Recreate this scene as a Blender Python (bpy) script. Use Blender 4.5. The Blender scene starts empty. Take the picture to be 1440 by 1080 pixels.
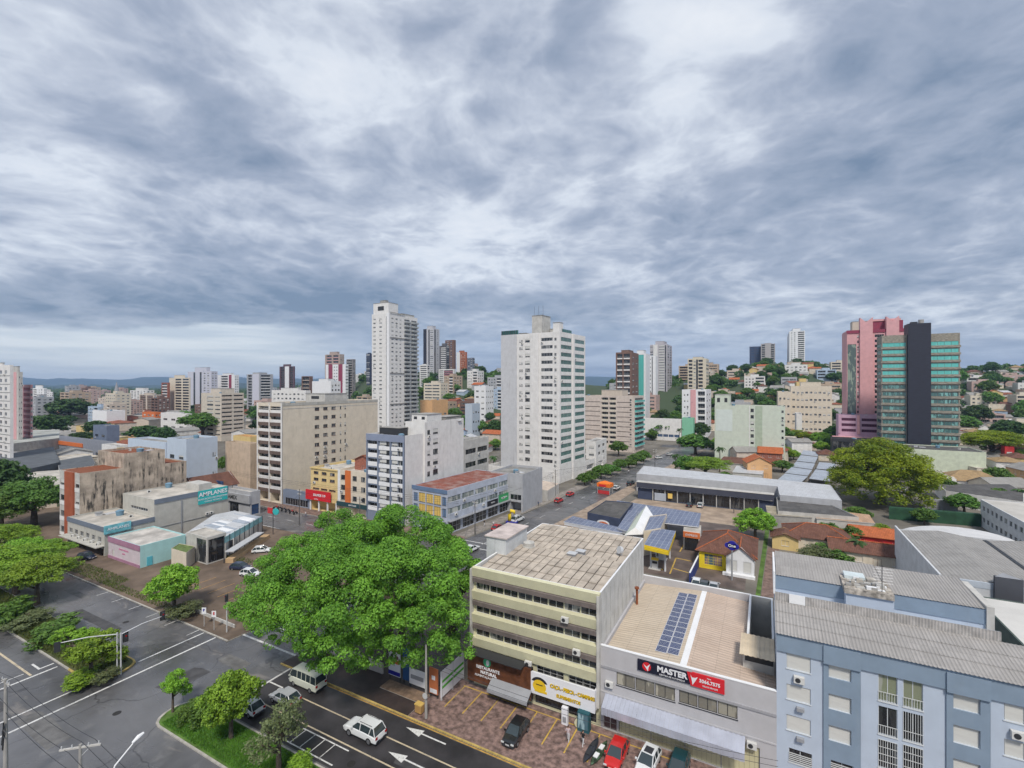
import bpy, bmesh, math, random
import numpy as np
from mathutils import Vector, Matrix
R = math.radians
S = bpy.context.scene
COL = S.collection
# ------------------------------------------------------------------ camera
TH = R(28.0); F = 668.0; H = 38.0      # yaw of the view from the street grid, focal length and eye height
CD = Vector((-math.sin(TH), math.cos(TH))); CR = Vector((math.cos(TH), math.sin(TH)))
cam = bpy.data.objects.new('camera', bpy.data.cameras.new('camera'))
COL.objects.link(cam); cam.location = (0, 0, H); cam.rotation_euler = (R(90), 0, TH)
cam.data.sensor_width = 36; cam.data.lens = F / 1440 * 36
cam.data.clip_start = .5; cam.data.clip_end = 30000
S.camera = cam
# ------------------------------------------------------------------ sky
SUN_EL, SUN_AZ = 52, 150
W = bpy.data.worlds.new('World'); S.world = W; W.use_nodes = True
nt = W.node_tree; nt.nodes.clear()
def nd(t, **kw):
    n = nt.nodes.new(t)
    for k, v in kw.items(): setattr(n, k, v)
    return n
def setin(s, v):
    if isinstance(v, bpy.types.NodeSocket): nt.links.new(v, s)
    else: s.default_value = v
def mth(op, a, b=0.0, clamp=False):
    n = nd('ShaderNodeMath', operation=op, use_clamp=clamp); setin(n.inputs[0], a); setin(n.inputs[1], b); return n.outputs[0]
def mixc(f, a, b, mode='MIX'):
    n = nd('ShaderNodeMix', data_type='RGBA', blend_type=mode); setin(n.inputs[0], f); setin(n.inputs[6], a); setin(n.inputs[7], b); return n.outputs[2]
def smooth(x, a, b):
    n = nd('ShaderNodeMapRange', interpolation_type='SMOOTHSTEP'); setin(n.inputs[0], x); n.inputs[1].default_value = a; n.inputs[2].default_value = b; return n.outputs[0]
def noise(v, sc, det=6, rough=.55, dist=0.0):
    n = nd('ShaderNodeTexNoise'); setin(n.inputs['Vector'], v); n.inputs['Scale'].default_value = sc; n.inputs['Detail'].default_value = det
    n.inputs['Roughness'].default_value = rough; n.inputs['Distortion'].default_value = dist; return n.outputs[0]
tc = nd('ShaderNodeTexCoord')
mp = nd('ShaderNodeMapping', vector_type='POINT'); nt.links.new(tc.outputs['Generated'], mp.inputs[0]); mp.inputs['Rotation'].default_value = (0, 0, -TH)
sx = nd('ShaderNodeSeparateXYZ'); nt.links.new(mp.outputs[0], sx.inputs[0])
X, Y, Z = sx.outputs
zc = mth('MAXIMUM', Z, 0.0)
den = mth('ADD', zc, .17)
cx = nd('ShaderNodeCombineXYZ'); setin(cx.inputs[0], mth('DIVIDE', X, den)); setin(cx.inputs[1], mth('DIVIDE', Y, den))
P = cx.outputs[0]
def warp(v, amp, sc):
    n = nd('ShaderNodeTexNoise'); setin(n.inputs['Vector'], v); n.inputs['Scale'].default_value = sc; n.inputs['Detail'].default_value = 3
    a = nd('ShaderNodeVectorMath', operation='MULTIPLY_ADD'); nt.links.new(n.outputs['Color'], a.inputs[0]); a.inputs[1].default_value = (amp,) * 3; setin(a.inputs[2], v)
    return a.outputs[0]
def mapv(v, sc=(1, 1, 1), loc=(0, 0, 0), rot=0):
    m_ = nd('ShaderNodeMapping'); setin(m_.inputs[0], v); m_.inputs['Scale'].default_value = sc; m_.inputs['Location'].default_value = loc; m_.inputs['Rotation'].default_value = (0, 0, rot); return m_.outputs[0]
PW = warp(P, .35, .7)
big = noise(mapv(PW, (1, .9, 1), (3.1, 4.4, 0), R(20)), .62, 4, .5)
mid = noise(mapv(PW, (1, .85, 1), (7.3, 2.2, 0), R(40)), 1.7, 6, .55)
fine = noise(mapv(PW, (1, .9, 1), (1.3, 5.2, 0), R(38)), 5.5, 8, .6)
PL = warp(P, .5, 1.3)
def billow(v, sc): n = noise(v, sc, 5, .55); return mth('ABSOLUTE', mth('SUBTRACT', n, .5))
lumps = mth('ADD', mth('MULTIPLY', billow(PL, 1.6), 2.2), mth('MULTIPLY', billow(PL, 4.2), 1.4))
cl = mth('ADD', mth('ADD', mth('MULTIPLY', big, .40), mth('MULTIPLY', mid, .36)), mth('MULTIPLY', fine, .17))
cl = mth('ADD', cl, mth('MULTIPLY', mth('SUBTRACT', lumps, .36), -.34))
# rifts where the cloud deck is thin, as directions in the sky (x right, z up over forward distance)
ax = mth('DIVIDE', X, mth('MAXIMUM', Y, .05)); az = mth('DIVIDE', Z, mth('MAXIMUM', Y, .05))
def blob(px, py, wx, wy, amp):
    a = mth('DIVIDE', mth('SUBTRACT', ax, (px - 720) / F), wx / F); b = mth('DIVIDE', mth('SUBTRACT', az, (540 - py) / F), wy / F)
    r2 = mth('ADD', mth('MULTIPLY', a, a), mth('MULTIPLY', b, b))
    return mth('MULTIPLY', mth('POWER', 2.718, mth('MULTIPLY', r2, -1.0)), amp)
rift = 0.0
for bl in ((1010, 25, 110, 55, .17), (965, 125, 70, 50, .12), (1045, 200, 40, 45, .08), (890, 30, 60, 60, .06), (850, 280, 50, 20, .05), (640, 330, 120, 70, .075), (540, 110, 120, 90, .06), (90, 60, 130, 60, .035), (60, 240, 120, 40, .045),
           (800, 60, 110, 70, -.04), (560, 270, 140, 80, -.035), (250, 30, 130, 60, -.04), (1230, 150, 150, 90, -.02), (180, 425, 420, 26, -.115), (650, 432, 260, 22, -.09), (330, 460, 150, 12, -.09), (900, 240, 300, 120, .02), (560, 300, 200, 60, -.02), (1150, 330, 260, 60, -.02), (1330, 395, 160, 25, -.05), (60, 330, 200, 26, .03), (200, 395, 240, 18, -.04)):
    rift = mth('ADD', rift, blob(*bl))
cl = mth('ADD', mth('SUBTRACT', cl, .037), mth('MULTIPLY', rift, 1.35))
rp = nd('ShaderNodeValToRGB'); setin(rp.inputs[0], cl)
el = rp.color_ramp.elements
for e_, (p_, c_) in zip([el[0], el[1], el.new(.5), el.new(.57), el.new(.64)],
        [(.26, (.17, .235, .34, 1)), (.70, (1.35, 1.31, 1.2, 1)), (.45, (.345, .40, .505, 1)), (.535, (.50, .55, .645, 1)), (.61, (.66, .71, .79, 1))]):
    e_.position = p_; e_.color = c_
cloud = rp.outputs[0]
# low band: bluish far deck; a pale gap of open sky low on the left
wob = mth('MULTIPLY', mth('SUBTRACT', noise(mapv(P, (.5, .35, 1)), 1.3, 5), .5), .035)
zz = mth('ADD', az, wob)
lowf = mth('SUBTRACT', 1.0, smooth(zz, .05, .16))
leftf = mth('SUBTRACT', 1.0, smooth(mth('ADD', ax, mth('MULTIPLY', zz, 1.5)), -.42, -.10))
streak = noise(mapv(tc.outputs['Generated'], (1.2, 1.2, 15)), 3, 5)
gapc = mixc(smooth(streak, .36, .66), (.50, .57, .66, 1), (.68, .73, .78, 1))
bluec = mixc(smooth(streak, .38, .65), (.27, .345, .50, 1), (.42, .50, .66, 1))
lowc = mixc(leftf, bluec, gapc)
gapm = mth('MULTIPLY', leftf, mth('SUBTRACT', 1.0, smooth(mth('ADD', zz, mth('MULTIPLY', mth('SUBTRACT', mid, .5), .10)), .108, .124)))
lowm = mth('MAXIMUM', mth('MULTIPLY', lowf, .75), gapm)
skyc = mixc(lowm, cloud, lowc)
sky = nd('ShaderNodeTexSky', sky_type='NISHITA'); sky.sun_disc = False; sky.sun_elevation = R(SUN_EL); sky.sun_rotation = R(SUN_AZ)
sc10 = nd('ShaderNodeVectorMath', operation='SCALE'); setin(sc10.inputs[0], skyc); sc10.inputs['Scale'].default_value = 6.9
tot = mixc(.93, sky.outputs[0], sc10.outputs[0])
bg = nd('ShaderNodeBackground'); setin(bg.inputs[0], tot); bg.inputs[1].default_value = .075
wo = nd('ShaderNodeOutputWorld'); nt.links.new(bg.outputs[0], wo.inputs[0])
# ------------------------------------------------------------------ sun behind the overcast, and exposure
sl = bpy.data.lights.new('sun', 'SUN'); sl.energy = 1.5; sl.angle = R(10); sl.color = (1, .93, .84)
so = bpy.data.objects.new('sun', sl); COL.objects.link(so)
sv = Vector((math.sin(R(SUN_AZ)) * math.cos(R(SUN_EL)), math.cos(R(SUN_AZ)) * math.cos(R(SUN_EL)), math.sin(R(SUN_EL))))
so.rotation_euler = sv.to_track_quat('Z', 'Y').to_euler()
S.view_settings.view_transform = 'Standard'; S.view_settings.look = 'None'; S.view_settings.gamma = 1; S.view_settings.exposure = 1.12
S.cycles.use_denoising = True; S.cycles.max_bounces = 5; S.cycles.diffuse_bounces = 2; S.cycles.glossy_bounces = 2; S.cycles.transmission_bounces = 3; S.cycles.transparent_max_bounces = 6
S.cycles.use_adaptive_sampling = True; S.cycles.adaptive_threshold = .02; S.cycles.volume_bounces = 0
# ------------------------------------------------------------------ measuring
def ground_at(px, py, z=0.0):
    D = (H - z) * F / (py - 540.0); v = CD * D + CR * ((px - 720) / F * D); return Vector((v.x, v.y, z))
def G(px, py, z=0.0): return ground_at(px, py, z)
def at(px, D, z=None):
    v = CD * D + CR * ((px - 720) / F * D); return Vector((v.x, v.y, T(v.x, v.y) if z is None else z))
def zat(py, D): return H - (py - 540.0) / F * D
def sstep(a, b, x):
    t = min(1, max(0, (x - a) / (b - a))); return t * t * (3 - 2 * t)
# terrain: column, where the slope starts, where it ends, height of the ridge
TT = [(-900, 900, 2000, 0), (330, 900, 2000, 0), (470, 600, 900, 18), (510, 450, 720, 46), (600, 380, 640, 44), (670, 380, 640, 50), (760, 380, 660, 46), (850, 380, 640, 34), (930, 360, 620, 42), (1010, 330, 650, 46),
      (1060, 330, 660, 60), (1130, 330, 660, 63), (1185, 330, 660, 56), (1260, 300, 600, 60), (1340, 300, 640, 54), (1400, 310, 640, 57), (1440, 310, 640, 58), (2400, 310, 640, 50)]
def T(x, y):
    D = x * CD.x + y * CD.y
    if D < 150: return 0.0
    s = (x * CR.x + y * CR.y) / D * F + 720
    if s <= TT[0][0]: a = b = TT[0]; f = 0
    elif s >= TT[-1][0]: a = b = TT[-1]; f = 0
    else:
        for i in range(len(TT) - 1):
            if TT[i][0] <= s < TT[i + 1][0]: a, b = TT[i], TT[i + 1]; f = (s - a[0]) / (b[0] - a[0]); break
    f = f * f * (3 - 2 * f)
    D0, D1, z = (a[k] + (b[k] - a[k]) * f for k in (1, 2, 3))
    h = z * sstep(D0, D1, D)
    if D > D1: h *= 1 - .6 * sstep(D1 * 1.05, D1 * 2.2, D)
    return h
# ------------------------------------------------------------------ materials
MC = {}
def mat(name, col, rough=.8, var=.12, sc=.6, streak=0.0, bump=0.0, metal=0.0, spec=.4, coat=0.0, sc3=None, dirt=(.12, .1, .08)):
    if name in MC: return MC[name]
    global nt
    m = bpy.data.materials.new(name); m.use_nodes = True; old = nt; nt = m.node_tree
    b = nt.nodes['Principled BSDF']; b.inputs['Roughness'].default_value = rough; b.inputs['Metallic'].default_value = metal; b.inputs['Specular IOR Level'].default_value = spec
    if coat: b.inputs['Coat Weight'].default_value = coat; b.inputs['Coat Roughness'].default_value = .08
    c = (*col, 1)
    if var or streak or bump:
        t = nd('ShaderNodeTexCoord').outputs['Object']
        n = noise(mapv(t, sc3 or (1, 1, 1)), sc, 6, .6)
        f = smooth(n, .28, .72)
        c2 = mixc(f, tuple(x * (1 - var) for x in col) + (1,), tuple(min(1, x * (1 + var * .8)) for x in col) + (1,))
        if streak:
            n2 = noise(mapv(t, (1.2, 1.2, .14)), 1.1, 8, .7); n3 = noise(t, .33, 4, .6)
            ff = mth('MULTIPLY', mth('MULTIPLY', smooth(n2, .46, .78), smooth(n3, .35, .65)), streak)
            c2 = mixc(ff, c2, (*dirt, 1))
        nt.links.new(c2, b.inputs['Base Color'])
        if bump:
            bn = nd('ShaderNodeBump'); bn.inputs['Strength'].default_value = bump; bn.inputs['Distance'].default_value = .05
            nt.links.new(noise(t, sc * 9, 4), bn.inputs['Height']); nt.links.new(bn.outputs[0], b.inputs['Normal'])
    else: b.inputs['Base Color'].default_value = c
    nt = old; MC[name] = m; return m
def roofmat(name, col, kind='tile', pitch=.3, var=.3, rough=.8, dirt=.35, axis='X', dcol=None):
    """ridged sheets or clay tiles: ridges run up the slope, colour varies sheet by sheet"""
    if name in MC: return MC[name]
    global nt
    m = bpy.data.materials.new(name); m.use_nodes = True; old = nt; nt = m.node_tree
    b = nt.nodes['Principled BSDF']; b.inputs['Roughness'].default_value = rough; b.inputs['Specular IOR Level'].default_value = .3
    t = nd('ShaderNodeTexCoord').outputs['Object']
    w = nd('ShaderNodeTexWave', wave_type='BANDS', bands_direction=axis, wave_profile='SIN'); setin(w.inputs['Vector'], t); w.inputs['Scale'].default_value = .314 / pitch; w.inputs['Distortion'].default_value = .4; w.inputs['Detail Scale'].default_value=.5
    br = nd('ShaderNodeTexBrick'); setin(br.inputs['Vector'], t if axis == 'X' else mapv(t, rot=R(90)))
    br.inputs['Scale'].default_value = 1; br.inputs['Brick Width'].default_value = 1.05 if kind != 'tile' else .5; br.inputs['Row Height'].default_value = 2.3 if kind != 'tile' else .42
    br.inputs['Mortar Size'].default_value = .015; br.inputs['Color1'].default_value = (1, 1, 1, 1); br.inputs['Color2'].default_value = (1 - var, 1 - var, 1 - var, 1); br.inputs['Mortar'].default_value = (.55, .55, .55, 1)
    n = noise(t, .35, 7, .65); n2 = noise(t, 2.5, 5, .7)
    c = mixc(1.0, (*col, 1), br.outputs[0], 'MULTIPLY')
    dc = dcol or tuple(x * .3 for x in col)
    c = mixc(mth('MULTIPLY', smooth(n, .42, .72), dirt), c, (*dc, 1))
    c = mixc(mth('MULTIPLY', smooth(n2, .5, .75), dirt), c, (*dc, 1))
    c = mixc(mth('MULTIPLY', mth('SUBTRACT', 1.0, w.outputs[1]), .3), c, tuple(x * .4 for x in col) + (1,))
    nt.links.new(c, b.inputs['Base Color'])
    bn = nd('ShaderNodeBump'); bn.inputs['Strength'].default_value = .7; bn.inputs['Distance'].default_value = .06
    nt.links.new(w.outputs[1], bn.inputs['Height']); nt.links.new(bn.outputs[0], b.inputs['Normal'])
    nt = old; MC[name] = m; return m
def glassmat(name, col, rough=.12, curtain=.45, cc=(.42, .42, .4)):
    """window panes: dark room behind, some with drawn curtains, different for every window"""
    if name in MC: return MC[name]
    global nt
    m = bpy.data.materials.new(name); m.use_nodes = True; old = nt; nt = m.node_tree
    b = nt.nodes['Principled BSDF']; b.inputs['Roughness'].default_value = rough; b.inputs['Specular IOR Level'].default_value = .7
    oi = nd('ShaderNodeObjectInfo'); t = nd('ShaderNodeTexCoord').outputs['Object']
    off = nd('ShaderNodeVectorMath', operation='ADD'); setin(off.inputs[0], t); cb = nd('ShaderNodeCombineXYZ')
    for k in range(3): setin(cb.inputs[k], mth('MULTIPLY', oi.outputs['Random'], 57.0 + 13 * k))
    setin(off.inputs[1], cb.outputs[0])
    n = noise(mapv(off.outputs[0], (1, 1, .25)), .9, 3); f = smooth(n, .5, .56)
    c = mixc(mth('MULTIPLY', f, mth('MULTIPLY', oi.outputs['Random'], curtain * 1.6), True), (*col, 1), (*cc, 1))
    nt.links.new(c, b.inputs['Base Color'])
    nt = old; MC[name] = m; return m
def leafmat(name, c1, c2, c3, sc=.35):
    if name in MC: return MC[name]
    global nt
    m = bpy.data.materials.new(name); m.use_nodes = True; old = nt; nt = m.node_tree
    b = nt.nodes['Principled BSDF']; b.inputs['Roughness'].default_value = .55; b.inputs['Specular IOR Level'].default_value = .25
    t = nd('ShaderNodeTexCoord').outputs['Object']; g = nd('ShaderNodeNewGeometry'); oi = nd('ShaderNodeObjectInfo')
    c = mixc(smooth(noise(t, sc, 3), .38, .62), (*c1, 1), (*c2, 1))
    c = mixc(mth('MULTIPLY', g.outputs['Random Per Island'], .55), c, (*c3, 1))
    hs = nd('ShaderNodeHueSaturation'); setin(hs.inputs['Color'], c)
    setin(hs.inputs['Hue'], mth('ADD', .485, mth('MULTIPLY', oi.outputs['Random'], .03))); setin(hs.inputs['Value'], mth('ADD', .8, mth('MULTIPLY', oi.outputs['Random'], .4)))
    nt.links.new(hs.outputs[0], b.inputs['Base Color'])
    tr = nd('ShaderNodeBsdfTranslucent'); nt.links.new(hs.outputs[0], tr.inputs[0]); mx = nd('ShaderNodeMixShader'); mx.inputs[0].default_value = .22
    nt.links.new(b.outputs[0], mx.inputs[1]); nt.links.new(tr.outputs[0], mx.inputs[2]); nt.links.new(mx.outputs[0], nt.nodes['Material Output'].inputs[0])
    nt = old; MC[name] = m; return m
# ------------------------------------------------------------------ mesh building
class MB:
    def __init__(s): s.v = []; s.f = []; s.m = []; s.mats = []
    def mi(s, m):
        if m not in s.mats: s.mats.append(m)
        return s.mats.index(m)
    def poly(s, pts, m):
        n = len(s.v); s.v += [tuple(p) for p in pts]; s.f.append(tuple(range(n, n + len(pts)))); s.m.append(s.mi(m))
    def box(s, x0, y0, z0, x1, y1, z1, m, M=None):
        if x0 > x1: x0, x1 = x1, x0
        if y0 > y1: y0, y1 = y1, y0
        if z0 > z1: z0, z1 = z1, z0
        p = [(x, y, z) for z in (z0, z1) for y in (y0, y1) for x in (x0, x1)]
        if M: p = [tuple(M @ Vector(q)) for q in p]
        n = len(s.v); s.v += p; k = s.mi(m)
        for f in ((0, 2, 3, 1), (4, 5, 7, 6), (0, 1, 5, 4), (2, 6, 7, 3), (0, 4, 6, 2), (1, 3, 7, 5)): s.f.append(tuple(n + i for i in f)); s.m.append(k)
        return s
    def prism(s, poly, z0, z1, m, mt=None, bottom=False):
        n = len(poly)
        for i in range(n):
            a, b = poly[i], poly[(i + 1) % n]
            s.poly([(a[0], a[1], z0), (b[0], b[1], z0), (b[0], b[1], z1), (a[0], a[1], z1)], m)
        s.poly([(p[0], p[1], z1) for p in poly], mt or m)
        if bottom: s.poly([(p[0], p[1], z0) for p in reversed(poly)], m)
        return s
    def tube(s, pts, rad, m, n=8, cap=True):
        pts = [Vector(p) for p in pts]; rad = rad if isinstance(rad, (list, tuple)) else [rad] * len(pts)
        base = len(s.v); k = s.mi(m)
        for i, p in enumerate(pts):
            t = (pts[min(i + 1, len(pts) - 1)] - pts[max(i - 1, 0)]).normalized()
            u = t.cross(Vector((0, 0, 1)) if abs(t.z) < .9 else Vector((1, 0, 0))).normalized(); w = t.cross(u)
            for j in range(n):
                a = 2 * math.pi * j / n; s.v.append(tuple(p + (u * math.cos(a) + w * math.sin(a)) * rad[i]))
        for i in range(len(pts) - 1):
            for j in range(n):
                a = base + i * n + j; b = base + i * n + (j + 1) % n; s.f.append((a, a + n, b + n, b)); s.m.append(k)
        if cap:
            s.f.append(tuple(base + j for j in range(n))); s.m.append(k)
            e = base + (len(pts) - 1) * n; s.f.append(tuple(e + n - 1 - j for j in range(n))); s.m.append(k)
        return s
    def panel(s, o, u, n, Wd, z0, z1, ops, m, mr=None, mb=None):
        """wall face with recessed openings; o = origin on plan, u along, n outward; ops (u0,u1,za,zb,depth)"""
        us = sorted({0, Wd, *[q for p in ops for q in p[:2]]}); zs = sorted({z0, z1, *[q for p in ops for q in p[2:4]]})
        def pt(a, z, dep=0): return (o[0] + u[0] * a - n[0] * dep, o[1] + u[1] * a - n[1] * dep, z)
        flip = (u[0] * n[1] - u[1] * n[0]) > 0
        def q(a, b, c, d_, mm):
            p = [a, b, c, d_]; s.poly(p[::-1] if flip else p, mm)
        cov = set()
        for p in ops:
            for i in range(us.index(p[0]), us.index(p[1])):
                for j in range(zs.index(p[2]), zs.index(p[3])): cov.add((i, j))
        for j in range(len(zs) - 1):
            i = 0
            while i < len(us) - 1:
                if (i, j) in cov: i += 1; continue
                k = i
                while k < len(us) - 1 and (k, j) not in cov: k += 1
                q(pt(us[i], zs[j]), pt(us[k], zs[j]), pt(us[k], zs[j + 1]), pt(us[i], zs[j + 1]), m); i = k
        for a, b, c, d_, dep in ops:
            r = mr or m
            q(pt(a, c), pt(b, c), pt(b, c, dep), pt(a, c, dep), r); q(pt(a, d_, dep), pt(b, d_, dep), pt(b, d_), pt(a, d_), r)
            q(pt(a, c), pt(a, c, dep), pt(a, d_, dep), pt(a, d_), r); q(pt(b, c, dep), pt(b, c), pt(b, d_), pt(b, d_, dep), r)
            q(pt(a, c, dep), pt(b, c, dep), pt(b, d_, dep), pt(a, d_, dep), mb or r)
    def build(s, name, parent=None, loc=(0, 0, 0), rot=0, smooth=False, mesh=None):
        me = mesh or s.mesh(name, smooth)
        o = bpy.data.objects.new(name, me); COL.objects.link(o); o.location = loc; o.rotation_euler = (0, 0, rot)
        if parent: o.parent = parent
        return o
    def mesh(s, name, smooth=False):
        me = bpy.data.meshes.new(name); me.from_pydata(s.v, [], s.f)
        for m in s.mats: me.materials.append(m)
        me.polygons.foreach_set('material_index', s.m)
        if smooth: me.polygons.foreach_set('use_smooth', [True] * len(s.f))
        me.update(); return me
def thing(name, label, cat, loc=(0, 0, 0), rot=0, group=None, kind=None):
    o = bpy.data.objects.new(name, None); COL.objects.link(o); o.location = loc; o.rotation_euler = (0, 0, rot); o.empty_display_size = .5
    o['label'] = label; o['category'] = cat
    if group: o['group'] = group
    if kind: o['kind'] = kind
    return o
def tag(o, label, cat, group=None, kind=None):
    o['label'] = label; o['category'] = cat
    if group: o['group'] = group
    if kind: o['kind'] = kind
    return o
def struct(o): o['kind'] = 'structure'; return o
def put(name, me, parent, loc=(0, 0, 0), rot=0):
    o = bpy.data.objects.new(name, me); COL.objects.link(o); o.location = loc; o.rotation_euler = (0, 0, rot); o.parent = parent; return o
def copy_tree(o, parent=None):
    c = o.copy(); COL.objects.link(c); c.parent = parent
    for ch in list(o.children): copy_tree(ch, c)
    return c
def text(body, size, m, parent, loc, rot, ext=.02, name='lettering', align='CENTER', squash=1.0, bold=0.0):
    cu = bpy.data.curves.new('txt', 'FONT'); cu.body = body; cu.size = size; cu.extrude = ext; cu.align_x = align; cu.align_y = 'CENTER'; cu.offset = bold; cu.resolution_u = 3
    o = bpy.data.objects.new('txt', cu); COL.objects.link(o); dg = bpy.context.evaluated_depsgraph_get()
    me = bpy.data.meshes.new_from_object(o.evaluated_get(dg)); bpy.data.objects.remove(o)
    me.materials.clear(); me.materials.append(m); t = bpy.data.objects.new(name, me); COL.objects.link(t); t.parent = parent; t.location = loc; t.rotation_euler = rot; t.scale = (squash, 1, 1)
    return t
FRONT = (R(90), 0, 0)          # lettering that faces the avenue
def RIGHT(a=0): return (R(90), 0, R(90) + a)
# ------------------------------------------------------------------ shared materials
white = mat('white_render', (.72, .71, .69), streak=.45, var=.08, dirt=(.30, .29, .27))
whiteclean = mat('clean_white', (.76, .77, .78), var=.05, streak=.12, dirt=(.4, .4, .4))
cream = mat('cream_render', (.66, .59, .48), streak=.3, var=.08, dirt=(.3, .25, .18))
beige = mat('beige_render', (.58, .50, .42), streak=.2, var=.08)
concrete = mat('concrete', (.34, .33, .31), streak=.5, var=.2)
lightconc = mat('light_concrete', (.50, .49, .46), streak=.4, var=.15, dirt=(.2, .19, .17))
dark = mat('dark_metal', (.035, .037, .042), rough=.5, var=0)
grey = mat('grey_paint', (.30, .31, .33), rough=.6, var=.08, streak=.15)
lightgrey_ = mat('light_grey_stripe', (.54, .55, .57), var=.06, streak=.3)
midgrey = mat('mid_grey_render', (.40, .41, .43), var=.1, streak=.25)
bluegrey = mat('blue_grey_paint', (.20, .24, .32), rough=.65, var=.08, streak=.2)
alu = mat('aluminium', (.62, .63, .64), rough=.45, var=0, metal=.3)
woodm = mat('wood_brown', (.16, .07, .035), rough=.6, var=.3, sc=3)
rust = mat('rust', (.22, .07, .03), rough=.9, var=.4, sc=4)
glass = glassmat('window_glass', (.028, .034, .042))
glassd = glassmat('dark_window_glass', (.014, .016, .02), curtain=.15)
glassg = glassmat('green_window_glass', (.03, .12, .11), rough=.08, curtain=.2, cc=(.12, .33, .30))
glasst = glassmat('teal_window_glass', (.12, .50, .46), rough=.15, curtain=.4, cc=(.22, .62, .58))
glassb = glassmat('blue_window_glass', (.03, .07, .16), rough=.08, curtain=.2, cc=(.1, .2, .35))
shutter = mat('roller_shutter', (.60, .60, .57), rough=.6, var=.06, sc3=(1, 1, 20))
brown = mat('brown_render', (.19, .115, .09), var=.12, streak=.2)
darkbrown = mat('dark_brown_render', (.09, .06, .055), var=.12)
brick = mat('brick_red', (.32, .12, .08), var=.25, sc=2)
pink = mat('pink_render', (.66, .36, .37), var=.08, streak=.12, dirt=(.3, .12, .13))
wine = mat('wine_red_render', (.27, .05, .09), var=.1)
palegreen = mat('pale_green_render', (.56, .61, .52), var=.07, streak=.3, dirt=(.3, .34, .24))
roofgrey = mat('flat_roof_grey', (.27, .265, .25), var=.35, sc=.25, streak=0, rough=.95)
rooflight = mat('flat_roof_pale', (.48, .45, .40), var=.3, sc=.3, rough=.95)
tilered = roofmat('clay_tile_red', (.36, .13, .075), 'tile', .32, dirt=.55)
tilebrown = roofmat('clay_tile_brown', (.21, .10, .07), 'tile', .32, dirt=.6)
tileor = roofmat('clay_tile_orange', (.55, .16, .06), 'tile', .32, dirt=.25)
tiletan = roofmat('clay_tile_tan', (.46, .32, .17), 'tile', .32, dirt=.5)
fibre = roofmat('fibre_cement_sheet', (.36, .35, .33), 'sheet', .18, var=.16, dirt=.35, dcol=(.20,.19,.18))
fibredark = roofmat('dark_fibre_cement', (.15, .145, .14), 'sheet', .25, dirt=.6)
metalroof = roofmat('metal_roof_sheet', (.62, .64, .67), 'sheet', .35, var=.12, rough=.5, dirt=.3, dcol=(.35, .34, .33))
metalblue = roofmat('bluish_metal_roof', (.46, .52, .60), 'sheet', .35, var=.15, rough=.45, dirt=.35, dcol=(.25, .25, .27))
solarm = mat('solar_cell', (.03, .045, .12), rough=.12, var=.15, spec=.8)
def paint(name, c, **k): return mat(name, c, **{**dict(var=.07, streak=.15, rough=.7), **k})
yellowp = paint('yellow_render', (.66, .50, .22)); orangep = paint('orange_render', (.62, .16, .04)); bluep = paint('pale_blue_render', (.40, .50, .62)); redp = paint('red_paint', (.5, .03, .03))
# ------------------------------------------------------------------ windows (frame, panes, sill); one shared mesh per size and style
WC = {}
def win_into(mb, w, h, style, fm, gm, M=None):
    """local: x across, z up, y into the wall; origin at the lower left of the opening, y=0 at the wall face"""
    def b(*a): mb.box(*a, M=M)
    t = .055; y = .10
    if style == 'band': nm = max(2, round(w / 1.15))
    elif style == 'curtainwall': nm = max(1, round(w / 1.4))
    else: nm = 1 if w < .9 else 2 if w < 2.3 else 4
    b(0, y, 0, w, y + .05, t, fm); b(0, y, h - t, w, y + .05, h, fm)
    for i in range(nm + 1):
        x = (w - t) * i / nm; b(x, y, t, x + t, y + .05, h - t, fm)
    if style == 'curtainwall':
        b(0, y, h * .5 - .03, w, y + .045, h * .5 + .03, fm)
    if style == 'grid':
        for k in range(1, 4): b(0, y, h * k / 4 - .015, w, y + .045, h * k / 4 + .015, fm)
    p = [(t, y + .03, t), (w - t, y + .03, t), (w - t, y + .03, h - t), (t, y + .03, h - t)]
    if M: p = [tuple(M @ Vector(q)) for q in p]
    mb.poly(p, gm)
    if style in ('sh4', 'sh7', 'shut'):
        f = {'sh4': .42, 'sh7': .72, 'shut': 1}[style]; b(t, y - .03, h * (1 - f), w - t, y + .02, h, shutter)
    if style != 'curtainwall' and style != 'band': b(-.06, -.06, -.07, w + .06, .0, 0, fm)
def winmesh(w, h, style, fm, gm):
    k = (round(w, 2), round(h, 2), style, fm.name, gm.name)
    if k not in WC:
        mb = MB(); win_into(mb, w, h, style, fm, gm); WC[k] = mb.mesh('window')
    return WC[k]
AC = {}
def acmesh():
    if 'a' not in AC:
        mb = MB(); mb.box(0, -.38, 0, .85, -.03, .6, mat('ac_white', (.6, .6, .58), var=0)); 
        mb.tube([(.32, -.36, .3), (.32, -.40, .3)], .22, dark, 12); mb.box(.05, -.3, -.06, .12, 0, 0, dark); mb.box(.7, -.3, -.06, .77, 0, 0, dark); AC['a'] = mb.mesh('air_conditioner')
    return AC['a']
def tankmesh():
    if 't' not in AC: mb = MB(); mb.tube([(0, 0, 0), (0, 0, 1.1)], [.7, .85], mat('tank_blue_grey', (.16, .28, .38), var=.15), 12); mb.tube([(0, 0, 1.1), (0, 0, 1.3)], [.9, .5], mat('tank_blue_grey', None), 12); AC['t'] = mb.mesh('water_tank')
    return AC['t']
def ventmesh():
    if 'v' not in AC: mb = MB(); mb.box(-.6, -.4, 0, .6, .4, .7, alu); mb.box(-.75, -.55, .7, .75, .55, .8, grey); mb.box(1.2, -1, 0, 3.4, 1, .12, metalroof); AC['v'] = mb.mesh('roof_vent')
    return AC['v']
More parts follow.
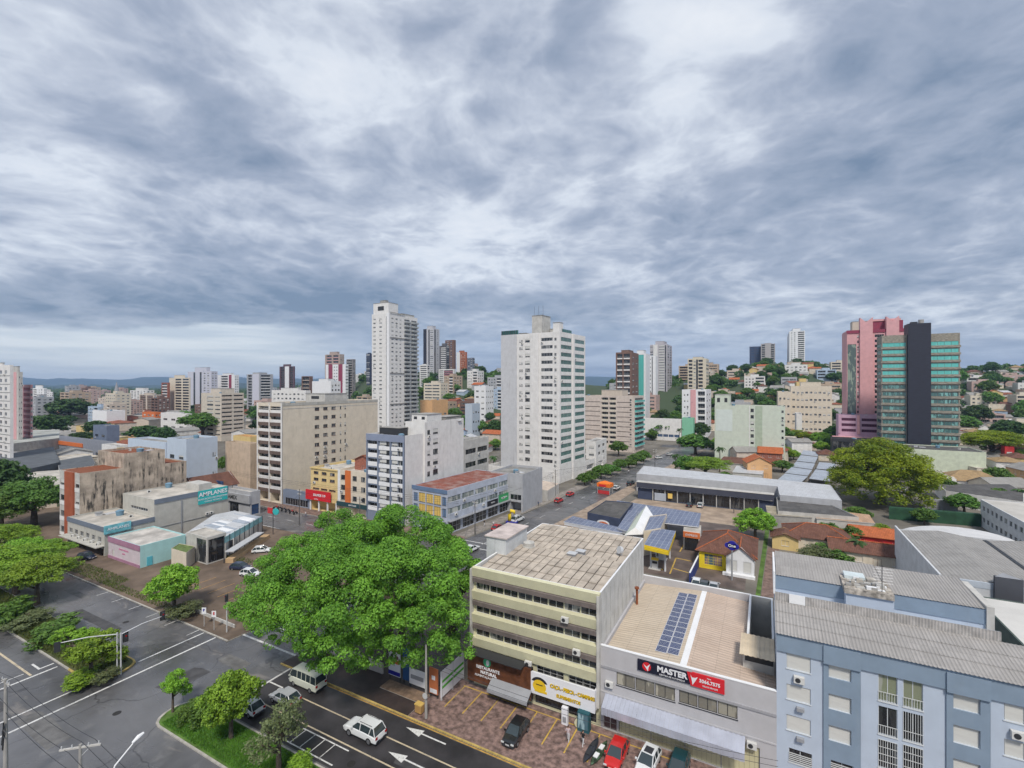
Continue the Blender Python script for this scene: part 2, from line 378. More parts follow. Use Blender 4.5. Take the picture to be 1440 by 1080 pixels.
class Bld:
    """a building: root empty at the left front corner of its plan; x along the front, y into the depth"""
    def __init__(s, name, label, cat, o, w, d, z0, z1, rot=0, mw=None, mr=None, par=.7, gh=0, nf=1, top=.5, group=None, sub=2.0):
        s.root = thing(name, label, cat, (o[0], o[1], z0), rot, group)
        s.w, s.d, s.h = w, d, z1 - z0; s.mw = mw or white; s.mr = mr or roofgrey; s.par = par; s.gh = gh; s.nf = nf; s.top = top; s.sub = sub
        s.fh = (s.h - gh - top) / nf; s.ops = {'F': [], 'R': [], 'L': [], 'B': []}; s.wins = []; s.frame = alu; s.glass = glass; s.rnd = random.Random(label)
        s.seen = 'R'; s.mats = {}
    def face(s, k):
        w, d = s.w, s.d
        return {'F': ((0, 0), (1, 0), (0, -1), w, 0), 'R': ((w, 0), (0, 1), (1, 0), d, R(90)), 'L': ((0, d), (0, -1), (-1, 0), d, R(-90)), 'B': ((w, d), (-1, 0), (0, 1), w, R(180))}[k]
    def pt(s, k, a, z, out=0.0):
        o, u, n, W_, r = s.face(k); return (o[0] + u[0] * a + n[0] * out, o[1] + u[1] * a + n[1] * out, z)
    def fbox(s, mb, k, a0, a1, z0, z1, out0, out1, m):
        p = s.pt(k, a0, z0, out0); q = s.pt(k, a1, z1, out1); mb.box(p[0], p[1], z0, q[0], q[1], z1, m)
    def floors(s, r=None): return [(i, s.gh + i * s.fh) for i in (range(s.nf) if r is None else range(*r))]
    def open(s, k, a0, a1, z0, z1, dep=.18): s.ops[k].append((round(a0, 3), round(a1, 3), round(z0, 3), round(z1, 3), dep))
    def win(s, k, a0, a1, z0, z1, style='plain', fm=None, gm=None, dep=.18, setback=0.0, opening=True):
        if opening: s.open(k, a0, a1, z0, z1, max(dep, .18))
        s.wins.append((k, a0, z0, a1 - a0, z1 - z0, style, fm or s.frame, gm or s.glass, setback, (a1 - a0) * (z1 - z0)))
    def cols(s, k, spec, r=None):
        """spec: (type, from, to as fractions of the face, extra...)"""
        o, u, n, Wd, rz = s.face(k)
        for c in spec:
            ty, f0, f1 = c[:3]; ex = c[3] if len(c) > 3 else {}
            a0, a1 = f0 * Wd, f1 * Wd; st = ex.get('st'); fm = ex.get('fm'); gm = ex.get('gm'); hh = ex.get('h', 1.35); sill = ex.get('sill', .95); nn = ex.get('n', 1)
            if ty == 'p':
                mb = MB(); s.fbox(mb, k, a0, a1, ex.get('z0', 0), ex.get('z1', s.h), -.1, ex.get('out', .12), ex['m']); mb.build(ex.get('name', 'pilaster'), s.root); continue
            if ty == 'd':
                z0, z1 = ex.get('z0', s.gh), ex.get('z1', s.h - s.top); s.win(k, a0, a1, z0, z1, 'curtainwall', fm or dark, gm or glassd, .25); continue
            for i, z in s.floors(ex.get('r', r)):
                for q in range(nn):
                    b0 = a0 + (a1 - a0) * q / nn; b1 = a0 + (a1 - a0) * (q + 1) / nn
                    if nn > 1: g_ = (b1 - b0) * ex.get('gap', .25); b0 += g_; b1 -= g_
                    if ty == 'w':
                        sty = st or s.rnd.choice(ex.get('mix', ('plain', 'plain', 'sh4', 'sh7')))
                        s.win(k, b0, b1, z + sill, z + min(sill + hh, s.fh - .12), sty, fm, gm)
                        if ex.get('ac', .1) > s.rnd.random(): ox, oy, _ = s.pt(k, b0 + .1, 0); put('air_conditioner', acmesh(), s.root, (ox, oy, z + sill - .85), rz)
                    elif ty == 'k':      # recessed balcony with its parapet
                        dep = ex.get('dep', 1.2); s.open(k, b0, b1, z + .15, z + s.fh - .2, dep)
                        s.wins.append((k, b0 + .15, z + .2, b1 - b0 - .3, s.fh - .55, 'curtainwall', fm or alu, gm or glassd, dep - .16, .1))
                        mb = MB(); pm = ex.get('pm', s.mw); s.fbox(mb, k, b0, b1, z + .15, z + ex.get('ph', 1.15), -.14, .04, pm)
                        if ex.get('rail'): s.fbox(mb, k, b0, b1, z + ex.get('ph', 1.15) + .05, z + ex.get('ph', 1.15) + .1, -.1, -.04, dark)
                        mb.build('balcony', s.root)
                    elif ty == 'B':      # balcony standing out from the wall
                        ou = ex.get('out', 1.2); pm = ex.get('pm', s.mw)
                        s.win(k, b0 + .3, b1 - .3, z + .15, z + s.fh - .4, 'curtainwall', fm or alu, gm)
                        mb = MB(); s.fbox(mb, k, b0, b1, z - .05, z + .1, 0, ou, ex.get('sm', pm)); s.fbox(mb, k, b0, b1, z + .1, z + 1.1, ou - .12, ou, pm)
                        s.fbox(mb, k, b0, b0 + .12, z + .1, z + 1.1, 0, ou - .12, pm); s.fbox(mb, k, b1 - .12, b1, z + .1, z + 1.1, 0, ou - .12, pm); mb.build('balcony', s.root)
                    elif ty == 's':      # spandrel band standing proud
                        mb = MB(); s.fbox(mb, k, b0, b1, z + ex.get('za', 0), z + ex.get('zb', .9), -.05, ex.get('out', .1), ex['m']); mb.build(ex.get('name', 'spandrel_band'), s.root)
    def part(s, name, fn, **k):
        mb = MB(); fn(mb); return mb.build(name, s.root, **k)
    def box(s, name, x0, y0, z0, x1, y1, z1, m): mb = MB(); mb.box(x0, y0, z0, x1, y1, z1, m); return mb.build(name, s.root)
    def topbox(s, fx0, fx1, fy0, fy1, h, m=None, name='roof_housing', w=0):
        mb = MB(); z = s.h - s.par - .02; x0, x1, y0, y1 = fx0 * s.w, fx1 * s.w, fy0 * s.d, fy1 * s.d; mb.box(x0, y0, z, x1, y1, s.h + h, m or s.mw); mb.box(x0 - .15, y0 - .15, s.h + h, x1 + .15, y1 + .15, s.h + h + .15, concrete)
        if w:
            for i in range(w): a = x0 + (x1 - x0) * (i + .3) / w; mb.box(a, y0 - .03, s.h + h * .3, a + (x1 - x0) / w * .4, y0 + .05, s.h + h * .7, dark)
        return mb.build(name, s.root)
    def done(s, roof=True, walls='FRLB', maxw=96, cap=True):
        mb = MB()
        for k in walls:
            o, u, n, Wd, rz = s.face(k); zb = -s.sub
            ops = s.ops[k]
            if ops: mb.panel(o, u, n, Wd, 0, s.h, ops, s.mats.get(k, s.mw), s.mats.get(k + 'r', s.mats.get(k, s.mw))); mb.panel(o, u, n, Wd, zb, 0, [], s.mats.get(k, s.mw))
            else: mb.panel(o, u, n, Wd, zb, s.h, [], s.mats.get(k, s.mw))
        w, d, h, t = s.w, s.d, s.h, .22
        if roof:
            zr = h - s.par
            a = [(0, 0), (w, 0), (w, d), (0, d)]; b = [(t, t), (w - t, t), (w - t, d - t), (t, d - t)]
            for i in range(4):
                j = (i + 1) % 4
                mb.poly([(*a[i], h), (*a[j], h), (*b[j], h), (*b[i], h)], s.mats.get('cap', s.mw)); mb.poly([(*b[i], h), (*b[j], h), (*b[j], zr), (*b[i], zr)], s.mw)
        s.wall = mb.build('wall', s.root)
        if roof: rb = MB(); rb.poly([(*p, zr + .01) for p in b], s.mr); rb.build('roof', s.root)
        if roof and getattr(s, 'acc', True) and w > 7 and d > 7 and s.par >= .25:
            for i in range(3):
                x, y = s.rnd.uniform(1, w - 2), s.rnd.uniform(d * .1, d - 2); me = (acmesh, tankmesh, ventmesh)[i % 3](); put(('air_conditioner', 'water_tank', 'roof_vent')[i % 3], me, s.root, (x, y, zr + .01), s.rnd.choice((0, R(90))))
        s.wins.sort(key=lambda q: -q[9]); rest = MB(); nr = 0
        for i, (k, a, z, ww, hh, st, fm, gm, sb, _) in enumerate(s.wins):
            o, u, n, Wd, rz = s.face(k); x, y, zz = s.pt(k, a, z, -sb)
            if i < maxw: put('window', winmesh(ww, hh, st, fm, gm), s.root, (x, y, zz), rz)
            else: win_into(rest, ww, hh, st, fm, gm, Matrix.Translation((x, y, zz)) @ Matrix.Rotation(rz, 4, 'Z')); nr += 1
        if nr: r_ = rest.build('window', s.root); r_['kind'] = 'stuff'
        return s
def solve(px, C, u):
    a = (px - 720) / F; Dc = C.x * CD.x + C.y * CD.y; sc_ = C.x * CR.x + C.y * CR.y
    return (a * Dc - sc_) / ((u[0] * CR.x + u[1] * CR.y) - a * (u[0] * CD.x + u[1] * CD.y))
def fit(side, pl, pc, pr, D, rot=0, w=None, d=None):
    C = at(pc, D, 0); xh = (math.cos(rot), math.sin(rot)); yh = (-math.sin(rot), math.cos(rot))
    if side == 'R':
        w = w or abs(solve(pl, C, (-xh[0], -xh[1]))); d = d or abs(solve(pr, C, yh)); return (C.x - xh[0] * w, C.y - xh[1] * w), w, d
    w = w or abs(solve(pr, C, xh)); d = d or abs(solve(pl, C, yh)); return (C.x, C.y), w, d
def bld(name, label, cat, side, pl, pc, pr, yt, D, rot=0, w=None, d=None, z0=None, zt=None, **k):
    o, w, d = fit(side, pl, pc, pr, D, rot, w, d); c = at(pc, D)
    z0 = c.z if z0 is None else z0
    b = Bld(name, label, cat, o, w, d, z0, zat(yt, D) if zt is None else zt, rot, **k); b.seen = side; return b
# ------------------------------------------------------------------ pitched roofs and houses
def slope_roof(parent, x0, y0, x1, y1, z, kind, hgt, m, ov=.5, ridge=None, name='roof', ridgem=None, th=.12, ax=None):
    """hip, gable (along the longer side) or shed roof over a rectangle, as slabs with thickness, in their own axes"""
    a0, b0, a1, b1 = x0 - ov, y0 - ov, x1 + ov, y1 + ov; w, d = a1 - a0, b1 - b0; mb = MB()
    L = (w >= d) if ax is None else ax == 'X'
    z -= ov * hgt / (max(.1, (d if L else w) / 2))
    def P3(u, v, q): return (a0 + u, b0 + v, q) if L else (a0 + v, b0 + u, q)
    ln, wd = (w, d) if L else (d, w); zr = z + hgt
    inset = wd / 2 if kind == 'hip' else 0
    inset = min(inset, ln / 2 - .01)
    if kind == 'shed':
        fs = [[(a0, b0, z), (a1, b0, z), (a1, b1, zr), (a0, b1, zr)]]
    else:
        e = [P3(0, 0, z), P3(ln, 0, z), P3(ln, wd, z), P3(0, wd, z)]; r0 = P3(inset, wd / 2, zr); r1 = P3(ln - inset, wd / 2, zr)
        fs = [[e[0], e[1], r1, r0], [e[2], e[3], r0, r1]]
        if kind == 'hip': fs += [[e[1], e[2], r1], [e[3], e[0], r0]]
    for f in fs:
        f = [Vector(p) for p in f]; n = (f[1] - f[0]).cross(f[2] - f[0])
        if n.z < 0: f = f[::-1]
        mb.poly(f, m); mb.poly([p - Vector((0, 0, th)) for p in f[::-1]], m)
        for i in range(len(f)): a, b = f[i], f[(i + 1) % len(f)]; mb.poly([a - Vector((0, 0, th)), b - Vector((0, 0, th)), b, a], m)
    if kind != 'shed' and ridgem:
        up = Vector((0, 0, .04)); mb.tube([Vector(r0) + up, Vector(r1) + up], .12, ridgem, 6)
        if kind == 'hip':
            for q, rr in ((e[0], r0), (e[3], r0), (e[1], r1), (e[2], r1)): mb.tube([Vector(q) + up, Vector(rr) + up], .1, ridgem, 6)
    return mb.build(name, parent)
def house(label, o, w, d, h, rot, mw, kind, rh, mr, cat='house', name='house', group=None, nwin=2, z0=None, storeys=1, ridgem=None, ax=None):
    z0 = T(*o[:2]) if z0 is None else z0
    t = thing(name, label, cat, (o[0], o[1], z0), rot, group); mb = MB(); sub = 5 if z0 > 1 else .5
    for k, (oo, u, n, L) in enumerate((((0, 0), (1, 0), (0, -1), w), ((w, 0), (0, 1), (1, 0), d), ((w, d), (-1, 0), (0, 1), w), ((0, d), (0, -1), (-1, 0), d))):
        ops = []
        if k in (0, 1, 3):
            nn = max(1, int(L / 3.2)) if nwin > 1 else 1
            for s_ in range(storeys):
                zb = h * s_ / storeys
                for i in range(nn):
                    ww = min(1.5, L / nn * .5); a = L * (i + .5) / nn - ww / 2; door = (s_ == 0 and k == 0 and i == nn // 2 and nn > 1)
                    z_a, z_b = (zb + .05, zb + 2.1) if door else (zb + .95, zb + 2.15)
                    ops.append((a, a + ww, z_a, z_b, .12)); x = oo[0] + u[0] * a; y = oo[1] + u[1] * a
                    put('door' if door else 'window', winmesh(ww, z_b - z_a, 'plain', woodm if door else alu, glass), t, (x, y, z_a), (0, R(90), R(180), R(-90))[k])
        mb.panel(oo, u, n, L, 0, h, ops, mw); mb.panel(oo, u, n, L, -sub, 0, [], mw)
    if kind == 'flat':
        mb.poly([(0.2, 0.2, h - .3), (w - .2, .2, h - .3), (w - .2, d - .2, h - .3), (.2, d - .2, h - .3)], mw)
        for q in ((0, 0, w, .2), (0, d - .2, w, d), (0, .2, .2, d - .2), (w - .2, .2, w, d - .2)): mb.box(q[0], q[1], h - .35, q[2], q[3], h + .06, mw)
        rb = MB(); rb.box(.2, .2, h - .32, w - .2, d - .2, h - .22, mr); rb.build('roof', t)
    else:
        L = (w >= d) if ax is None else ax == 'X'
        if kind == 'gable':
            if L: mb.poly([(w, 0, h), (w, d, h), (w, d / 2, h + rh)], mw); mb.poly([(0, d, h), (0, 0, h), (0, d / 2, h + rh)], mw)
            else: mb.poly([(0, 0, h), (w, 0, h), (w / 2, 0, h + rh)], mw); mb.poly([(w, d, h), (0, d, h), (w / 2, d, h + rh)], mw)
        elif kind == 'shed':
            mb.poly([(w, 0, h), (w, d, h), (w, d, h + rh)], mw); mb.poly([(0, d, h), (0, 0, h), (0, d, h + rh)], mw); mb.poly([(w, d, h), (0, d, h), (0, d, h + rh), (w, d, h + rh)], mw)
        slope_roof(t, 0, 0, w, d, h + .1, kind, rh, mr, ridgem=ridgem, ov=.45, ax=ax)
    mb.build('wall', t); return t
# ------------------------------------------------------------------ ground, hills
earth = mat('town_ground', (.17, .155, .13), var=.4, sc=.06, rough=.95)
def earth_by_height():
    m = earth; t_ = m.node_tree; bb = t_.nodes['Principled BSDF']; src = bb.inputs['Base Color'].links[0].from_socket
    tc_ = t_.nodes.new('ShaderNodeTexCoord'); sp = t_.nodes.new('ShaderNodeSeparateXYZ'); mr = t_.nodes.new('ShaderNodeMapRange'); mr.inputs[1].default_value = 1; mr.inputs[2].default_value = 9; mx = t_.nodes.new('ShaderNodeMix'); mx.data_type = 'RGBA'
    t_.links.new(tc_.outputs['Object'], sp.inputs[0]); t_.links.new(sp.outputs[2], mr.inputs[0]); t_.links.new(mr.outputs[0], mx.inputs[0]); t_.links.new(src, mx.inputs[6]); mx.inputs[7].default_value = (.05, .075, .035, 1); t_.links.new(mx.outputs[2], bb.inputs['Base Color'])
earth_by_height()
hillm = mat('wooded_hill_ground', (.045, .075, .03), var=.5, sc=.03, rough=1)
asphalt = mat('asphalt', (.068, .068, .076), rough=.5, var=.35, sc=.22, bump=.25, streak=0, spec=.5)
def wet_asphalt():
    global nt
    m = bpy.data.materials.new('wet_asphalt'); m.use_nodes = True; old = nt; nt = m.node_tree; b = nt.nodes['Principled BSDF']
    t = nd('ShaderNodeTexCoord').outputs['Object']
    n1 = noise(t, .05, 5, .6); n2 = noise(t, .45, 8, .7, .6); n3 = noise(mapv(t, (.35, 1, 1)), .16, 6, .6, 1.2)
    c = mixc(smooth(n1, .35, .65), (.070, .069, .071, 1), (.150, .150, .156, 1)); c = mixc(mth('MULTIPLY', smooth(n2, .5, .72), .45), c, (.22, .215, .21, 1))
    c = mixc(mth('MULTIPLY', smooth(n3, .58, .66), .5), c, (.29, .265, .24, 1))
    vo = nd('ShaderNodeTexVoronoi', feature='DISTANCE_TO_EDGE'); setin(vo.inputs['Vector'], warp(t, 3, .3)); vo.inputs['Scale'].default_value = .09
    c = mixc(mth('MULTIPLY', mth('SUBTRACT', 1.0, smooth(vo.outputs['Distance'], .0, .012)), .6), c, (.02, .02, .022, 1))
    nt.links.new(c, b.inputs['Base Color']); rr = nd('ShaderNodeMapRange'); setin(rr.inputs[0], n3); rr.inputs[1].default_value = .35; rr.inputs[2].default_value = .65; rr.inputs[3].default_value = .17; rr.inputs[4].default_value = .55
    nt.links.new(rr.outputs[0], b.inputs['Roughness']); b.inputs['Specular IOR Level'].default_value = .5
    bn = nd('ShaderNodeBump'); bn.inputs['Strength'].default_value = .15; bn.inputs['Distance'].default_value = .02; nt.links.new(noise(t, 9, 4), bn.inputs['Height']); nt.links.new(bn.outputs[0], b.inputs['Normal'])
    nt = old; return m
wet = wet_asphalt()
gm_ = MB(); N1, N2 = 110, 90
vs = []
for j in range(N2 + 1):
    D = -200 + 330 * j / 12 if j < 12 else 130 * (9000 / 130) ** ((j - 12) / (N2 - 12))
    for i in range(N1 + 1):
        s_ = math.tan(R(-68 + 136 * i / N1)) * max(D, 150) if j >= 12 else (-68 + 136 * i / N1) / 68 * 500
        v = CD * D + CR * s_; h = T(v.x, v.y)
        if h > 1: h += 1.5 * math.sin(v.x * .021) * math.cos(v.y * .017) * min(1, h / 20)
        vs.append((v.x, v.y, h))
gm_.v = vs; gm_.mats = [earth, hillm]
for j in range(N2):
    for i in range(N1):
        a = j * (N1 + 1) + i; gm_.f.append((a, a + 1, a + N1 + 2, a + N1 + 1)); gm_.m.append(0)
struct(gm_.build('ground', smooth=True))
hl = MB(); rr_ = random.Random(4)
for lay, (D, zt_, c0, c1, nm) in enumerate(((3600, 95, -200, 760, 'near'), (6800, 178, -500, 1000, 'far'))):
    n0 = len(hl.v); NX = 90; k = hl.mi(mat('far_hill_woods', (.03, .06, .05), var=.4, sc=.004, rough=1))
    for i in range(NX + 1):
        px = c0 + (c1 - c0) * i / NX
        e = zt_ * (.80 + .12 * math.sin(px * .021 + lay * 2) + .07 * math.sin(px * .061 + lay) + .035 * math.sin(px * .17)) * (1 if px < 470 or lay else .75)
        if lay == 0: e *= .35 + .45 * max(0, min(1, (px - 200) / 400))
        for D_, f in ((D, -.05), (D * 1.06, .45), (D * 1.12, .8), (D * 1.2, 1), (D * 1.45, .9), (D * 1.6, -.1)): v = CD * D_ + CR * ((px - 720) / F * D_); hl.v.append((v.x, v.y, e * f + 6 * math.sin(i * 1.7 + f * 5)))
    for i in range(NX):
        for q in range(5): a = n0 + i * 6 + q; hl.f.append((a, a + 6, a + 7, a + 1)); hl.m.append(k)
struct(hl.build('far_hills', smooth=True))
# ------------------------------------------------------------------ roads, kerbs, markings
def sheet(name, poly, z, m, kind='structure'):
    mb = MB(); mb.poly([(x, y, z) for x, y in poly], m); o = mb.build(name)
    if kind: o['kind'] = kind
    return o
def rect(x0, y0, x1, y1): return [(x0, y0), (x1, y0), (x1, y1), (x0, y1)]
kerbm = mat('kerb_stone', (.42, .40, .36), var=.2, sc=1.5, streak=.2); kerby = mat('kerb_faded_yellow', (.50, .37, .12), var=.3, sc=1.2)
def worn(name, c):
    global nt
    m = bpy.data.materials.new(name); m.use_nodes = True; old = nt; nt = m.node_tree; b = nt.nodes['Principled BSDF']; b.inputs['Roughness'].default_value = .6; t = nd('ShaderNodeTexCoord').outputs['Object']
    f = mth('ADD', mth('MULTIPLY', smooth(noise(t, 3.5, 8, .75), .50, .66), .75), mth('MULTIPLY', smooth(noise(t, .3, 3), .5, .7), .35), True); nt.links.new(mixc(f, (*c, 1), (.12, .12, .125, 1)), b.inputs['Base Color']); nt = old; return m
linew = worn('road_line_white', (.70, .70, .68)); liney = worn('road_line_yellow', (.58, .38, .06)); linec = worn('road_line_cream', (.58, .49, .34))
def bx(y): return -75 + .1 * y      # left kerb of the side street
def cx_(y): return -62.2 + .1 * y   # right kerb
darkasph = mat('dark_asphalt', (.045, .042, .045), rough=.45, var=.4, sc=.3, bump=.2)
sheet('avenue_lane_surface', rect(-55.7, 33.0, 60, 41.8), .009, darkasph)
avenue = sheet('avenue_road', rect(-420, 4, 160, 42.2), .006, wet)
sidest = sheet('side_street_road', [(bx(42) + .9, 42.2), (cx_(42) , 42.2), (cx_(330) , 330), (bx(330), 330)], .010, wet)
backst = sheet('back_street_road', rect(-420, 81, bx(85) + 1, 94), .014, wet)
crossst = sheet('cross_street_road', [(bx(200)-1, 296), (160, 296), (160, 307), (bx(200)-1, 307)], .018, asphalt)
pave_red = mat('paving_brown', (.20, .135, .11), var=.45, sc=.9, rough=.85, bump=.3)
pavedark = mat('paving_dark', (.05, .036, .032), var=.35, sc=.6, rough=.5)
pavegrey = mat('paving_grey', (.26, .235, .21), var=.35, sc=.7, rough=.9)
stonem = mat('rough_stone_paving', (.23, .155, .135), var=.6, sc=1.6, rough=.7, bump=.6)
def slab(name, poly, h, m, km=None, z=0.0):
    mb = MB(); mb.prism(poly, z - .02, z + h, km or kerbm, m); return struct(mb.build(name))
slab('pavement', [(cx_(42.3), 42.3), (-36.0, 42.3), (-36, 80), (cx_(80), 80)], .12, pavedark)
slab('forecourt', rect(-35.99, 42.3, 60, 51), .06, stonem)
slab('pavement', [(-330, 42.3), (bx(42.3) + .8, 42.3), (bx(80), 80.9), (-330, 80.9)], .12, mat('lot_ground_brown', (.155, .115, .085), var=.4, sc=.15, rough=.95))
slab('pavement', [(-420, 94.1), (bx(94), 94.1), (bx(98), 98.5), (-420, 98.5)], .13, pave_red)
slab('pavement', [(bx(98.6) - 3.4, 98.6), (bx(98.6), 98.6), (bx(290), 290), (bx(290) - 3.4, 290)], .13, pavegrey)
slab('pavement', [(cx_(80.2), 80.2), (cx_(80.2) + 9, 80.2), (cx_(170) + 4.5, 170), (cx_(290) + 3, 290), (cx_(290), 290)], .12, mat('pave_tan', (.33, .26, .20), var=.35, sc=.5, rough=.9))
kb = MB()
for a, b, c, d_ in ((cx_(42.3), 42.12, 80, 42.3),): kb.box(a, b, 0, c, d_, .13, kerby)
kb.box(-330, 42.12, 0, bx(42.3) + .8, 42.3, .14, kerbm); struct(kb.build('kerb'))
# medians
grassm = mat('grass_ground', (.085, .155, .03), var=.5, sc=.5, rough=1, bump=.5); grassdk = mat('median_undergrowth', (.08, .09, .035), var=.5, sc=.35, rough=1)
def median(x0, x1, tipl, m, y0=28.0, y1=33.0):
    p = []
    n = 8; r_ = (y1 - y0) / 2
    if tipl == 'R': p = [(x0, y0), (x1 - 7, y0)] + [(x1 - 1.8 + 1.8 * math.sin(math.pi * i / n), y0 + r_ - r_ * math.cos(math.pi * i / n)) for i in range(n + 1)] + [(x1 - 4, y1), (x0, y1)]
    else: p = [(x1, y1)] + [(x0 + 1.8 - 1.8 * math.sin(math.pi * i / n), y1 - r_ + r_ * math.cos(math.pi * i / n)) for i in range(n + 1)] + [(x1, y0)]
    cxm = sum(q[0] for q in p) / len(p); cym = (y0 + y1) / 2
    inn = [(q[0] + (.0 if abs(q[0] - (x0 if tipl == 'R' else x1)) < .01 else (-.22 if tipl == 'R' else .22)), q[1] + (.2 if q[1] < cym else -.2)) for q in p]
    if tipl != 'R': p, inn = p[::-1][::-1], inn
    mb = MB()
    for i in range(len(p)):
        j = (i + 1) % len(p); km = kerby if (min(p[i][0], p[j][0]) > x1 - 7.1 and tipl == 'R') else kerbm
        mb.poly([(*p[i], 0), (*p[j], 0), (*p[j], .16), (*p[i], .16)], km); mb.poly([(*p[i], .16), (*p[j], .16), (*inn[j], .16), (*inn[i], .16)], km)
    mb.poly([(*q, .157) for q in inn], m)
    return struct(mb.build('median'))
median(-330, -74.6, 'R', grassdk, 28.0, 33.3); median(-61.2, 60, 'L', grassm, 28.0, 32.7)
# markings
def marks(name, label, rects, m, z=.012, cat='road marking', poly=()):
    P_ = [[(r_[0], r_[1]), (r_[2], r_[1]), (r_[2], r_[3]), (r_[0], r_[3])] for r_ in rects] + [list(p) for p in poly]
    if len(P_) == 1: mb = MB(); mb.poly([(x, y, z) for x, y in P_[0]], m); return tag(mb.build(name), label, cat)
    t = thing(name, label, cat, (P_[0][0][0], P_[0][0][1], 0))
    for p in P_: mb = MB(); mb.poly([(x - P_[0][0][0], y - P_[0][0][1], z) for x, y in p], m); mb.build('painted_line', t)
    return t
marks('crossing_line', 'long white crossing line over the avenue on the side of the left median tip', [(-75.75, 16, -75.5, 27.9), (-75.75, 33.4, -75.5, 42)], linew)
marks('crossing_line', 'long white crossing line over the avenue nearer the middle of the junction', [(-72.8, 16, -72.5, 42)], linew)
marks('crossing_line', 'thick white line across the side street where it meets the junction', [(-70.2, 44.3, -57.9, 44.65)], linew, .016)
marks('crossing_line', 'second white line across the side street, just behind the thick one', [(-69.6, 48.1, -57.5, 48.4), (-69, 50.6, -64, 50.85)], linew, .016)
marks('stop_line', 'white stop line in front of the white minibus', [(-56.05, 33, -55.75, 42.1)], linew)
marks('bay_mark', 'short white lines between the stop line and the waiting cars', [(-55.7, 35.6, -53.2, 35.8), (-55.7, 38.9, -53.2, 39.1)], linew)
marks('lane_line', 'long cream lane line left of the white off-road car', [(-53, 38.75, 60, 38.92)], linec)
marks('lane_line', 'long cream lane line between the grassy median and the outer lane', [(-53, 35.9, 60, 36.07)], linec)
marks('edge_line', 'yellow edge line painted along the kerb by the dark pavement', [(-52, 41.85, 60, 42.02)], mat('edge_yellow', (.45, .27, .06), var=.3, sc=2), .013)
marks('parking_line', 'row of short white parking lines along the kerb left of the junction', [(x, 40.3, x + .14, 42.1) for x in (-106, -100.5, -94.6, -89, -83.4, -77.2)], linew)
marks('lane_line', 'cream lane line on the near carriageway at the left edge', [(-140, 25.1, -84.4, 25.35)], linec); marks('stop_line', 'white stop line at the left edge crossing the near carriageway', [(-84.1, 15, -83.8, 27.7)], linew)
marks('stop_line', 'thinner white line behind the stop line at the left edge', [(-85.8, 15, -85.6, 24.9)], linew, .013)
marks('edge_line', 'second cream lane line near the left picture edge', [(-140, 21.6, -86, 21.8)], linew)
def arrow(x, y, s=1, turn=False):
    if turn: return [[(x, y), (x + .25, y), (x + .25, y + 1.6), (x, y + 1.6)], [(x - 2.2, y - .0), (x, y), (x, y + .25), (x - 2.2, y + .25)]]
    return [[(x, y - .09), (x + 3.2 * s, y - .09), (x + 3.2 * s, y + .09), (x, y + .09)], [(x - 2.2 * s, y), (x, y - .5), (x, y + .5)]]
marks('road_arrow', 'white bent turn arrow on the near carriageway by the left median', [], linew, .012, poly=arrow(-85.5, 26.2, 1, True))
marks('road_arrow', 'white straight-ahead arrow in the lane beside the yellow kerb line', [], linew, .012, poly=arrow(*G(593, 1032)[:2]))
marks('road_arrow', 'white straight-ahead arrow at the bottom edge in the middle lane', [], linew, .012, poly=arrow(*G(569, 1068)[:2]))
marks('lane_line', 'white dash on the avenue at the bottom edge before the forecourt', [(-23, 40.2, -18, 40.4)], linew)
hm = []
for i in range(4): a = -44.5 + i * 1.5; hm += [[(a, 33.3), (a + .1, 33.3), (a + .1, 35.5), (a, 35.5)]]
marks('hatch_marking', 'white ladder of lines beside the grassy median at the bottom edge', [(-45, 33.3, -38, 33.45), (-45, 35.4, -38, 35.55)], linew, .013, poly=hm)
ym = [(-33.4, 49.85, -8, 50.0)] + [(-33.3 + 2.5 * i, 45.6, -33.15 + 2.5 * i, 49.85) for i in range(8)]
marks('parking_line', 'yellow parking bay lines on the forecourt before the cream office block', ym, liney, .066)
slab('yard', [(-39.5, 140.5), (-3, 140.5), (4, 150), (4, 158.2), (-37.5, 158.2)], .03, mat('yard_tan', (.36, .28, .21), var=.3, sc=.3, rough=.9))
# side street markings
q = lambda x0, y0, y1, w_=.15: [(x0 + .1 * y0, y0), (x0 + w_ + .1 * y0, y0), (x0 + w_ + .1 * y1, y1), (x0 + .1 * y1, y1)]
marks('lane_line', 'white dashes down the middle of the side street', [], linew, .016, poly=[q(-68.8, y, y + 3) for y in range(60, 280, 9)])
marks('crossing_line', 'white crossing bars on the side street by the blue and yellow building', [(-65, 93, -54, 93.3), (-65, 96.5, -54, 96.8)], linew, .016)
marks('lane_line', 'white dashes and edge line on the back street by the yellow shop building', [(x, 87.6, x + 3, 87.75) for x in range(-230, -74, 8)] + [(-122, 81.3, -112, 81.5), (-110, 91, -104, 91.15)], linew, .02)
sheet('forecourt', [(cx_(97) + 3, 97), (-3.2, 97), (-3.2, 140), (cx_(140) + 4.6, 140)], .014, mat('station_forecourt', (.13, .10, .085), var=.4, sc=.3, rough=.6))
marks('bay_mark', 'yellow bay lines on the petrol station forecourt', [], liney, .02, poly=[[G(*p)[:2] for p in pp] for pp in (((941, 807), (943, 807), (952, 784), (950, 784)), ((950, 784), (950, 785), (973, 790), (973, 789)), ((944, 798), (944, 799), (968, 806), (968, 805)), ((915, 796), (915, 798), (932, 802), (932, 800)), ((955, 776), (957, 776), (963, 765), (961, 765)))])
marks('bay_mark', 'faded orange bay lines on the paved lot by the junction', [(x, 50, x + .12, 55) for x in (-95, -92, -89, -86, -83)] + [(-96, 60, -86, 60.12)], mat('line_or', (.45, .25, .07), var=.3, sc=2), .128)

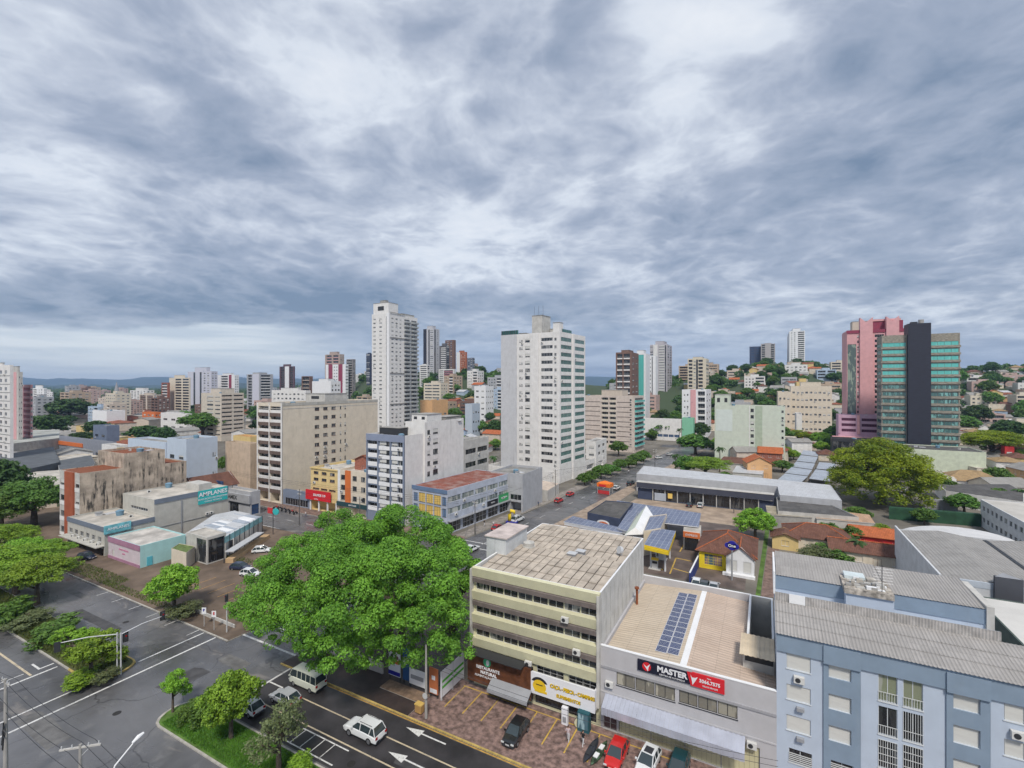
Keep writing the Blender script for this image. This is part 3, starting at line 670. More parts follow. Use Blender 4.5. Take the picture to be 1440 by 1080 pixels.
rp_ = random.Random(12); pm_d = mat('patch_dark', (.072, .071, .073), var=.3, sc=.8, rough=.7); pm_l = mat('patch_light', (.15, .148, .145), var=.3, sc=.8, rough=.8)
for i, (x, y, w_, d_) in enumerate([(-70, 22, 9, 2.2), (-95, 36, 14, 1.6), (-66, 34, 3, 5), (-110, 39, 8, 1.2), (-46, 24, 16, 1.4), (-80, 20, 4, 3), (-64, 39.5, 5, 1.8), (-30, 37, 6, 1.1), (-20, 34.6, 9, .9), (-88, 31 + 4, 3.5, 1.2), (-58, 19, 7, 1)]):
    mb = MB(); k = 10; pts = [(x + w_ / 2 * (1 + .18 * rp_.uniform(-1, 1)) * (1 if q_ < 2 or q_ > 7 else -1) * (1 if abs(q_ - 4.5) > 1 else 1), y) for q_ in range(k)]
    pts = [(x + w_ / 2 * c_ * rp_.uniform(.93, 1.04), y + d_ / 2 * e_ * rp_.uniform(.85, 1.08)) for c_, e_ in ((-1, -1), (-.4, -1), (.3, -1), (1, -1), (1, 0), (1, 1), (.4, 1), (-.3, 1), (-1, 1), (-1, 0))]
    mb.poly([(a, b_, .0105) for a, b_ in pts], pm_d if i % 3 else pm_l); struct(mb.build('road_patch'))
for i, (x, y, lb_) in enumerate(((-66, 27, 'round iron manhole cover in the middle of the junction'), (-44, 22.5, 'round iron manhole cover on the near carriageway by the grassy median'), (-90, 38, 'round iron manhole cover left of the junction beyond the left median'), (-36.5, 34.4, 'round iron manhole cover beside the white ladder marking'))):
    mb = MB(); mb.tube([(0, 0, .006), (0, 0, .02)], .42, mat('iron_cover', (.03, .028, .027), var=.3, sc=5, rough=.6), 18); tag(mb.build('manhole_cover', loc=(x, y, 0)), lb_, 'manhole cover')
# ------------------------------------------------------------------ near buildings
def DB(yb, z=0): return (H - z) * F / (yb - 540.0)
def onY(px, py, Yp):
    a = (px - 720) / F; v = CD + CR * a; t = Yp / v.y; return v.x * t, H - (py - 540) / F * t
def onX(px, py, Xp):
    a = (px - 720) / F; v = CD + CR * a; t = Xp / v.x; return v.y * t, H - (py - 540) / F * t
# cream office block -------------------------------------------------
creamy = mat('pale_yellow_render', (.62, .60, .41), streak=.3, var=.07, dirt=(.33, .30, .2)); umber = mat('stained_brown_ledge', (.15, .125, .115), streak=.5, var=.25, dirt=(.3, .28, .26))
b = Bld('office_building', 'cream five-storey office block with grey sheet roof and brown window ledges', 'office building', (-32.6, 51), 16.6, 21.1, 0, 14.9, mw=mat('stained_white_side_wall', (.56, .56, .54), streak=.7, var=.12, dirt=(.27, .26, .24)), par=.55, nf=1)
b.mats['F'] = creamy; b.mats['cap'] = whiteclean
bw = b.w
for k, (z0, z1) in enumerate(((12.05, 13.05), (9.15, 10.15), (6.25, 7.25))):
    n = 8
    for i in range(n): b.win('F', .35 + i * (bw - .7) / n, .35 + (i + 1) * (bw - .7) / n - .07, z0, z1, 'band', alu, glassd if (i + k) % 3 else glass, .3)
for i in range(4): b.win('F', .8 + i * 4, .8 + i * 4 + 3.4, 3.55, 5.0, 'grid', alu, glassd, .3)
b.win('F', 8.6, 12.2, .3, 2.4, 'curtainwall', dark, glassd, .3); b.win('F', 12.6, 16.1, .3, 2.4, 'curtainwall', dark, glassd, .3); b.win('F', .5, 8.0, .3, 2.5, 'curtainwall', dark, glassd, .3)
b.acc = False; b.done(); b.wall.data.materials
for z0, z1 in ((13.75, 14.95), (10.85, 12.05), (7.95, 9.15), (5.0, 6.2)):
    mb = MB(); y0, y1 = -.55, -.32
    mb.poly([(.0, y0, z1 - .05), (bw, y0, z1 - .05), (bw, y1, z0), (0, y1, z0)][::-1], creamy); mb.poly([(0, y0, z1 - .05), (bw, y0, z1 - .05), (bw, 0, z1), (0, 0, z1)], creamy)
    mb.poly([(0, y1, z0), (bw, y1, z0), (bw, 0, z0), (0, 0, z0)][::-1], creamy)
    for x in (0, bw): mb.poly([(x, y0, z1 - .05), (x, y1, z0), (x, 0, z0), (x, 0, z1)], creamy)
    mb.build('facade_band', b.root)
for z0 in (13.1, 10.2, 7.3):
    mb = MB(); mb.poly([(.1, -.46, z0 + .5), (bw - .3, -.46, z0 + .5), (bw - .3, -.12, z0 + .64), (.1, -.12, z0 + .64)], umber); mb.box(.1, -.46, z0, bw - .3, -.05, z0 + .5, umber); mb.build('ledge', b.root)
b.box('pilaster', bw - .3, -.6, 2.4, bw + .01, -.004, 14.7, lightconc); b.box('pilaster', -.25, -.6, 2.4, -.003, .3, 14.7, lightconc)
# roof of overlapping sheets
def panelmat(name, c, v=.25):
    m = mat(name, c, var=.25, sc=.6, rough=.9, streak=0); old_ = m
    if 'island' in m: return m
    m['island'] = 1; t_ = m.node_tree; bb = t_.nodes['Principled BSDF']; src = bb.inputs['Base Color'].links[0].from_socket
    g = t_.nodes.new('ShaderNodeNewGeometry'); hs = t_.nodes.new('ShaderNodeHueSaturation'); mm = t_.nodes.new('ShaderNodeMath'); mm.operation = 'MULTIPLY_ADD'; mm.inputs[1].default_value = v; mm.inputs[2].default_value = 1 - v * .6
    t_.links.new(g.outputs['Random Per Island'], mm.inputs[0]); t_.links.new(mm.outputs[0], hs.inputs['Value']); t_.links.new(src, hs.inputs['Color']); t_.links.new(hs.outputs[0], bb.inputs['Base Color']); return m
sheetm = panelmat('weathered_roof_sheets', (.47, .41, .34), .2)
mb = MB(); rn = random.Random(3)
mb.box(.22, .22, 14.36, bw - .22, 20.88, 14.40, mat('roof_gap_dark', (.10, .085, .07), var=.3))
ny = [(.5, 10.2, 4, 14.42, .5), (10.9, 20.6, 4, 14.5, .55)]
for y0, y1, n, zb, rise in ny:
    for j in range(n):
        ya = y0 + (y1 - y0) * j / n; yb = y0 + (y1 - y0) * (j + 1) / n
        for i in range(15):
            xa = .3 + (bw - .6) * i / 15 + .045; xb = .3 + (bw - .6) * (i + 1) / 15 - .045
            if y0 > 10 and False: continue
            za = zb + rise * j / n + .10; zc = zb + rise * (j + 1) / n
            e = rn.uniform(-.02, .03); yq = yb - rn.choice((.02, .14, .2))
            mb.poly([(xa, ya, za - .06 + e), (xb, ya, za - .06 + e), (xb, yq, zc + e), (xa, yq, zc + e)], sheetm); mb.poly([(xa, ya, za - .18), (xb, ya, za - .18), (xb, ya, za - .06 + e), (xa, ya, za - .06 + e)], sheetm)
            mb.poly([(xa, ya, za - .18), (xa, ya, za - .06 + e), (xa, yq, zc + e), (xa, yq, zc + e - .12)], sheetm)
mb.build('roof_sheets', b.root)
b.box('stair_tower', -1.5, 5.6, 0, 1.6, 12, 16.9, mat('pale_grey_side', (.55, .57, .58), streak=.35)); b.box('stair_tower_roof', -1.7, 5.4, 16.9, 1.8, 12.2, 17.05, mat('pinkish_roof', (.52, .45, .42), var=.3, sc=.4))
mb = MB(); mb.tube([(3, 9.8, 14.8), (3, 9.8, 15.0)], .9, lightconc, 14); mb.tube([(3, 9.8, 15.0), (3, 9.8, 15.5), (3, 9.8, 15.7)], [.75, .8, .3], lightconc, 14); mb.build('water_tank', b.root)
for x_, y_ in ((9.2, 9.0), (9.9, 10.4)): mb = MB(); mb.box(x_, y_, 14.6, x_ + 1.0, y_ + .9, 15.15, grey); mb.box(x_ - .15, y_ - .1, 15.15, x_ + 1.1, y_ + 1.0, 15.23, alu); mb.build('roof_vent', b.root)
mb = MB(); mb.tube([(15.4, 13, 14.7), (15.4, 13, 15.4)], .12, alu, 8); mb.tube([(15.4, 13, 15.4), (15.15, 12.7, 15.5)], .5, alu, 12); mb.build('dish_antenna', b.root)
for a, z in ((12.2, 11.0), (13.6, 7.7), (7.6, 4.75)): put('air_conditioner', acmesh(), b.root, (a, -.5, z))
for i in range(12): b.box('side_wall_joint', bw, .2 + i * 1.78, .2, bw + .015, .26 + i * 1.78, 14.2, mat('joint_stain', (.33, .32, .30), var=.3)) if i < 12 else 0
mb = MB(); mb.box(1.5, -.34, 12.05, 4.2, -.30, 12.9, white)
# signs on the yard side of the block
def ellipse_prism(mb, x, z, rx, rz, y0, y1, m, n=20, a0=0, a1=360, M=None):
    p = [(x + rx * math.cos(R(a0 + (a1 - a0) * i / n)), z + rz * math.sin(R(a0 + (a1 - a0) * i / n))) for i in range(n + (1 if a1 - a0 < 360 else 0))]
    mb.poly([(a_, y0, c_) for a_, c_ in p], m)
    for i in range(len(p)): a_, c_ = p[i], p[(i + 1) % len(p)]; mb.poly([(a_[0], y1, a_[1]), (c_[0], y1, c_[1]), (c_[0], y0, c_[1]), (a_[0], y0, a_[1])], m)
ys = 49.95
xa, za_ = onY(747, 943, ys); xb, zb_ = onY(837, 975, ys); zbot = onY(747, 973, ys)[1]
ox = -32.6
signw = mat('sign_white', (.74, .75, .78), var=.03, rough=.5); sy = mat('sign_yellow', (.75, .50, .02), var=0, rough=.5); sk = mat('sign_black', (.02, .02, .025), var=0, rough=.5); sred = mat('sign_red', (.62, .02, .03), var=0, rough=.5)
mb = MB(); mb.box(xa - ox, -1.15, zbot, xb - ox, -.95, za_, signw); mb.box(xb - ox - .15, -.95, zbot + .1, xb - ox, -.01, za_ - .1, signw); sg = mb.build('sign_board', b.root)
sw, sh = xb - xa, za_ - zbot
text('CAÇA - PESCA - CAMPING', .56, sy, sg, (xa - ox + sw * .655, -1.19, zbot + sh * .62), FRONT, squash=.80, bold=.02); text('CAÇA - PESCA - CAMPING', .56, sk, sg, (xa - ox + sw * .655 + .03, -1.165, zbot + sh * .62 - .03), FRONT, squash=.80, bold=.045, ext=.005)
text('SUPRIMENTOS', .52, sy, sg, (xa - ox + sw * .60, -1.19, zbot + sh * .25), FRONT, squash=.85, bold=.015); text('SUPRIMENTOS', .52, sk, sg, (xa - ox + sw * .60 + .02, -1.165, zbot + sh * .25 - .02), FRONT, squash=.85, bold=.035, ext=.005)
mb = MB(); xe = xa - ox + 1.1; ze = zbot + sh * .45
ellipse_prism(mb, xe, ze - .1, .85, .72, -1.17, -1.15, sy); ellipse_prism(mb, xe, ze + .1, 1.05, .85, -1.185, -1.155, sk, 14, 20, 160); ellipse_prism(mb, xe, ze - .02, .8, .68, -1.195, -1.16, sy, 14, 15, 165); mb.box(xe - .6, -1.19, ze - .75, xe + .95, -1.16, ze - .5, sy); mb.box(xe - .4, -1.2, ze + .05, xe + .4, -1.16, ze + .12, sk); mb.build('emblem', sg)
# wooden slat front
x0_, zt_ = onY(656, 913, 49.6); x1_, zt2 = onY(747, 943, 49.6)
slat = mat('slat_wood', (.17, .065, .03), rough=.55, var=.35, sc=2)
mb = MB(); mb.box(x0_ - ox, -1.1, 1.1, x1_ - ox - .05, -.75, 4.9, mat('slat_backing', (.02, .012, .01), var=0)); n = 62
for i in range(n): a = x0_ - ox + .05 + (x1_ - x0_ - .15) * i / n; mb.box(a, -1.22, 1.15, a + .07, -1.1, 4.85, slat)
fr = mb.build('slat_screen', b.root)
mb = MB(); qa, qb = x0_ - ox + 3.6, x1_ - ox - .02; mb.poly([(qa, -2.5, 1.7), (qb, -2.5, 1.7), (qb, -1.24, 2.4), (qa, -1.24, 2.4)], grey); mb.poly([(qa, -2.5, 1.6), (qa, -1.24, 2.3), (qb, -1.24, 2.3), (qb, -2.5, 1.6)], dark); mb.box(qa, -2.52, 1.35, qb, -2.48, 1.7, grey); mb.build('canopy', b.root)
mb = MB(); ellipse_prism(mb, x0_ - ox + 2.9, 4.0, .52, .52, -1.28, -1.22, mat('emblem_green', (.05, .42, .2), var=0)); ellipse_prism(mb, x0_ - ox + 3.0, 4.0, .22, .34, -1.32, -1.25, signw); mb.build('emblem', fr)
text('RESTAURANTE', .52, signw, fr, (x0_ - ox + 3.0, -1.27, 3.2), FRONT, bold=.01, squash=.95); text('NATURAL', .5, signw, fr, (x0_ - ox + 3.1, -1.27, 2.65), FRONT, bold=.02); text('ALIMENTAÇÃO SAUDÁVEL', .36, signw, fr, (x0_ - ox + 3.2, -1.27, 2.15), FRONT, squash=.95)
b.box('porch_roof', .4, -2.2, 5.0, 7.8, -.6, 5.1, dark)
# grey building with the red and black sign ---------------------------------
gw = mat('light_grey_render', (.46, .455, .47), streak=.2, var=.06, dirt=(.3, .3, .3)); sandy = roofmat('sand_coloured_sheet_roof', (.60, .51, .40), 'sheet', .5, var=.08, dirt=.25, axis='Y', dcol=(.36, .28, .2)); sandy2 = roofmat('sand_pink_sheet_roof', (.60, .48, .39), 'sheet', .5, var=.10, dirt=.3, axis='Y', dcol=(.36, .26, .2))
b = Bld('showroom', 'grey commercial building with sand roof, solar strip and long red and black sign', 'shop building', (-16.0, 51), 17.0, 21.2, 0, 9.1, mw=gw, nf=1)
for (p0, p1) in (((867, 944), (950, 985)), ((955, 968), (1038, 1013))):
    x0, zt = onY(p0[0], p0[1], 51); x1, zb = onY(p1[0], p1[1], 51)
    zt = onY(p0[0], p0[1], 51)[1]; hh = 1.45
    n = 3
    for i in range(n): b.win('F', x0 + 16 + i * (x1 - x0) / n, x0 + 16 + (i + 1) * (x1 - x0) / n - .06, zt - hh, zt, 'plain', dark, glassmat('curtained_glass', (.2, .19, .16), curtain=.9, cc=(.42, .40, .33)), .15)
b.open('F', 2.0, 15.6, .1, 3.3, .3)
b.win('F', .3, 1.8, .1, 2.5, 'plain', lightconc, mat('brown_door', (.10, .06, .06), var=.1))
b.done(roof=False)
dm = mat('pale_yellow_gate', (.55, .52, .33), var=.08, streak=.2, rough=.6)
for i in range(4):
    mb = MB(); a = 2.05 + i * 3.4; mb.box(a, .2, .1, a + 3.3, .29, 3.28, dm)
    for q_ in range(7): mb.box(a + .2 + q_ * .45, .18, .15, a + .23 + q_ * .45, .2, 3.2, mat('gate_groove', (.36, .34, .22), var=0))
    mb.build('gate_panel', b.root)
mb = MB(); W_, D_, t_ = 17.0, 21.2, .25
mb.box(0.01, 0.02, 8.2, W_-.01, t_, 9.098, gw); mb.box(0.01, t_, 8.0, t_, D_ - t_, 8.75, gw); mb.box(0.01, D_ - t_, 8.0, 14.19, D_-.01, 9.4, gw); mb.box(-.04, -.04, 9.1, W_ + .0, t_ + .05, 9.18, whiteclean); mb.box(0, D_ - t_, 9.4, 14.4, D_ + .03, 9.47, whiteclean); mb.build('parapet', b.root)
mb = MB(); mb.poly([(t_, t_, 8.25), (8.5, t_, 8.75), (8.5, D_ - t_, 8.75), (t_, D_ - t_, 8.25)], sandy); mb.build('roof', b.root)
mb = MB(); mb.poly([(8.5, t_, 8.75), (14.2, t_, 8.42), (14.2, D_ - t_, 8.42), (8.5, D_ - t_, 8.75)], sandy2); mb.poly([(14.2, t_, 8.42), (W_, t_, 8.25), (W_, 9.0, 8.25), (14.2, 9.0, 8.42)], sandy2); mb.build('roof', b.root)
b.box('ridge_flashing', 8.2, .3, 8.72, 8.85, D_ - .3, 8.80, whiteclean)
mb = MB(); sp = mat('solar_frame', (.55, .57, .62), var=0, rough=.4)
for i in range(2):
    for j in range(13):
        x = 5.35 + i * 1.25; y = 2.6 + j * 1.28; z = 8.62 + i * .07
        mb.box(x, y, z, x + 1.2, y + 1.22, z + .05, sp); mb.poly([(x + .05, y + .05, z + .055), (x + 1.15, y + .05, z + .055), (x + 1.15, y + 1.17, z + .055), (x + .05, y + 1.17, z + .055)], solarm)
        for q_ in range(1, 4): mb.box(x + .05, y + .3 * q_, z + .05, x + 1.15, y + .3 * q_ + .015, z + .06, sp)
mb.build('solar_panels', b.root)
# light well and rear annex at the right
mb = MB(); 
for bx_ in ((14.2, 9, 14.45, 21.2), (14.45, 9, 16.95, 9.25), (16.75, 9.25, 16.95, 21.2), (14.45, 20.9, 16.75, 21.2)): mb.box(bx_[0], bx_[1], 3, bx_[2], bx_[3], 9.35, lightconc); mb.box(bx_[0], bx_[1], 9.35, bx_[2], bx_[3], 9.42, whiteclean)
mb.box(14.45, 9.25, 3, 16.75, 20.9, 3.1, concrete); mb.build('light_well', b.root)
mb = MB(); mb.box(14.0, 4.2, 8.3, 16.9, 7.6, 10.0, lightconc); mb.box(14.2, 4.15, 9.2, 16.8, 4.25, 9.8, dark); mb.build('roof_housing', b.root)
mb = MB()
for i in range(14): a = 13.7 + i * .23; mb.box(a, 3.3, 10.15 + (i % 2) * .04, a + .23, 8.0, 10.2 + (i % 2) * .04, mat('cream_corrugated', (.62, .52, .38), var=.15))
mb.build('roof_housing_cover', b.root)
mb = MB(); mb.tube([(.8, 13.5, 8.2), (.8, 13.5, 10.4)], .16, rust, 8); mb.tube([(.8, 13.5, 10.4), (.8, 13.5, 10.6)], [.34, .3], rust, 8); mb.build('chimney_pipe', b.root)
b.box('string_course', -.02, -.09, 6.75, 17.0, -.002, 7.0, mat('grey_course', (.33, .33, .35), var=.1)); b.box('string_course', -.02, -.06, 4.05, 17.0, -.002, 4.2, gw)
mb = MB(); n = 60; am = mat('awning_metal', (.50, .53, .62), rough=.4, var=.12, metal=.3)
for i in range(n):
    a = .55 + i * 13.8 / n; w_ = 13.8 / n; dz = .04 * (i % 2)
    mb.poly([(a, -1.6, 3.35 + dz), (a + w_, -1.6, 3.35 + dz), (a + w_, -.02, 4.0 + dz), (a, -.02, 4.0 + dz)], am); mb.poly([(a, -1.6 + dz, 2.6), (a + w_, -1.6 + dz, 2.6), (a + w_, -1.6 + dz, 3.39), (a, -1.6 + dz, 3.39)], am)
mb.build('awning', b.root)
mb = MB(); mb.box(3.6, .02, 2.35, 5.3, .18, 3.1, lightconc); mb.box(3.75, -.02, 2.45, 5.15, .06, 3.0, dark); mb.build('vent_window', b.root)
put('air_conditioner', acmesh(), b.root, (.6, 0, 4.9)); put('air_conditioner', acmesh(), b.root, (14.5, 0, 3.2))
xs0, zs1 = onY(897, 925.5, 51); xs1, zs0 = onY(1019, 973, 51); zsl = onY(897, 938, 51)[1]; x0 = xs0 + 16; x1 = xs1 + 16; zh = 1.15; zt = zs1
mb = MB(); xm = x0 + (x1 - x0) * .645; mb.box(x0, -.16, zt - zh, xm, -.01, zt, mat('sign_ink', (.012, .013, .03), var=0, rough=.4)); mb.poly([(xm - .12, -.17, zt - zh - .08), (x1, -.17, zt - zh - .08), (x1, -.17, zt + .12), (xm - .5, -.17, zt + .12)], sred); mb.box(xm, -.165, zt - zh - .08, x1, -.01, zt + .12, sred); sg = mb.build('sign_board', b.root)
text('MASTER', .78, signw, sg, (x0 + 3.5, -.19, zt - .46), FRONT, bold=.03, squash=1.05); text('CENTRO DE AUTOPEÇAS', .2, signw, sg, (x0 + 3.5, -.19, zt - .98), FRONT, squash=1.1)
text('3066.7575', .46, signw, sg, (xm + 1.65, -.19, zt - .5), FRONT, bold=.012); text('Fone', .18, signw, sg, (xm + 1.6, -.19, zt - .1), FRONT); text('PEÇAS E SERVIÇOS', .17, signw, sg, (xm + 1.7, -.19, zt - .95), FRONT)
mb = MB(); ellipse_prism(mb, x0 + .95, zt - .55, .45, .45, -.2, -.16, sred); mb.poly([(x0 + .6, -.21, zt - .3), (x0 + .95, -.21, zt - .55), (x0 + 1.35, -.21, zt - .15), (x0 + 1.15, -.21, zt - .6), (x0 + 1.1, -.21, zt - 1.0), (x0 + .9, -.21, zt - .7)], signw); mb.poly([(xm - .15, -.2, zt - .1), (xm + .0, -.2, zt - .35), (xm + .25, -.2, zt - .35), (xm + .55, -.2, zt - .2), (xm + .3, -.2, zt - .7), (xm + .05, -.2, zt - 1.1), (xm - .02, -.2, zt - .6)], signw); mb.build('emblem', sg)
# light blue apartment block --------------------------------------------------
lb = mat('light_blue_wall', (.46, .53, .63), streak=.4, var=.05, dirt=(.38, .42, .5)); db = mat('mid_blue_wall', (.22, .29, .375), var=.07, streak=.3, dirt=(.3, .35, .4))
b = Bld('apartment_block', 'light blue apartment block with grey ribbed roof at the lower right', 'apartment block', (1.0, 51), 23, 5.6, 0, 14.7, mw=lb, nf=1)
b.frame = mat('window_frame_pale', (.55, .58, .6), var=0)
bars = mat('window_bars', (.6, .62, .62), var=0)
def bw_(p0, p1, style, gm=None, fm=None, dep=.15):
    x0, zt = onY(*p0, 51); x1, _ = onY(p1[0], p1[1], 51); zb = onY(p0[0], p1[1] - (p1[0] - p0[0]) * .2, 51)[1]
    b.win('F', x0 - 1, x1 - 1, zb, zt, style, fm, gm, dep); return x0 - 1, x1 - 1, zb, zt
for r_ in range(3):
    dy = 43 * r_
    bw_((1106, 918 + dy), (1140, 946 + dy), 'shut'); bw_((1165, 930 + dy * 1.02), (1197, 958 + dy * 1.02), 'shut'); bw_((1340, 970 + dy * 1.1), (1378, 1003 + dy * 1.1), 'shut'); bw_((1412, 989 + dy * 1.15), (1441, 1018 + dy * 1.15), 'shut')
    for p0, p1 in (((1235, 945), (1262, 990)), ((1270, 953), (1298, 999))):
        q_ = bw_((p0[0], p0[1] + dy * 1.09), (p1[0], p1[1] + dy * 1.09), 'plain', glassd if r_ else glassmat('greenish_pane', (.22, .24, .16)))
        mb = MB(); n = 8 if r_ else 7
        for i in range(n + 1): a = q_[0] + (q_[1] - q_[0]) * i / n; mb.box(a - .015, -.04, q_[2], a + .015, -.01, q_[3] if r_ == 2 or p0[0] > 1265 and r_ else q_[2] + .8, bars)
        for i in range(5 if r_ == 2 else 2): z = q_[2] + (.8 if r_ != 2 else (q_[3] - q_[2])) * i / (4 if r_ == 2 else 1); mb.box(q_[0], -.05, z, q_[1], -.02, z + .04, bars)
        mb.build('window_grille', b.root)
for p0, p1 in (((1109, 1051), (1142, 1077)), ((1168, 1067), (1200, 1092))):
    q_ = bw_(p0, p1, 'plain', glassd); mb = MB()
    for i in range(6): mb.box(q_[0], -.06, q_[2] + i * .17, q_[1], -.02, q_[2] + i * .17 + .06, bars)
    mb.build('window_grille', b.root)
b.done(roof=False)
for pa, pb_ in ((1157.5, 1210), (1330, 1392)): x0 = onY(pa, 900, 51)[0] - 1; x1 = onY(pb_, 900, 51)[0] - 1; 
def strip(pa, pb_, y, m, z0=0, z1=14.7, nm='facade_band'):
    x0 = onY(pa, 900, 51)[0] - 1; x1 = onY(pb_, 900, 51)[0] - 1; b.box(nm, x0, -y, z0, x1, -.003, z1, m)
# darker recessed bays are drawn proud of the wall between the windows
def bay(pa, pb_):
    x0 = onY(pa, 900, 51)[0] - 1; x1 = onY(pb_, 900, 51)[0] - 1; mb = MB(); ops = [(round(a, 3), round(a + w_, 3), round(z, 3), round(z + h_, 3), .12) for (k, a, z, w_, h_, *_r) in b.wins if x0 < a < x1]
    mb.panel((x0, -.12), (1, 0), (0, -1), x1 - x0, 0, 13.1, [(round(o[0] - x0, 3), round(o[1] - x0, 3), *o[2:]) for o in ops], db); mb.box(x0, -.12, 0, x0 + .01, 0, 13.1, db); mb.box(x1 - .01, -.12, 0, x1, 0, 13.1, db)
    # openings are cut through, keep the panes visible
    mb2 = MB(); mb2.v, mb2.f, mb2.m, mb2.mats = mb.v, [], [], mb.mats
    for f, m_ in zip(mb.f, mb.m):
        ys_ = [mb.v[i][1] for i in f]
        if min(ys_) > -.001 and max(ys_) < .02: continue
        mb2.f.append(f); mb2.m.append(m_)
    mb2.build('dark_blue_bay', b.root)
bay(1157.5, 1210); bay(1330, 1392)
b.box('top_band', -.02, -.16, 13.1, 23, -.003, 14.72, db); b.box('bay_top', onY(1157.5, 900, 51)[0] - 1, -.3, 12.95, onY(1210, 900, 51)[0] - 1, -.165, 14.55, db); b.box('bay_top', onY(1330, 900, 51)[0] - 1, -.3, 12.95, onY(1392, 900, 51)[0] - 1, -.165, 14.55, db)
for p_ in ((1116, 948), (1420, 1024)): x0, z = onY(*p_, 51); put('air_conditioner', acmesh(), b.root, (x0 - 1, 0, z - .6))
for p_ in ((1120, 994), (1120, 1036)): x0, z = onY(*p_, 51); b.box('wall_box', x0 - 1, -.35, z - .2, x0 - .4, -.003, z + .1, grey)
def ribbed(parent, name, x0, x1, pts, m, pitch=.28, amp=.05):
    """corrugated sheet: ridges run with the slope pts=((y,z),(y,z))"""
    mb = MB(); n = int((x1 - x0) / (pitch / 2)); (ya, za), (yb, zb) = pts; L = len(mb.v)
    for i in range(n + 1): x = x0 + (x1 - x0) * i / n; o_ = amp * (i % 2); mb.v += [(x, ya, za + o_), (x, yb, zb + o_)]
    k = mb.mi(m)
    for i in range(n): mb.f.append((2 * i, 2 * i + 2, 2 * i + 3, 2 * i + 1)); mb.m.append(k)
    return mb.build(name, parent)
asb = roofmat('old_asbestos_roof', (.40, .385, .37), 'sheet', .28, var=.12, dirt=.4, dcol=(.24, .23, .22))
for j in range(3): ribbed(b.root, 'roof', -.1, 23, ((-.35 + j * 1.75, 14.78 + j * .32), (-.35 + (j + 1) * 1.75 + .12, 14.78 + (j + 1) * .32 - .02)), asb)
asbv = mat('old_asbestos_upstand', (.40, .385, .37), streak=.8, var=.25, sc=1.2, dirt=(.12, .12, .11))
mb = MB(); k = mb.mi(asbv); n = 150; X1 = onY(1408, 884, 56)[0] - 1
for i in range(n + 1): x = -.05 + (X1 + .05) * i / n; o_ = .06 * (i % 2); mb.v += [(x, 4.95 + o_, 15.6), (x, 4.95 + o_, 16.6)]
for i in range(n): mb.f.append((2 * i, 2 * i + 2, 2 * i + 3, 2 * i + 1)); mb.m.append(k)
mb.box(-.05, 5.1, 15.3, X1, 5.2, 16.55, grey); mb.box(1.2, 4.86, 15.75, 2.6, 4.93, 16.65, whiteclean); mb.build('roof_upstand', b.root)
mb = MB(); mb.box(X1, 5.2, 14.5, X1 + .2, 5.3, 16.6, whiteclean); mb.box(X1, -.3, 15, X1 + .25, 5.2, 15.9, asbv); 
# rear wing on the same block, seen over the front roof
xr = onY(1308, 780, 61)[0] - 1; xr2 = onY(1395, 862, 60)[0] - 1
b.box('rear_wing_wall', 0, 9.0, 0, xr2, 15.2, 16.9, lb); b.box('courtyard_floor', 0.05, 5.3, 14.6, xr2, 9.0, 14.9, lb); b.box('rear_wing_top', .0, 8.9, 15.55, xr2, 8.998, 16.95, db)
mb = MB(); L_ = (xr2 - .1)
for j in range(2): ribbed(b.root, 'roof', .1, 15.9 * .62, ((8.8 + j * 3.4, 17.0 + j * .25), (12.3 + j * 3.4, 17.25 + j * .25)), asb); ribbed(b.root, 'roof', 15.9 * .62 + .1, xr2 - .5, ((8.8 + j * 3.4, 17.0 + j * .2), (12.3 + j * 3.4, 17.2 + j * .2)), asb)
b.box('gutter_wall', -.15, 8.8, 14.9, .04, 15.7, 17.35, whiteclean); b.box('gutter_wall', xr2 - .45, 8.7, 15, xr2 + .1, 15.3, 17.3, lightconc)
xt = onY(1193, 820, 57)[0] - 1
mb = MB(); mb.box(xt, 7.6, 14.9, xt + 3.9, 11.0, 16.8, lb); mb.box(xt - .15, 7.4, 16.8, xt + 3.9, 11.1, 17.35, mat('messy_tarpaulin', (.42, .38, .33), var=.75, sc=1.4, bump=1.0)); mb.box(xt + .2, 10.2, 17.4, xt + 2.0, 11.6, 17.7, mat('pale_tank_lid', (.6, .68, .7), var=.1)); mb.build('water_tank_house', b.root)
rr_ = random.Random(8); mb = MB()
for i in range(40): x, y = xt + rr_.uniform(0, 3.4), rr_.uniform(7.6, 10.4); mb.box(x, y, 17.3, x + rr_.uniform(.2, .9), y + rr_.uniform(.1, .6), 17.36 + rr_.random() * .35, rr_.choice((lightconc, rooflight, concrete, whiteclean)))
mb.build('rubble', b.root)
mb = MB(); mb.tube([(xt + 3, 7.9, 17.3), (xt + 3, 7.9, 20)], .035, dark, 5)
for i in range(6): mb.tube([(xt + 2.3, 7.9, 18.2 + i * .28), (xt + 3.9, 7.9 + .2, 18.2 + i * .28)], .015, alu, 4)
mb.build('aerial', b.root)
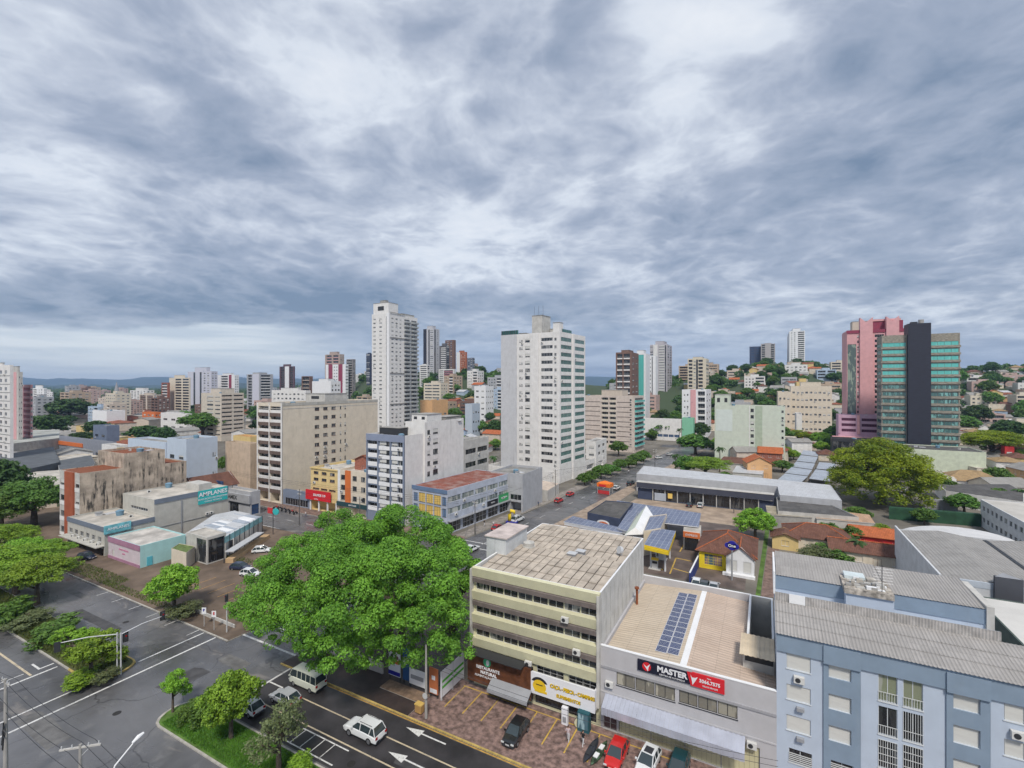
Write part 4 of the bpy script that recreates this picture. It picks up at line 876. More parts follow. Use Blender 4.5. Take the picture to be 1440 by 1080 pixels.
# ------------------------------------------------------------------ middle distance
def DY(px, Y_): a = (px - 720) / F; return Y_ / (CD.y + CR.y * a)
def DX(px, X_): a = (px - 720) / F; return X_ / (CD.x + CR.x * a)
def fr(b, k, px):
    """fraction along face k where the picture column px falls"""
    M = Matrix.Rotation(b.root.rotation_euler.z, 2); o, u, n, Wd, rz = b.face(k)
    oo = M @ Vector(o); C = Vector((b.root.location.x + oo.x, b.root.location.y + oo.y)); uu = M @ Vector(u)
    return solve(px, C, uu) / Wd
def solarroof():
    global nt
    m = bpy.data.materials.new('solar_roof'); m.use_nodes = True; old = nt; nt = m.node_tree; b = nt.nodes['Principled BSDF']; b.inputs['Roughness'].default_value = .28
    br = nd('ShaderNodeTexBrick'); br.offset = 0; setin(br.inputs['Vector'], nd('ShaderNodeTexCoord').outputs['Object']); br.inputs['Scale'].default_value = 1; br.inputs['Brick Width'].default_value = 1.05; br.inputs['Row Height'].default_value = 2.0
    br.inputs['Mortar Size'].default_value = .035; br.inputs['Color1'].default_value = (.10, .12, .20, 1); br.inputs['Color2'].default_value = (.14, .17, .26, 1); br.inputs['Mortar'].default_value = (.45, .47, .52, 1)
    nt.links.new(br.outputs[0], b.inputs['Base Color']); nt = old; return m
solroof = solarroof()
def lowbld(name, label, cat, pts, z, mw, mr, zb=0.0, rise=None, par=0.0, group=None, ov=0.0):
    """low building from its roof corners (picture columns/rows read at roof height z), as a solid with walls and a roof part"""
    w = [G(p[0], p[1], z) for p in pts]; c = sum(w, Vector()) / len(w); t = thing(name, label, cat, (c.x, c.y, 0), 0, group)
    loc = [(p.x - c.x, p.y - c.y) for p in w]
    if sum(loc[i][0] * loc[(i + 1) % len(loc)][1] - loc[(i + 1) % len(loc)][0] * loc[i][1] for i in range(len(loc))) < 0: loc = loc[::-1]
    ins = [(x * .985, y * .985) for x, y in loc]
    if zb < z - .6 or not ov: mb = MB(); mb.prism(ins if ov else loc, zb, z - (.15 if ov else 0), mw); mb.build('wall', t)
    mb = MB(); q = [(x * (1 + ov), y * (1 + ov)) for x, y in loc] if ov else ins
    mb.prism(q, z - .14 if ov else z, z + .06 if ov else z + .05, mw if ov else mr, mr); mb.build('roof', t)
    if par:
        mb = MB(); n = len(loc)
        for i in range(n):
            a, b_ = loc[i], loc[(i + 1) % n]; a2, b2 = ins[i], ins[(i + 1) % n]
            mb.poly([(*a, z), (*b_, z), (*b_, z + par), (*a, z + par)], mw); mb.poly([(*b2, z), (*a2, z), (*a2, z + par), (*b2, z + par)], mw); mb.poly([(*a, z + par), (*b_, z + par), (*b2, z + par), (*a2, z + par)], mw)
        mb.build('parapet', t)
    return t
# A: tall beige block with brown balconies
YC = 98.5; K = dict
b = bld('apartment_block', 'tall beige apartment block with brown balcony fronts beside the yellow shop building', 'apartment block', 'R', 362, 397, 531, 567, DY(397, YC), mw=cream, nf=9, gh=3.6, top=.9, par=1.0)
brb = mat('brown_balcony_front', (.14, .10, .085), var=.15, streak=.3, dirt=(.3, .28, .25))
b.mats['cap'] = lightconc
b.cols('F', [('k', .06, .47, K(pm=white, dep=1.0, ph=1.7)), ('k', .53, .94, K(pm=white, dep=1.0, ph=1.7)), ('s', .05, .95, K(m=brb, za=-.35, zb=.75, out=.18)), ('p', .485, .515, K(m=white, out=.25)), ('p', 0, .04, K(m=white, out=.25)), ('p', .96, 1, K(m=white, out=.25))])
f1, f2 = fr(b, 'R', 439), fr(b, 'R', 474)
for q_ in range(3): a = f1 + (f2 - f1) * (q_ + .3) / 3; b.cols('R', [('w', a, a + .045, K(st='plain', fm=brown, h=1.2))])
b.cols('R', [('w', fr(b, 'R', 478), fr(b, 'R', 480), K(h=1.3, fm=dark)), ('w', fr(b, 'R', 484.5), fr(b, 'R', 486.5), K(h=1.3, fm=dark))])
b.open('F', .5, b.w * .45, .1, 3.3, 3); b.open('F', b.w * .55, b.w - .5, .1, 3.3, 3); b.open('R', .4, 4.5, .1, 3.2, 2)
b.topbox(.1, .9, .42, .66, 2.6, lightconc, w=1); b.done()
b.box('string_course', -.05, -.05, b.h - 1.9, b.w + .06, b.d, b.h - 1.75, lightconc); b.box('top_band', b.w, -.05, b.h - .9, b.w + .08, b.d, b.h + .02, mat('band_grey', (.45, .44, .40), streak=.5))
# low dark shop between it and the yellow building
t = bld('shop', 'small dark blue single-storey shop between the beige block and the red sign', 'shop building', 'R', 398, 436, 441, 694, DY(436, YC), mw=bluegrey, nf=1, gh=.2); t.win('F', 1, t.w - 1, .3, 2.4, 'band', alu, glassd); t.done()
# yellow shop building, orange-striped building
y1 = paint('warm_yellow_render', (.70, .54, .26)); b = bld('shop_building', 'yellow three-storey building over a shop with a red sign', 'shop building', 'R', 437, 475, 480, 661, DY(475, YC), mw=y1, nf=2, gh=8.0, top=1.0, d=16, mr=rooflight)
b.cols('F', [('w', .05, .95, K(n=3, st='plain', h=1.4, gap=.2, fm=brown))]); b.cols('F', [('w', .05, .95, K(n=3, st='plain', h=.5, gap=.1, sill=-1.7, r=(0, 1), fm=brown, gm=glassd))]); b.open('F', .3, b.w - .3, .1, 3.0, 2.5); b.done()
mb = MB(); mb.box(-1.2, -.9, 3.3, b.w - 2.2, -.6, 6.2, sred); sg = mb.build('sign_board', b.root); text('SALMOS 119', .95, signw, sg, (b.w * .42, -.95, 4.9), FRONT, bold=.03); text('LIVRARIA', .4, signw, sg, (b.w * .3, -.95, 3.7), FRONT)
for i in range(4): b.box('column', .1 + i * (b.w - .5) / 3, -.45, 0, .45 + i * (b.w - .5) / 3, -.1, 3.3, whiteclean)
b.box('cornice', -.1, -.3, b.h - .35, b.w + .1, -.003, b.h + .02, yellowp)
b = bld('shop_building', 'white and cream four-storey building with an orange vertical stripe over dark green shop fronts', 'shop building', 'R', 475.3, 517, 520, 665, DY(517, YC), mw=cream, nf=3, gh=3.6, top=.8, d=14, mr=rooflight)
b.cols('F', [('w', .1, .25, K(st='plain', fm=dark)), ('w', .50, .64, K(st='plain', fm=dark)), ('w', .78, .92, K(st='plain', fm=dark)), ('p', .27, .44, K(m=orangep, z0=3.6, out=.3, name='orange_stripe')), ('p', 0, .08, K(m=whiteclean, z0=3.6, out=.1))]); b.open('F', .3, b.w * .45, .1, 2.8, 1.5); b.open('F', b.w * .5, b.w - .3, .1, 2.8, 1.5); b.done()
mb = MB(); mb.box(0, -.6, 2.8, b.w, -.2, 4.0, mat('dark_teal_fascia', (.02, .06, .07), var=.1)); sg = mb.build('sign_board', b.root); text('BOUTIQUE', .6, signw, sg, (b.w * .55, -.63, 3.4), FRONT)
b = house('brick-red gabled penthouse house behind the orange-striped building', (b.root.location.x + 1.5, YC + 5), 7, 9, 15.5, 0, brick, 'gable', 1.6, tilered, z0=0, nwin=1, storeys=4)
# B: blue-grey fronted apartment block, white side
b = bld('apartment_block', 'white apartment block with blue-grey frame and blank white side, behind the big tree', 'apartment block', 'R', 516, 569, 597, 613, DY(569, YC), mw=white, nf=8, gh=2.8, top=1.7, par=1.2)
b.mats['F'] = bluegrey; XB = at(569, DY(569, YC), 0).x
b.cols('F', [('k', .03, .29, K(pm=whiteclean, dep=.7, ph=1.35)), ('w', .35, .53, K(st='sh7', h=1.6, sill=1.0)), ('w', .53, .61, K(st='plain', h=1.6, sill=1.0, fm=dark)), ('w', .67, .82, K(st='sh7', h=1.6, sill=1.0)), ('w', .83, .95, K(st='plain', h=1.6, sill=1.0, ac=.6)), ('s', .33, .63, K(m=whiteclean, za=-.1, zb=.95, out=.1)), ('s', .66, .96, K(m=whiteclean, za=-.1, zb=.95, out=.1))])
b.cols('F', [('p', .3, .325, K(m=bluegrey, out=.3)), ('p', .635, .655, K(m=bluegrey, out=.3)), ('p', 0, .02, K(m=bluegrey, out=.3)), ('p', .965, 1, K(m=bluegrey, out=.3))]); b.topbox(.05, .6, .5, .9, 1.4, dark); b.done()
b.box('top_band', -.05, -.32, b.h - 1.8, b.w + .02, -.003, b.h + .02, mat('blue_grey_band', (.24, .28, .38), var=.06))
b = bld('apartment_block', 'white apartment block with two columns of small windows, joined behind the blue-grey one', 'apartment block', 'R', 570, 597.4, 652, 594, DX(597.4, XB + .5), mw=white, nf=8, gh=2.0, top=1.6)
b.cols('R', [('w', fr(b, 'R', 601), fr(b, 'R', 605), K(h=1.3, fm=dark)), ('w', fr(b, 'R', 609), fr(b, 'R', 616), K(h=1.5, fm=dark))]); b.topbox(.1, .9, .1, .45, 2.0, white, w=2); b.topbox(.3, .95, .55, .95, .8, roofgrey); b.done()
b = bld('office_building', 'lower white office wing with dark ribbon windows behind the blank white wall', 'office building', 'R', 640, 652.5, 687, 620, DX(652.5, XB + .4), mw=lightconc, nf=4, gh=1.5, top=1.2)
b.cols('R', [('w', .06, .46, K(st='band', h=1.6, gm=glassd, fm=dark)), ('w', .53, .94, K(st='band', h=1.6, gm=glassd, fm=dark))]); b.done()
# blue and yellow corner building on the side street
RB = R(-5.7)
b = bld('office_building', 'grey-blue three-storey corner building with yellow panels and a rust red roof', 'office building', 'R', 580, 629, 716, 690, DB(752), rot=RB, mw=mat('blue_grey_white_wall', (.43, .47, .55), streak=.25), nf=2, gh=4.0, top=1.3, par=.15, mr=roofmat('rust_red_roof', (.30, .09, .06), 'sheet', .4, dirt=.6, axis='Y', dcol=(.42, .38, .35)))
slate = mat('slate_blue_panel', (.13, .20, .32), var=.08, streak=.15); yp = mat('yellow_blind', (.75, .52, .14), var=.06)
for i, z in b.floors(): b.win('F', b.w * .04, b.w * .16, z + .3, z + 2.4, 'plain', dark, slate); [b.win('F', b.w * (.19 + .22 * j), b.w * (.38 + .22 * j), z + .2, z + 2.6, 'plain', dark, yp, .12) for j in range(3)]; b.win('F', b.w * .86, b.w * .97, z + .3, z + 2.4, 'plain', dark, slate)
for i, z in b.floors():
    for j in range(5): a = .01 + j * .2; b.win('R', b.d * a, b.d * (a + .18), z + 1.0, z + 2.45, 'band', alu, glassmat('curtained_office_glass', (.16, .20, .20), curtain=.9, cc=(.5, .52, .48)))
for j in range(5): b.win('R', b.d * (.02 + j * .2), b.d * (.19 + j * .2), .2, 3.0, 'curtainwall', alu, glassd, .4)
for i, a in enumerate((.1, .22, .52, .72, .86)): ox_, oy_, _ = b.pt('R', b.d * a, 0); put('air_conditioner', acmesh(), b.root, (ox_, oy_, b.gh + b.fh * (i % 2) + .2), R(90))
b.open('F', .3, b.w - .3, .1, 3.0, 1.5); b.done()
b.box('top_band', -.1, -.2, b.h - .9, b.w - .01, -.003, b.h + .05, slate); b.box('canopy', b.w, 0, 3.25, b.w + 1.1, b.d, 3.4, grey)
mb = MB(); mb.box(b.w + .1, b.d * .80, 3.5, b.w + .3, b.d * .98, 5.6, mat('sign_green', (.05, .33, .12), var=.05)); sg = mb.build('sign_board', b.root); text('ESTOFADOS', .55, signw, sg, (b.w + .33, b.d * .89, 4.6), RIGHT(), bold=.01)
mb = MB(); mb.box(b.w + .1, b.d * .60, 3.5, b.w + .25, b.d * .78, 4.9, sk); sg = mb.build('sign_board', b.root); text('PONTO', .5, signw, sg, (b.w + .28, b.d * .69, 4.2), RIGHT())
C2 = at(716.5, DX(716.5, at(629, DB(752), 0).x + .1 * b.d), 0)
b = bld('garage_building', 'grey flat-roofed building with dark opening, at the far end of the rust red roof', 'garage', 'R', 690, 735, 737, 667, DY(735, C2.y - 1), mw=midgrey, nf=1, gh=.2, d=14); b.open('F', b.w * .62, b.w - .5, .1, 3.0, 3); b.win('F', b.w * .62, b.w - .5, 3.6, 5.2, 'band', alu, glassd); b.done()
# white slender tower with curved balconies in the middle
b = bld('apartment_tower', 'tall white tower with twisted-looking balconies, rising behind the beige block', 'tower', 'R', 523, 548, 587, 440, 305, mw=white, nf=29, gh=4, top=2, z0=0)
b.cols('F', [('w', .08, .22, K(h=.9)), ('w', .42, .56, K(h=.9)), ('d', .80, .86, K(gm=glassd)), ('p', .86, 1, K(m=whiteclean, out=.6))])
b.cols('R', [('w', .06, .13, K(h=.9)), ('w', .20, .27, K(h=.9)), ('w', .34, .40, K(h=.9)), ('B', .5, .72, K(out=1.3, pm=mat('balcony_glassy', (.38, .40, .40), var=.2))), ('B', .76, .98, K(out=1.7, pm=mat('balcony_glassy', (.38, .40, .40))))]); b.topbox(.05, .9, .02, .35, 7, white, w=1); b.topbox(.3, .6, .1, .2, 9, concrete); b.topbox(.2, .9, .5, .95, 1.5, lightconc); b.done(maxw=90)
for z in (25, 45, 68, 84): b.box('string_course', b.w, 0, z, b.w + .5, b.d * .5, z + .4, concrete)
# main white tower on the side street
b = bld('apartment_tower', 'broad white tower with green-tinted windows standing on the side street', 'tower', 'R', 705, 787, 823, 466, 181, rot=RB, mw=white, nf=17, gh=6.5, top=1.4, z0=0)
f = lambda p: fr(b, 'F', p)
b.cols('F', [('p', 0, f(727), K(m=lightgrey_, out=.25, name='grey_stripe')), ('w', f(730.5), f(732), K(h=1.0, fm=dark)), ('w', f(733.2), f(734.7), K(h=1.0, fm=dark)), ('w', f(738.5), f(745), K(h=1.3, fm=dark)), ('p', f(747), f(758), K(m=white, out=.5)), ('w', f(761), f(777), K(h=1.3, st='band', gm=glass)), ('w', f(779.5), f(782.5), K(h=1.1))])
b.cols('R', [('w', .05, .44, K(h=1.6, st='band', gm=glassg, sill=.8)), ('w', .56, .96, K(h=1.6, st='band', gm=glassg, sill=.8)), ('p', .47, .53, K(m=white, out=.5))])
b.topbox(f(746), f(760), .05, .35, 7.0, lightconc); b.topbox(f(777), f(786), .02, .15, 3.5, white); b.topbox(f(762), f(772), .3, .6, 2, lightconc); b.topbox(.03, f(735), .1, .5, .5, concrete); b.done(maxw=98)
mb = MB()
for i in range(24): a = b.w * f(728) * i / 24; mb.box(a, .05, b.h, a + .6, .1, b.h + 1.7, glassg if i % 3 else dark)
mb.build('roof_screen', b.root); mb = MB()
for i in range(12): a = b.d * (.1 + .35 * i / 12); mb.box(b.w - .1, a, b.h, b.w - .05, a + .6, b.h + 1.2, glassg)
mb.build('roof_screen', b.root); mb = MB(); [mb.tube([(b.w * f(753) + q_, 2.5, b.h + 7), (b.w * f(753) + q_, 2.5, b.h + 11)], .05, dark, 4) for q_ in (-2, 0, 2)]; mb.build('antenna', b.root)
b = bld('podium_building', 'low white podium and garage wing at the foot of the broad white tower', 'podium', 'R', 684, 773, 849, 664, DB(681), rot=RB, mw=white, nf=1, gh=2.8, top=1.2); b.cols('R', [('w', .03, .97, K(n=6, st='band', gap=.06, h=2.0, sill=.6, gm=mat('louvre_tan', (.30, .28, .25), sc3=(1, 1, 12), var=.3)))])
for i in range(5): b.open('R', b.d * (.04 + .2 * i), b.d * (.18 + .2 * i), .1, 2.5, 2)
b.topbox(.62, .75, .1, .4, .6, white, w=1); b.done()
# beige block with green balconies
b = bld('apartment_block', 'pink-beige block with dark floor lines and green glass balconies behind the broad white tower', 'apartment block', 'R', 823, 892, 907, 557, 262, rot=RB, mw=mat('pink_beige_render', (.60, .52, .46), streak=.2), nf=10, gh=3.2, top=.8, z0=0, d=16)
f = lambda p: fr(b, 'F', p)
b.cols('F', [('s', 0, f(844), K(m=darkbrown, za=-.12, zb=.1, out=.12, name='floor_line')), ('s', f(868), f(888), K(m=darkbrown, za=-.12, zb=.1, out=.12, name='floor_line')), ('k', f(846), f(855), K(pm=cream, dep=.8)), ('k', f(857), f(866), K(pm=cream, dep=.8)), ('w', f(885.5), f(888), K(h=.8, fm=dark))])
b.cols('R', [('B', .05, .95, K(out=1.0, pm=glasst, sm=whiteclean))]); b.topbox(.3, .72, .2, .8, 3.2, beige); b.done()
# pale green block
b = bld('apartment_block', 'pale green eight-storey block with one column of windows, behind the blue shed roofs', 'apartment block', 'L', 1003, 1005, 1104, 570, 234, mw=palegreen, nf=8, gh=2.5, top=.7, z0=0, d=14)
f = lambda p: fr(b, 'F', p)
b.cols('F', [('s', 0, f(1053), K(m=mat('pale_green_line', (.60, .67, .55), var=.05), za=-.06, zb=.06, out=.04, name='floor_line')), ('s', f(1073), f(1100), K(m=mat('pale_green_line', (.60, .67, .55)), za=-.06, zb=.06, out=.04, name='floor_line')), ('w', f(1055.5), f(1060), K(h=1.5, fm=dark, gm=glassd)), ('w', f(1099), f(1102), K(h=1.0, fm=dark, gm=glassd)), ('p', f(1053.5), f(1054.6), K(m=white, out=.1)), ('p', 0.02, f(1030), K(m=mat('pale_patch', (.60, .66, .62), var=.05), out=.06, z0=b.h * .55, z1=b.h * .93, name='painted_patch')), ('p', f(1062), f(1072), K(m=mat('green_shaft', (.40, .47, .36), streak=.2), out=.03))]); b.topbox(0, .22, .1, .9, 5.2, palegreen, w=2); b.done()
# teal-banded office tower
stone = mat('brown_stone_cladding', (.29, .27, .225), var=.55, sc=.9, sc3=(1, 1, 6)); blackp = mat('black_cladding', (.028, .03, .045), var=.15, rough=.5, sc3=(1, 1, 4))
b = bld('office_tower', 'office tower with teal glass bands, brown stone and a black central shaft', 'office tower', 'L', 1233, 1240, 1350, 472, DY(1240, 300), mw=stone, nf=16, gh=3, top=3.2, z0=0)
f = lambda p: fr(b, 'F', p)
for i, z in b.floors():
    g_ = glasst if i > 9 else glassmat('tower_glass', (.06, .14, .14), curtain=1.0, cc=(.20, .44, .41))
    for f0, f1 in ((.01, f(1274)), (f(1309), .985)):
        n = 4
        for j in range(n): b.win('F', b.w * (f0 + (f1 - f0) * j / n), b.w * (f0 + (f1 - f0) * (j + 1) / n) - .03, z + .95, z + 2.85, 'band', dark if i <= 9 else mat('teal_frame', (.10, .40, .37), var=0), g_, .2)
    b.win('L', b.d * .1, b.d * .9, z + .95, z + 2.85, 'band', dark, g_, .2)
b.done(maxw=98); 
b.box('central_shaft', b.w * f(1275.5), -2.2, 0, b.w * f(1307.5), 6, b.h + 5.2, blackp); mb = MB(); xs_ = b.w * f(1296); mb.tube([(xs_, 1, b.h + 5.2), (xs_, 1, b.h + 7.2)], 1.1, concrete, 12); mb.box(xs_ - 4, 0, b.h + 5.2, xs_ - 1.5, 3, b.h + 6.2, dark); mb.build('roof_plant', b.root)
for i, z in b.floors():
    b.box('stone_band', -.3, -.35, z - .2, b.w * f(1275), -.003, z + .88, stone); b.box('stone_band', b.w * f(1308), -.35, z - .2, b.w + .3, -.003, z + .88, stone)
# pink tower and its podium
b = bld('office_tower', 'pink tower with glass strip and notched pink crown, left of the teal-banded tower', 'office tower', 'L', 1187, 1191, 1272, 465, 276, mw=pink, nf=22, gh=3, top=2.5, z0=0, d=20)
f = lambda p: fr(b, 'F', p)
b.cols('F', [('d', .01, f(1204), K(gm=glassmat('grey_green_glass', (.10, .14, .13), curtain=.9, cc=(.35, .42, .33)), z0=4, z1=b.h - 8)), ('p', f(1209), f(1227), K(m=pink, out=1.0)), ('w', f(1205.5), f(1207.5), K(h=1.4, fm=dark, gm=glassd)), ('w', f(1230), f(1243), K(h=1.6, st='band', gm=glassd)), ('p', f(1246), f(1264), K(m=pink, out=1.0))])
b.done(); b.box('crown_band', -.2, -.3, b.h - 1.8, b.w, -.003, b.h + .03, wine); b.box('crown_band', b.w * f(1228), 3, b.h, b.w, 8, b.h + 5, wine); b.box('crown_bar', b.w * f(1228), 2.6, b.h + 4.9, b.w * .96, 8.2, b.h + 6, pink)
for p0, p1 in ((1209, 1227), (1246, 1264)):
    x0, x1 = b.w * f(p0), b.w * f(p1); mb = MB(); xm = (x0 + x1) / 2
    for y_ in (-1, 3): mb.poly([(x0, y_, b.h), (x1, y_, b.h), (x1, y_, b.h + 7), (xm, y_, b.h + 4.2), (x0, y_, b.h + 7)], pink)
    mb.poly([(x0, -1, b.h), (x0, 3, b.h), (x0, 3, b.h + 7), (x0, -1, b.h + 7)], pink); mb.poly([(x1, -1, b.h), (x1, 3, b.h), (x1, 3, b.h + 7), (x1, -1, b.h + 7)], pink); mb.poly([(x0, -1, b.h + 7), (xm, -1, b.h + 4.2), (xm, 3, b.h + 4.2), (x0, 3, b.h + 7)], pink); mb.poly([(xm, -1, b.h + 4.2), (x1, -1, b.h + 7), (x1, 3, b.h + 7), (xm, 3, b.h + 4.2)], pink); mb.build('notched_crown', b.root)
b.topbox(.15, .45, .5, .9, 6, beige)
lil = mat('mauve_pink_render', (.52, .34, .44), var=.08)
b = bld('podium_building', 'mauve-pink car park podium with lattice openings in front of the pink tower', 'podium', 'L', 1176, 1179, 1236, 583, 262, mw=lil, nf=3, gh=11, top=1.2, z0=0, d=10); b.cols('F', [('w', .08, .44, K(st='band', h=1.5, gm=mat('purple_dark', (.07, .02, .05), var=0), fm=wine)), ('w', .58, .95, K(st='band', h=1.5, gm=mat('purple_dark', (.07, .02, .05)), fm=wine)), ('p', 0, .05, K(m=lil, z0=11, out=.4)), ('p', .47, .54, K(m=pink, z0=11, out=.4))])
b.win('F', 1, b.w - 1, 1, 8, 'curtainwall', dark, glassd, .3); b.done(); b.box('canopy', -3, -3, 8.4, b.w, -.01, 9.4, pink)
b = bld('showroom', 'dark glass showroom under the mauve-pink car park podium', 'shop building', 'L', 1168, 1170, 1232, 616, 248, mw=dark, nf=1, z0=0, d=8); b.win('F', .5, b.w - .5, .5, b.h - 1.5, 'curtainwall', dark, glassd); b.done()
# long navy showroom on the side street corner
navy = mat('navy_render', (.05, .065, .115), var=.15, streak=.15); Yn = 159.0
b = bld('showroom', 'long dark navy showroom with pale columns across the forecourt from the petrol station', 'shop building', 'R', 897, 1088, 1089, 706, DY(1088, Yn), mw=navy, nf=1, z0=0, d=10, par=.2, mr=rooflight)
for i in range(9):
    a = b.w * (.13 + i * .097)
    if i != 8: b.win('F', a, a + b.w * .085, .2, 3.6, 'curtainwall', dark, glassd, .4)
    b.box('column', a - .35, -.35, 0, a - .1, -.05, 4.2, lightconc)
b.done(); b.box('fascia', -.2, -.9, 3.9, b.w + .1, -.36, 5.6, mat('dark_fascia', (.055, .06, .085), var=.1)); b.box('roof_edge', -.3, -1.0, 5.6, b.w + .1, 1.6, 5.72, lightconc); b.box('atm_booth', b.w * .14, -.6, .2, b.w * .23, -.37, 2.6, mat('booth_grey', (.4, .44, .5), var=.1)); b.box('yellow_poster', b.w * .245, -.42, 1.2, b.w * .28, -.37, 2.8, yp)
zn = 6.2
lowbld('long_shed', 'long pale metal roofed shed directly behind the navy showroom', 'shed', [(905, 655), (1168, 682), (1184, 704), (1097, 696), (1094, 684), (895, 666)], zn, midgrey, metalroof)
lowbld('shed', 'dark brown mossy roofed annex right of the navy showroom', 'shed', [(1092, 700), (1160, 707), (1208, 729), (1094, 720)], 4.5, lightconc, fibredark, par=.3)
for i, (pts, lb_) in enumerate((([(1092, 676), (1125, 680), (1136, 670), (1104, 666)], 'lowest blue-grey parking roof behind the long shed'), ([(1104, 665), (1136, 669), (1142, 661), (1113, 657)], 'second blue-grey parking roof up the lane'), ([(1113, 656), (1142, 660), (1146, 652), (1120, 649)], 'third blue-grey parking roof up the lane'), ([(1120, 648), (1146, 651), (1150, 643), (1126, 640)], 'fourth blue-grey parking roof up the lane'), ([(1126, 639), (1150, 642), (1151, 636), (1130, 633)], 'farthest blue-grey parking roof up the lane'), ([(1138, 673), (1166, 677), (1172, 663), (1147, 660)], 'wide blue-grey parking roof left of the yellow-green tree'), ([(1148, 659), (1173, 661), (1176, 652), (1152, 650)], 'upper blue-grey parking roof beside the yellow-green tree'))):
    w_ = [G(p[0], p[1], 2.8) for p in pts]; c = sum(w_, Vector()) / 4; t = thing('parking_roof', lb_, 'carport', (c.x, c.y, 0), 0, 'blue-grey parking roofs along the lane'); mb = MB(); mb.prism([(p.x - c.x, p.y - c.y) for p in w_][::-1], 2.7, 2.85, grey, metalblue, True); mb.build('roof', t)
    for p in w_: mb = MB(); mb.tube([((p.x - c.x) * .93, (p.y - c.y) * .93, 0), ((p.x - c.x) * .93, (p.y - c.y) * .93, 2.7)], .09, grey, 5); mb.build('post', t)
# pale green wall building, roofs at the right
b = bld('warehouse', 'low pale green warehouse wall below the teal-banded tower', 'warehouse', 'L', 1238, 1240, 1387, 629, DY(1240, 268), mw=mat('pale_green_wall', (.55, .60, .47), streak=.2), nf=1, z0=0, d=20, par=.3, mr=fibredark); b.done()
lowbld('warehouse', 'long dark roofed shed behind the white windowed building', 'shed', [(1315, 676), (1360, 681), (1420, 681), (1440, 692), (1440, 706), (1330, 690)], 4.5, white, fibredark)
t = house('old house with straw-coloured hip roof below the pale green wall', tuple(G(1330, 686)[:2]), 17, 12, 3.2, 0, white, 'hip', 3.2, tiletan, z0=0)
lowbld('house', 'white flat-roofed annex left of the straw-coloured roof', 'house', [(1312, 660), (1334, 664), (1345, 674), (1318, 675)], 4, white, rooflight)
lw = mat('white_wall_right', (.60, .62, .64), streak=.2)
b = Bld('school_building', 'long white two-storey building with small windows at the right edge', 'school', (51, 128), 26, 43, 0, 7.2, mw=lw, nf=2, gh=.5, top=.6, par=.05, mr=mat('pale_sheet_roof', (.50, .48, .44), var=.15, sc=.2)); b.cols('L', [('w', .02, .98, K(n=16, gap=.22, h=1.3, st='plain'))]); b.done()
b = Bld('warehouse', 'large grey-roofed hall with white left wall behind the blue apartment block', 'warehouse', (23.4, 94), 27, 28, 0, 8.6, mw=lw, nf=1, par=.6); b.done(roof=False)
gs = roofmat('wide_grey_sheet_roof', (.36, .35, .335), 'sheet', .5, var=.1, dirt=.3); slope_roof(b.root, 0.3, .3, 13.2, 27.7, 8.3, 'gable', .9, gs, ov=.05, ax='Y'); slope_roof(b.root, 13.8, .3, 26.7, 27.7, 8.3, 'gable', .9, gs, ov=.05, ax='Y')
b.box('parapet', -.05, -.05, 8.2, .22, 28, 9.2, lw); b.box('parapet', .22, -.05, 8.0, 27, .25, 8.9, mat('bluish_parapet', (.45, .50, .56), var=.1)); b.box('valley_gutter', 13.2, .3, 8.3, 13.8, 27.7, 8.4, dark)
mb = MB(); gx = onY(1417, 800, 93.9)[0] - 23.4; mb.box(gx - 1.5, -.6, 6, gx + 1.5, -.06, 10.2, mat('charcoal_box', (.07, .075, .09), var=.1)); mb.poly([(gx - 1.5, -.6, 10.2), (gx + 1.5, -.6, 10.2), (gx, 1.5, 10.25)], grey); mb.build('rooflight', b.root)
b = Bld('warehouse', 'pale flat-roofed hall squeezed between the grey-roofed hall and the blue block', 'warehouse', (26.2, 60), 26, 30.5, 0, 8.0, mw=mat('dark_green_wall', (.08, .11, .10), var=.2), nf=1, par=.1, mr=mat('pale_smooth_roof', (.58, .57, .54), var=.1, sc=.2)); b.done()
b = thing('hall', 'small arched white roof hall behind the grey-roofed hall', 'hall', (27, 124, 0)); mb = MB(); n = 12
for i in range(n):
    a0, a1 = R(20 + 140 * i / n), R(20 + 140 * (i + 1) / n); p = lambda a, y: (11 - 11.7 * math.cos(a), y, 5.0 - 3 + 4.6 * math.sin(a) * .9 - .0)
    mb.poly([p(a0, 0), p(a1, 0), p(a1, 16), p(a0, 16)], mat('white_vault', (.60, .60, .60), var=.08, rough=.6)); mb.poly([p(a0, 0), p(a1, 0), (p(a1, 0)[0], 0, 0), (p(a0, 0)[0], 0, 0)], white)
mb.build('vault', b); mb = MB(); mb.box(0, .1, 0, 22, 16, 3.2, white); mb.build('wall', b)
lowbld('hedge_wall', 'long dark green screened fence behind the arched hall', 'fence', [(1250, 712), (1378, 722), (1380, 724), (1250, 714)], 3.2, mat('dark_green_screen', (.02, .07, .035), var=.3), mat('dark_green_screen', (.02, .07, .035)))
lowbld('wall', 'grey garden wall behind the dark green fence', 'wall', [(1300, 700), (1345, 704), (1347, 706), (1300, 702)], 3.0, grey, grey)
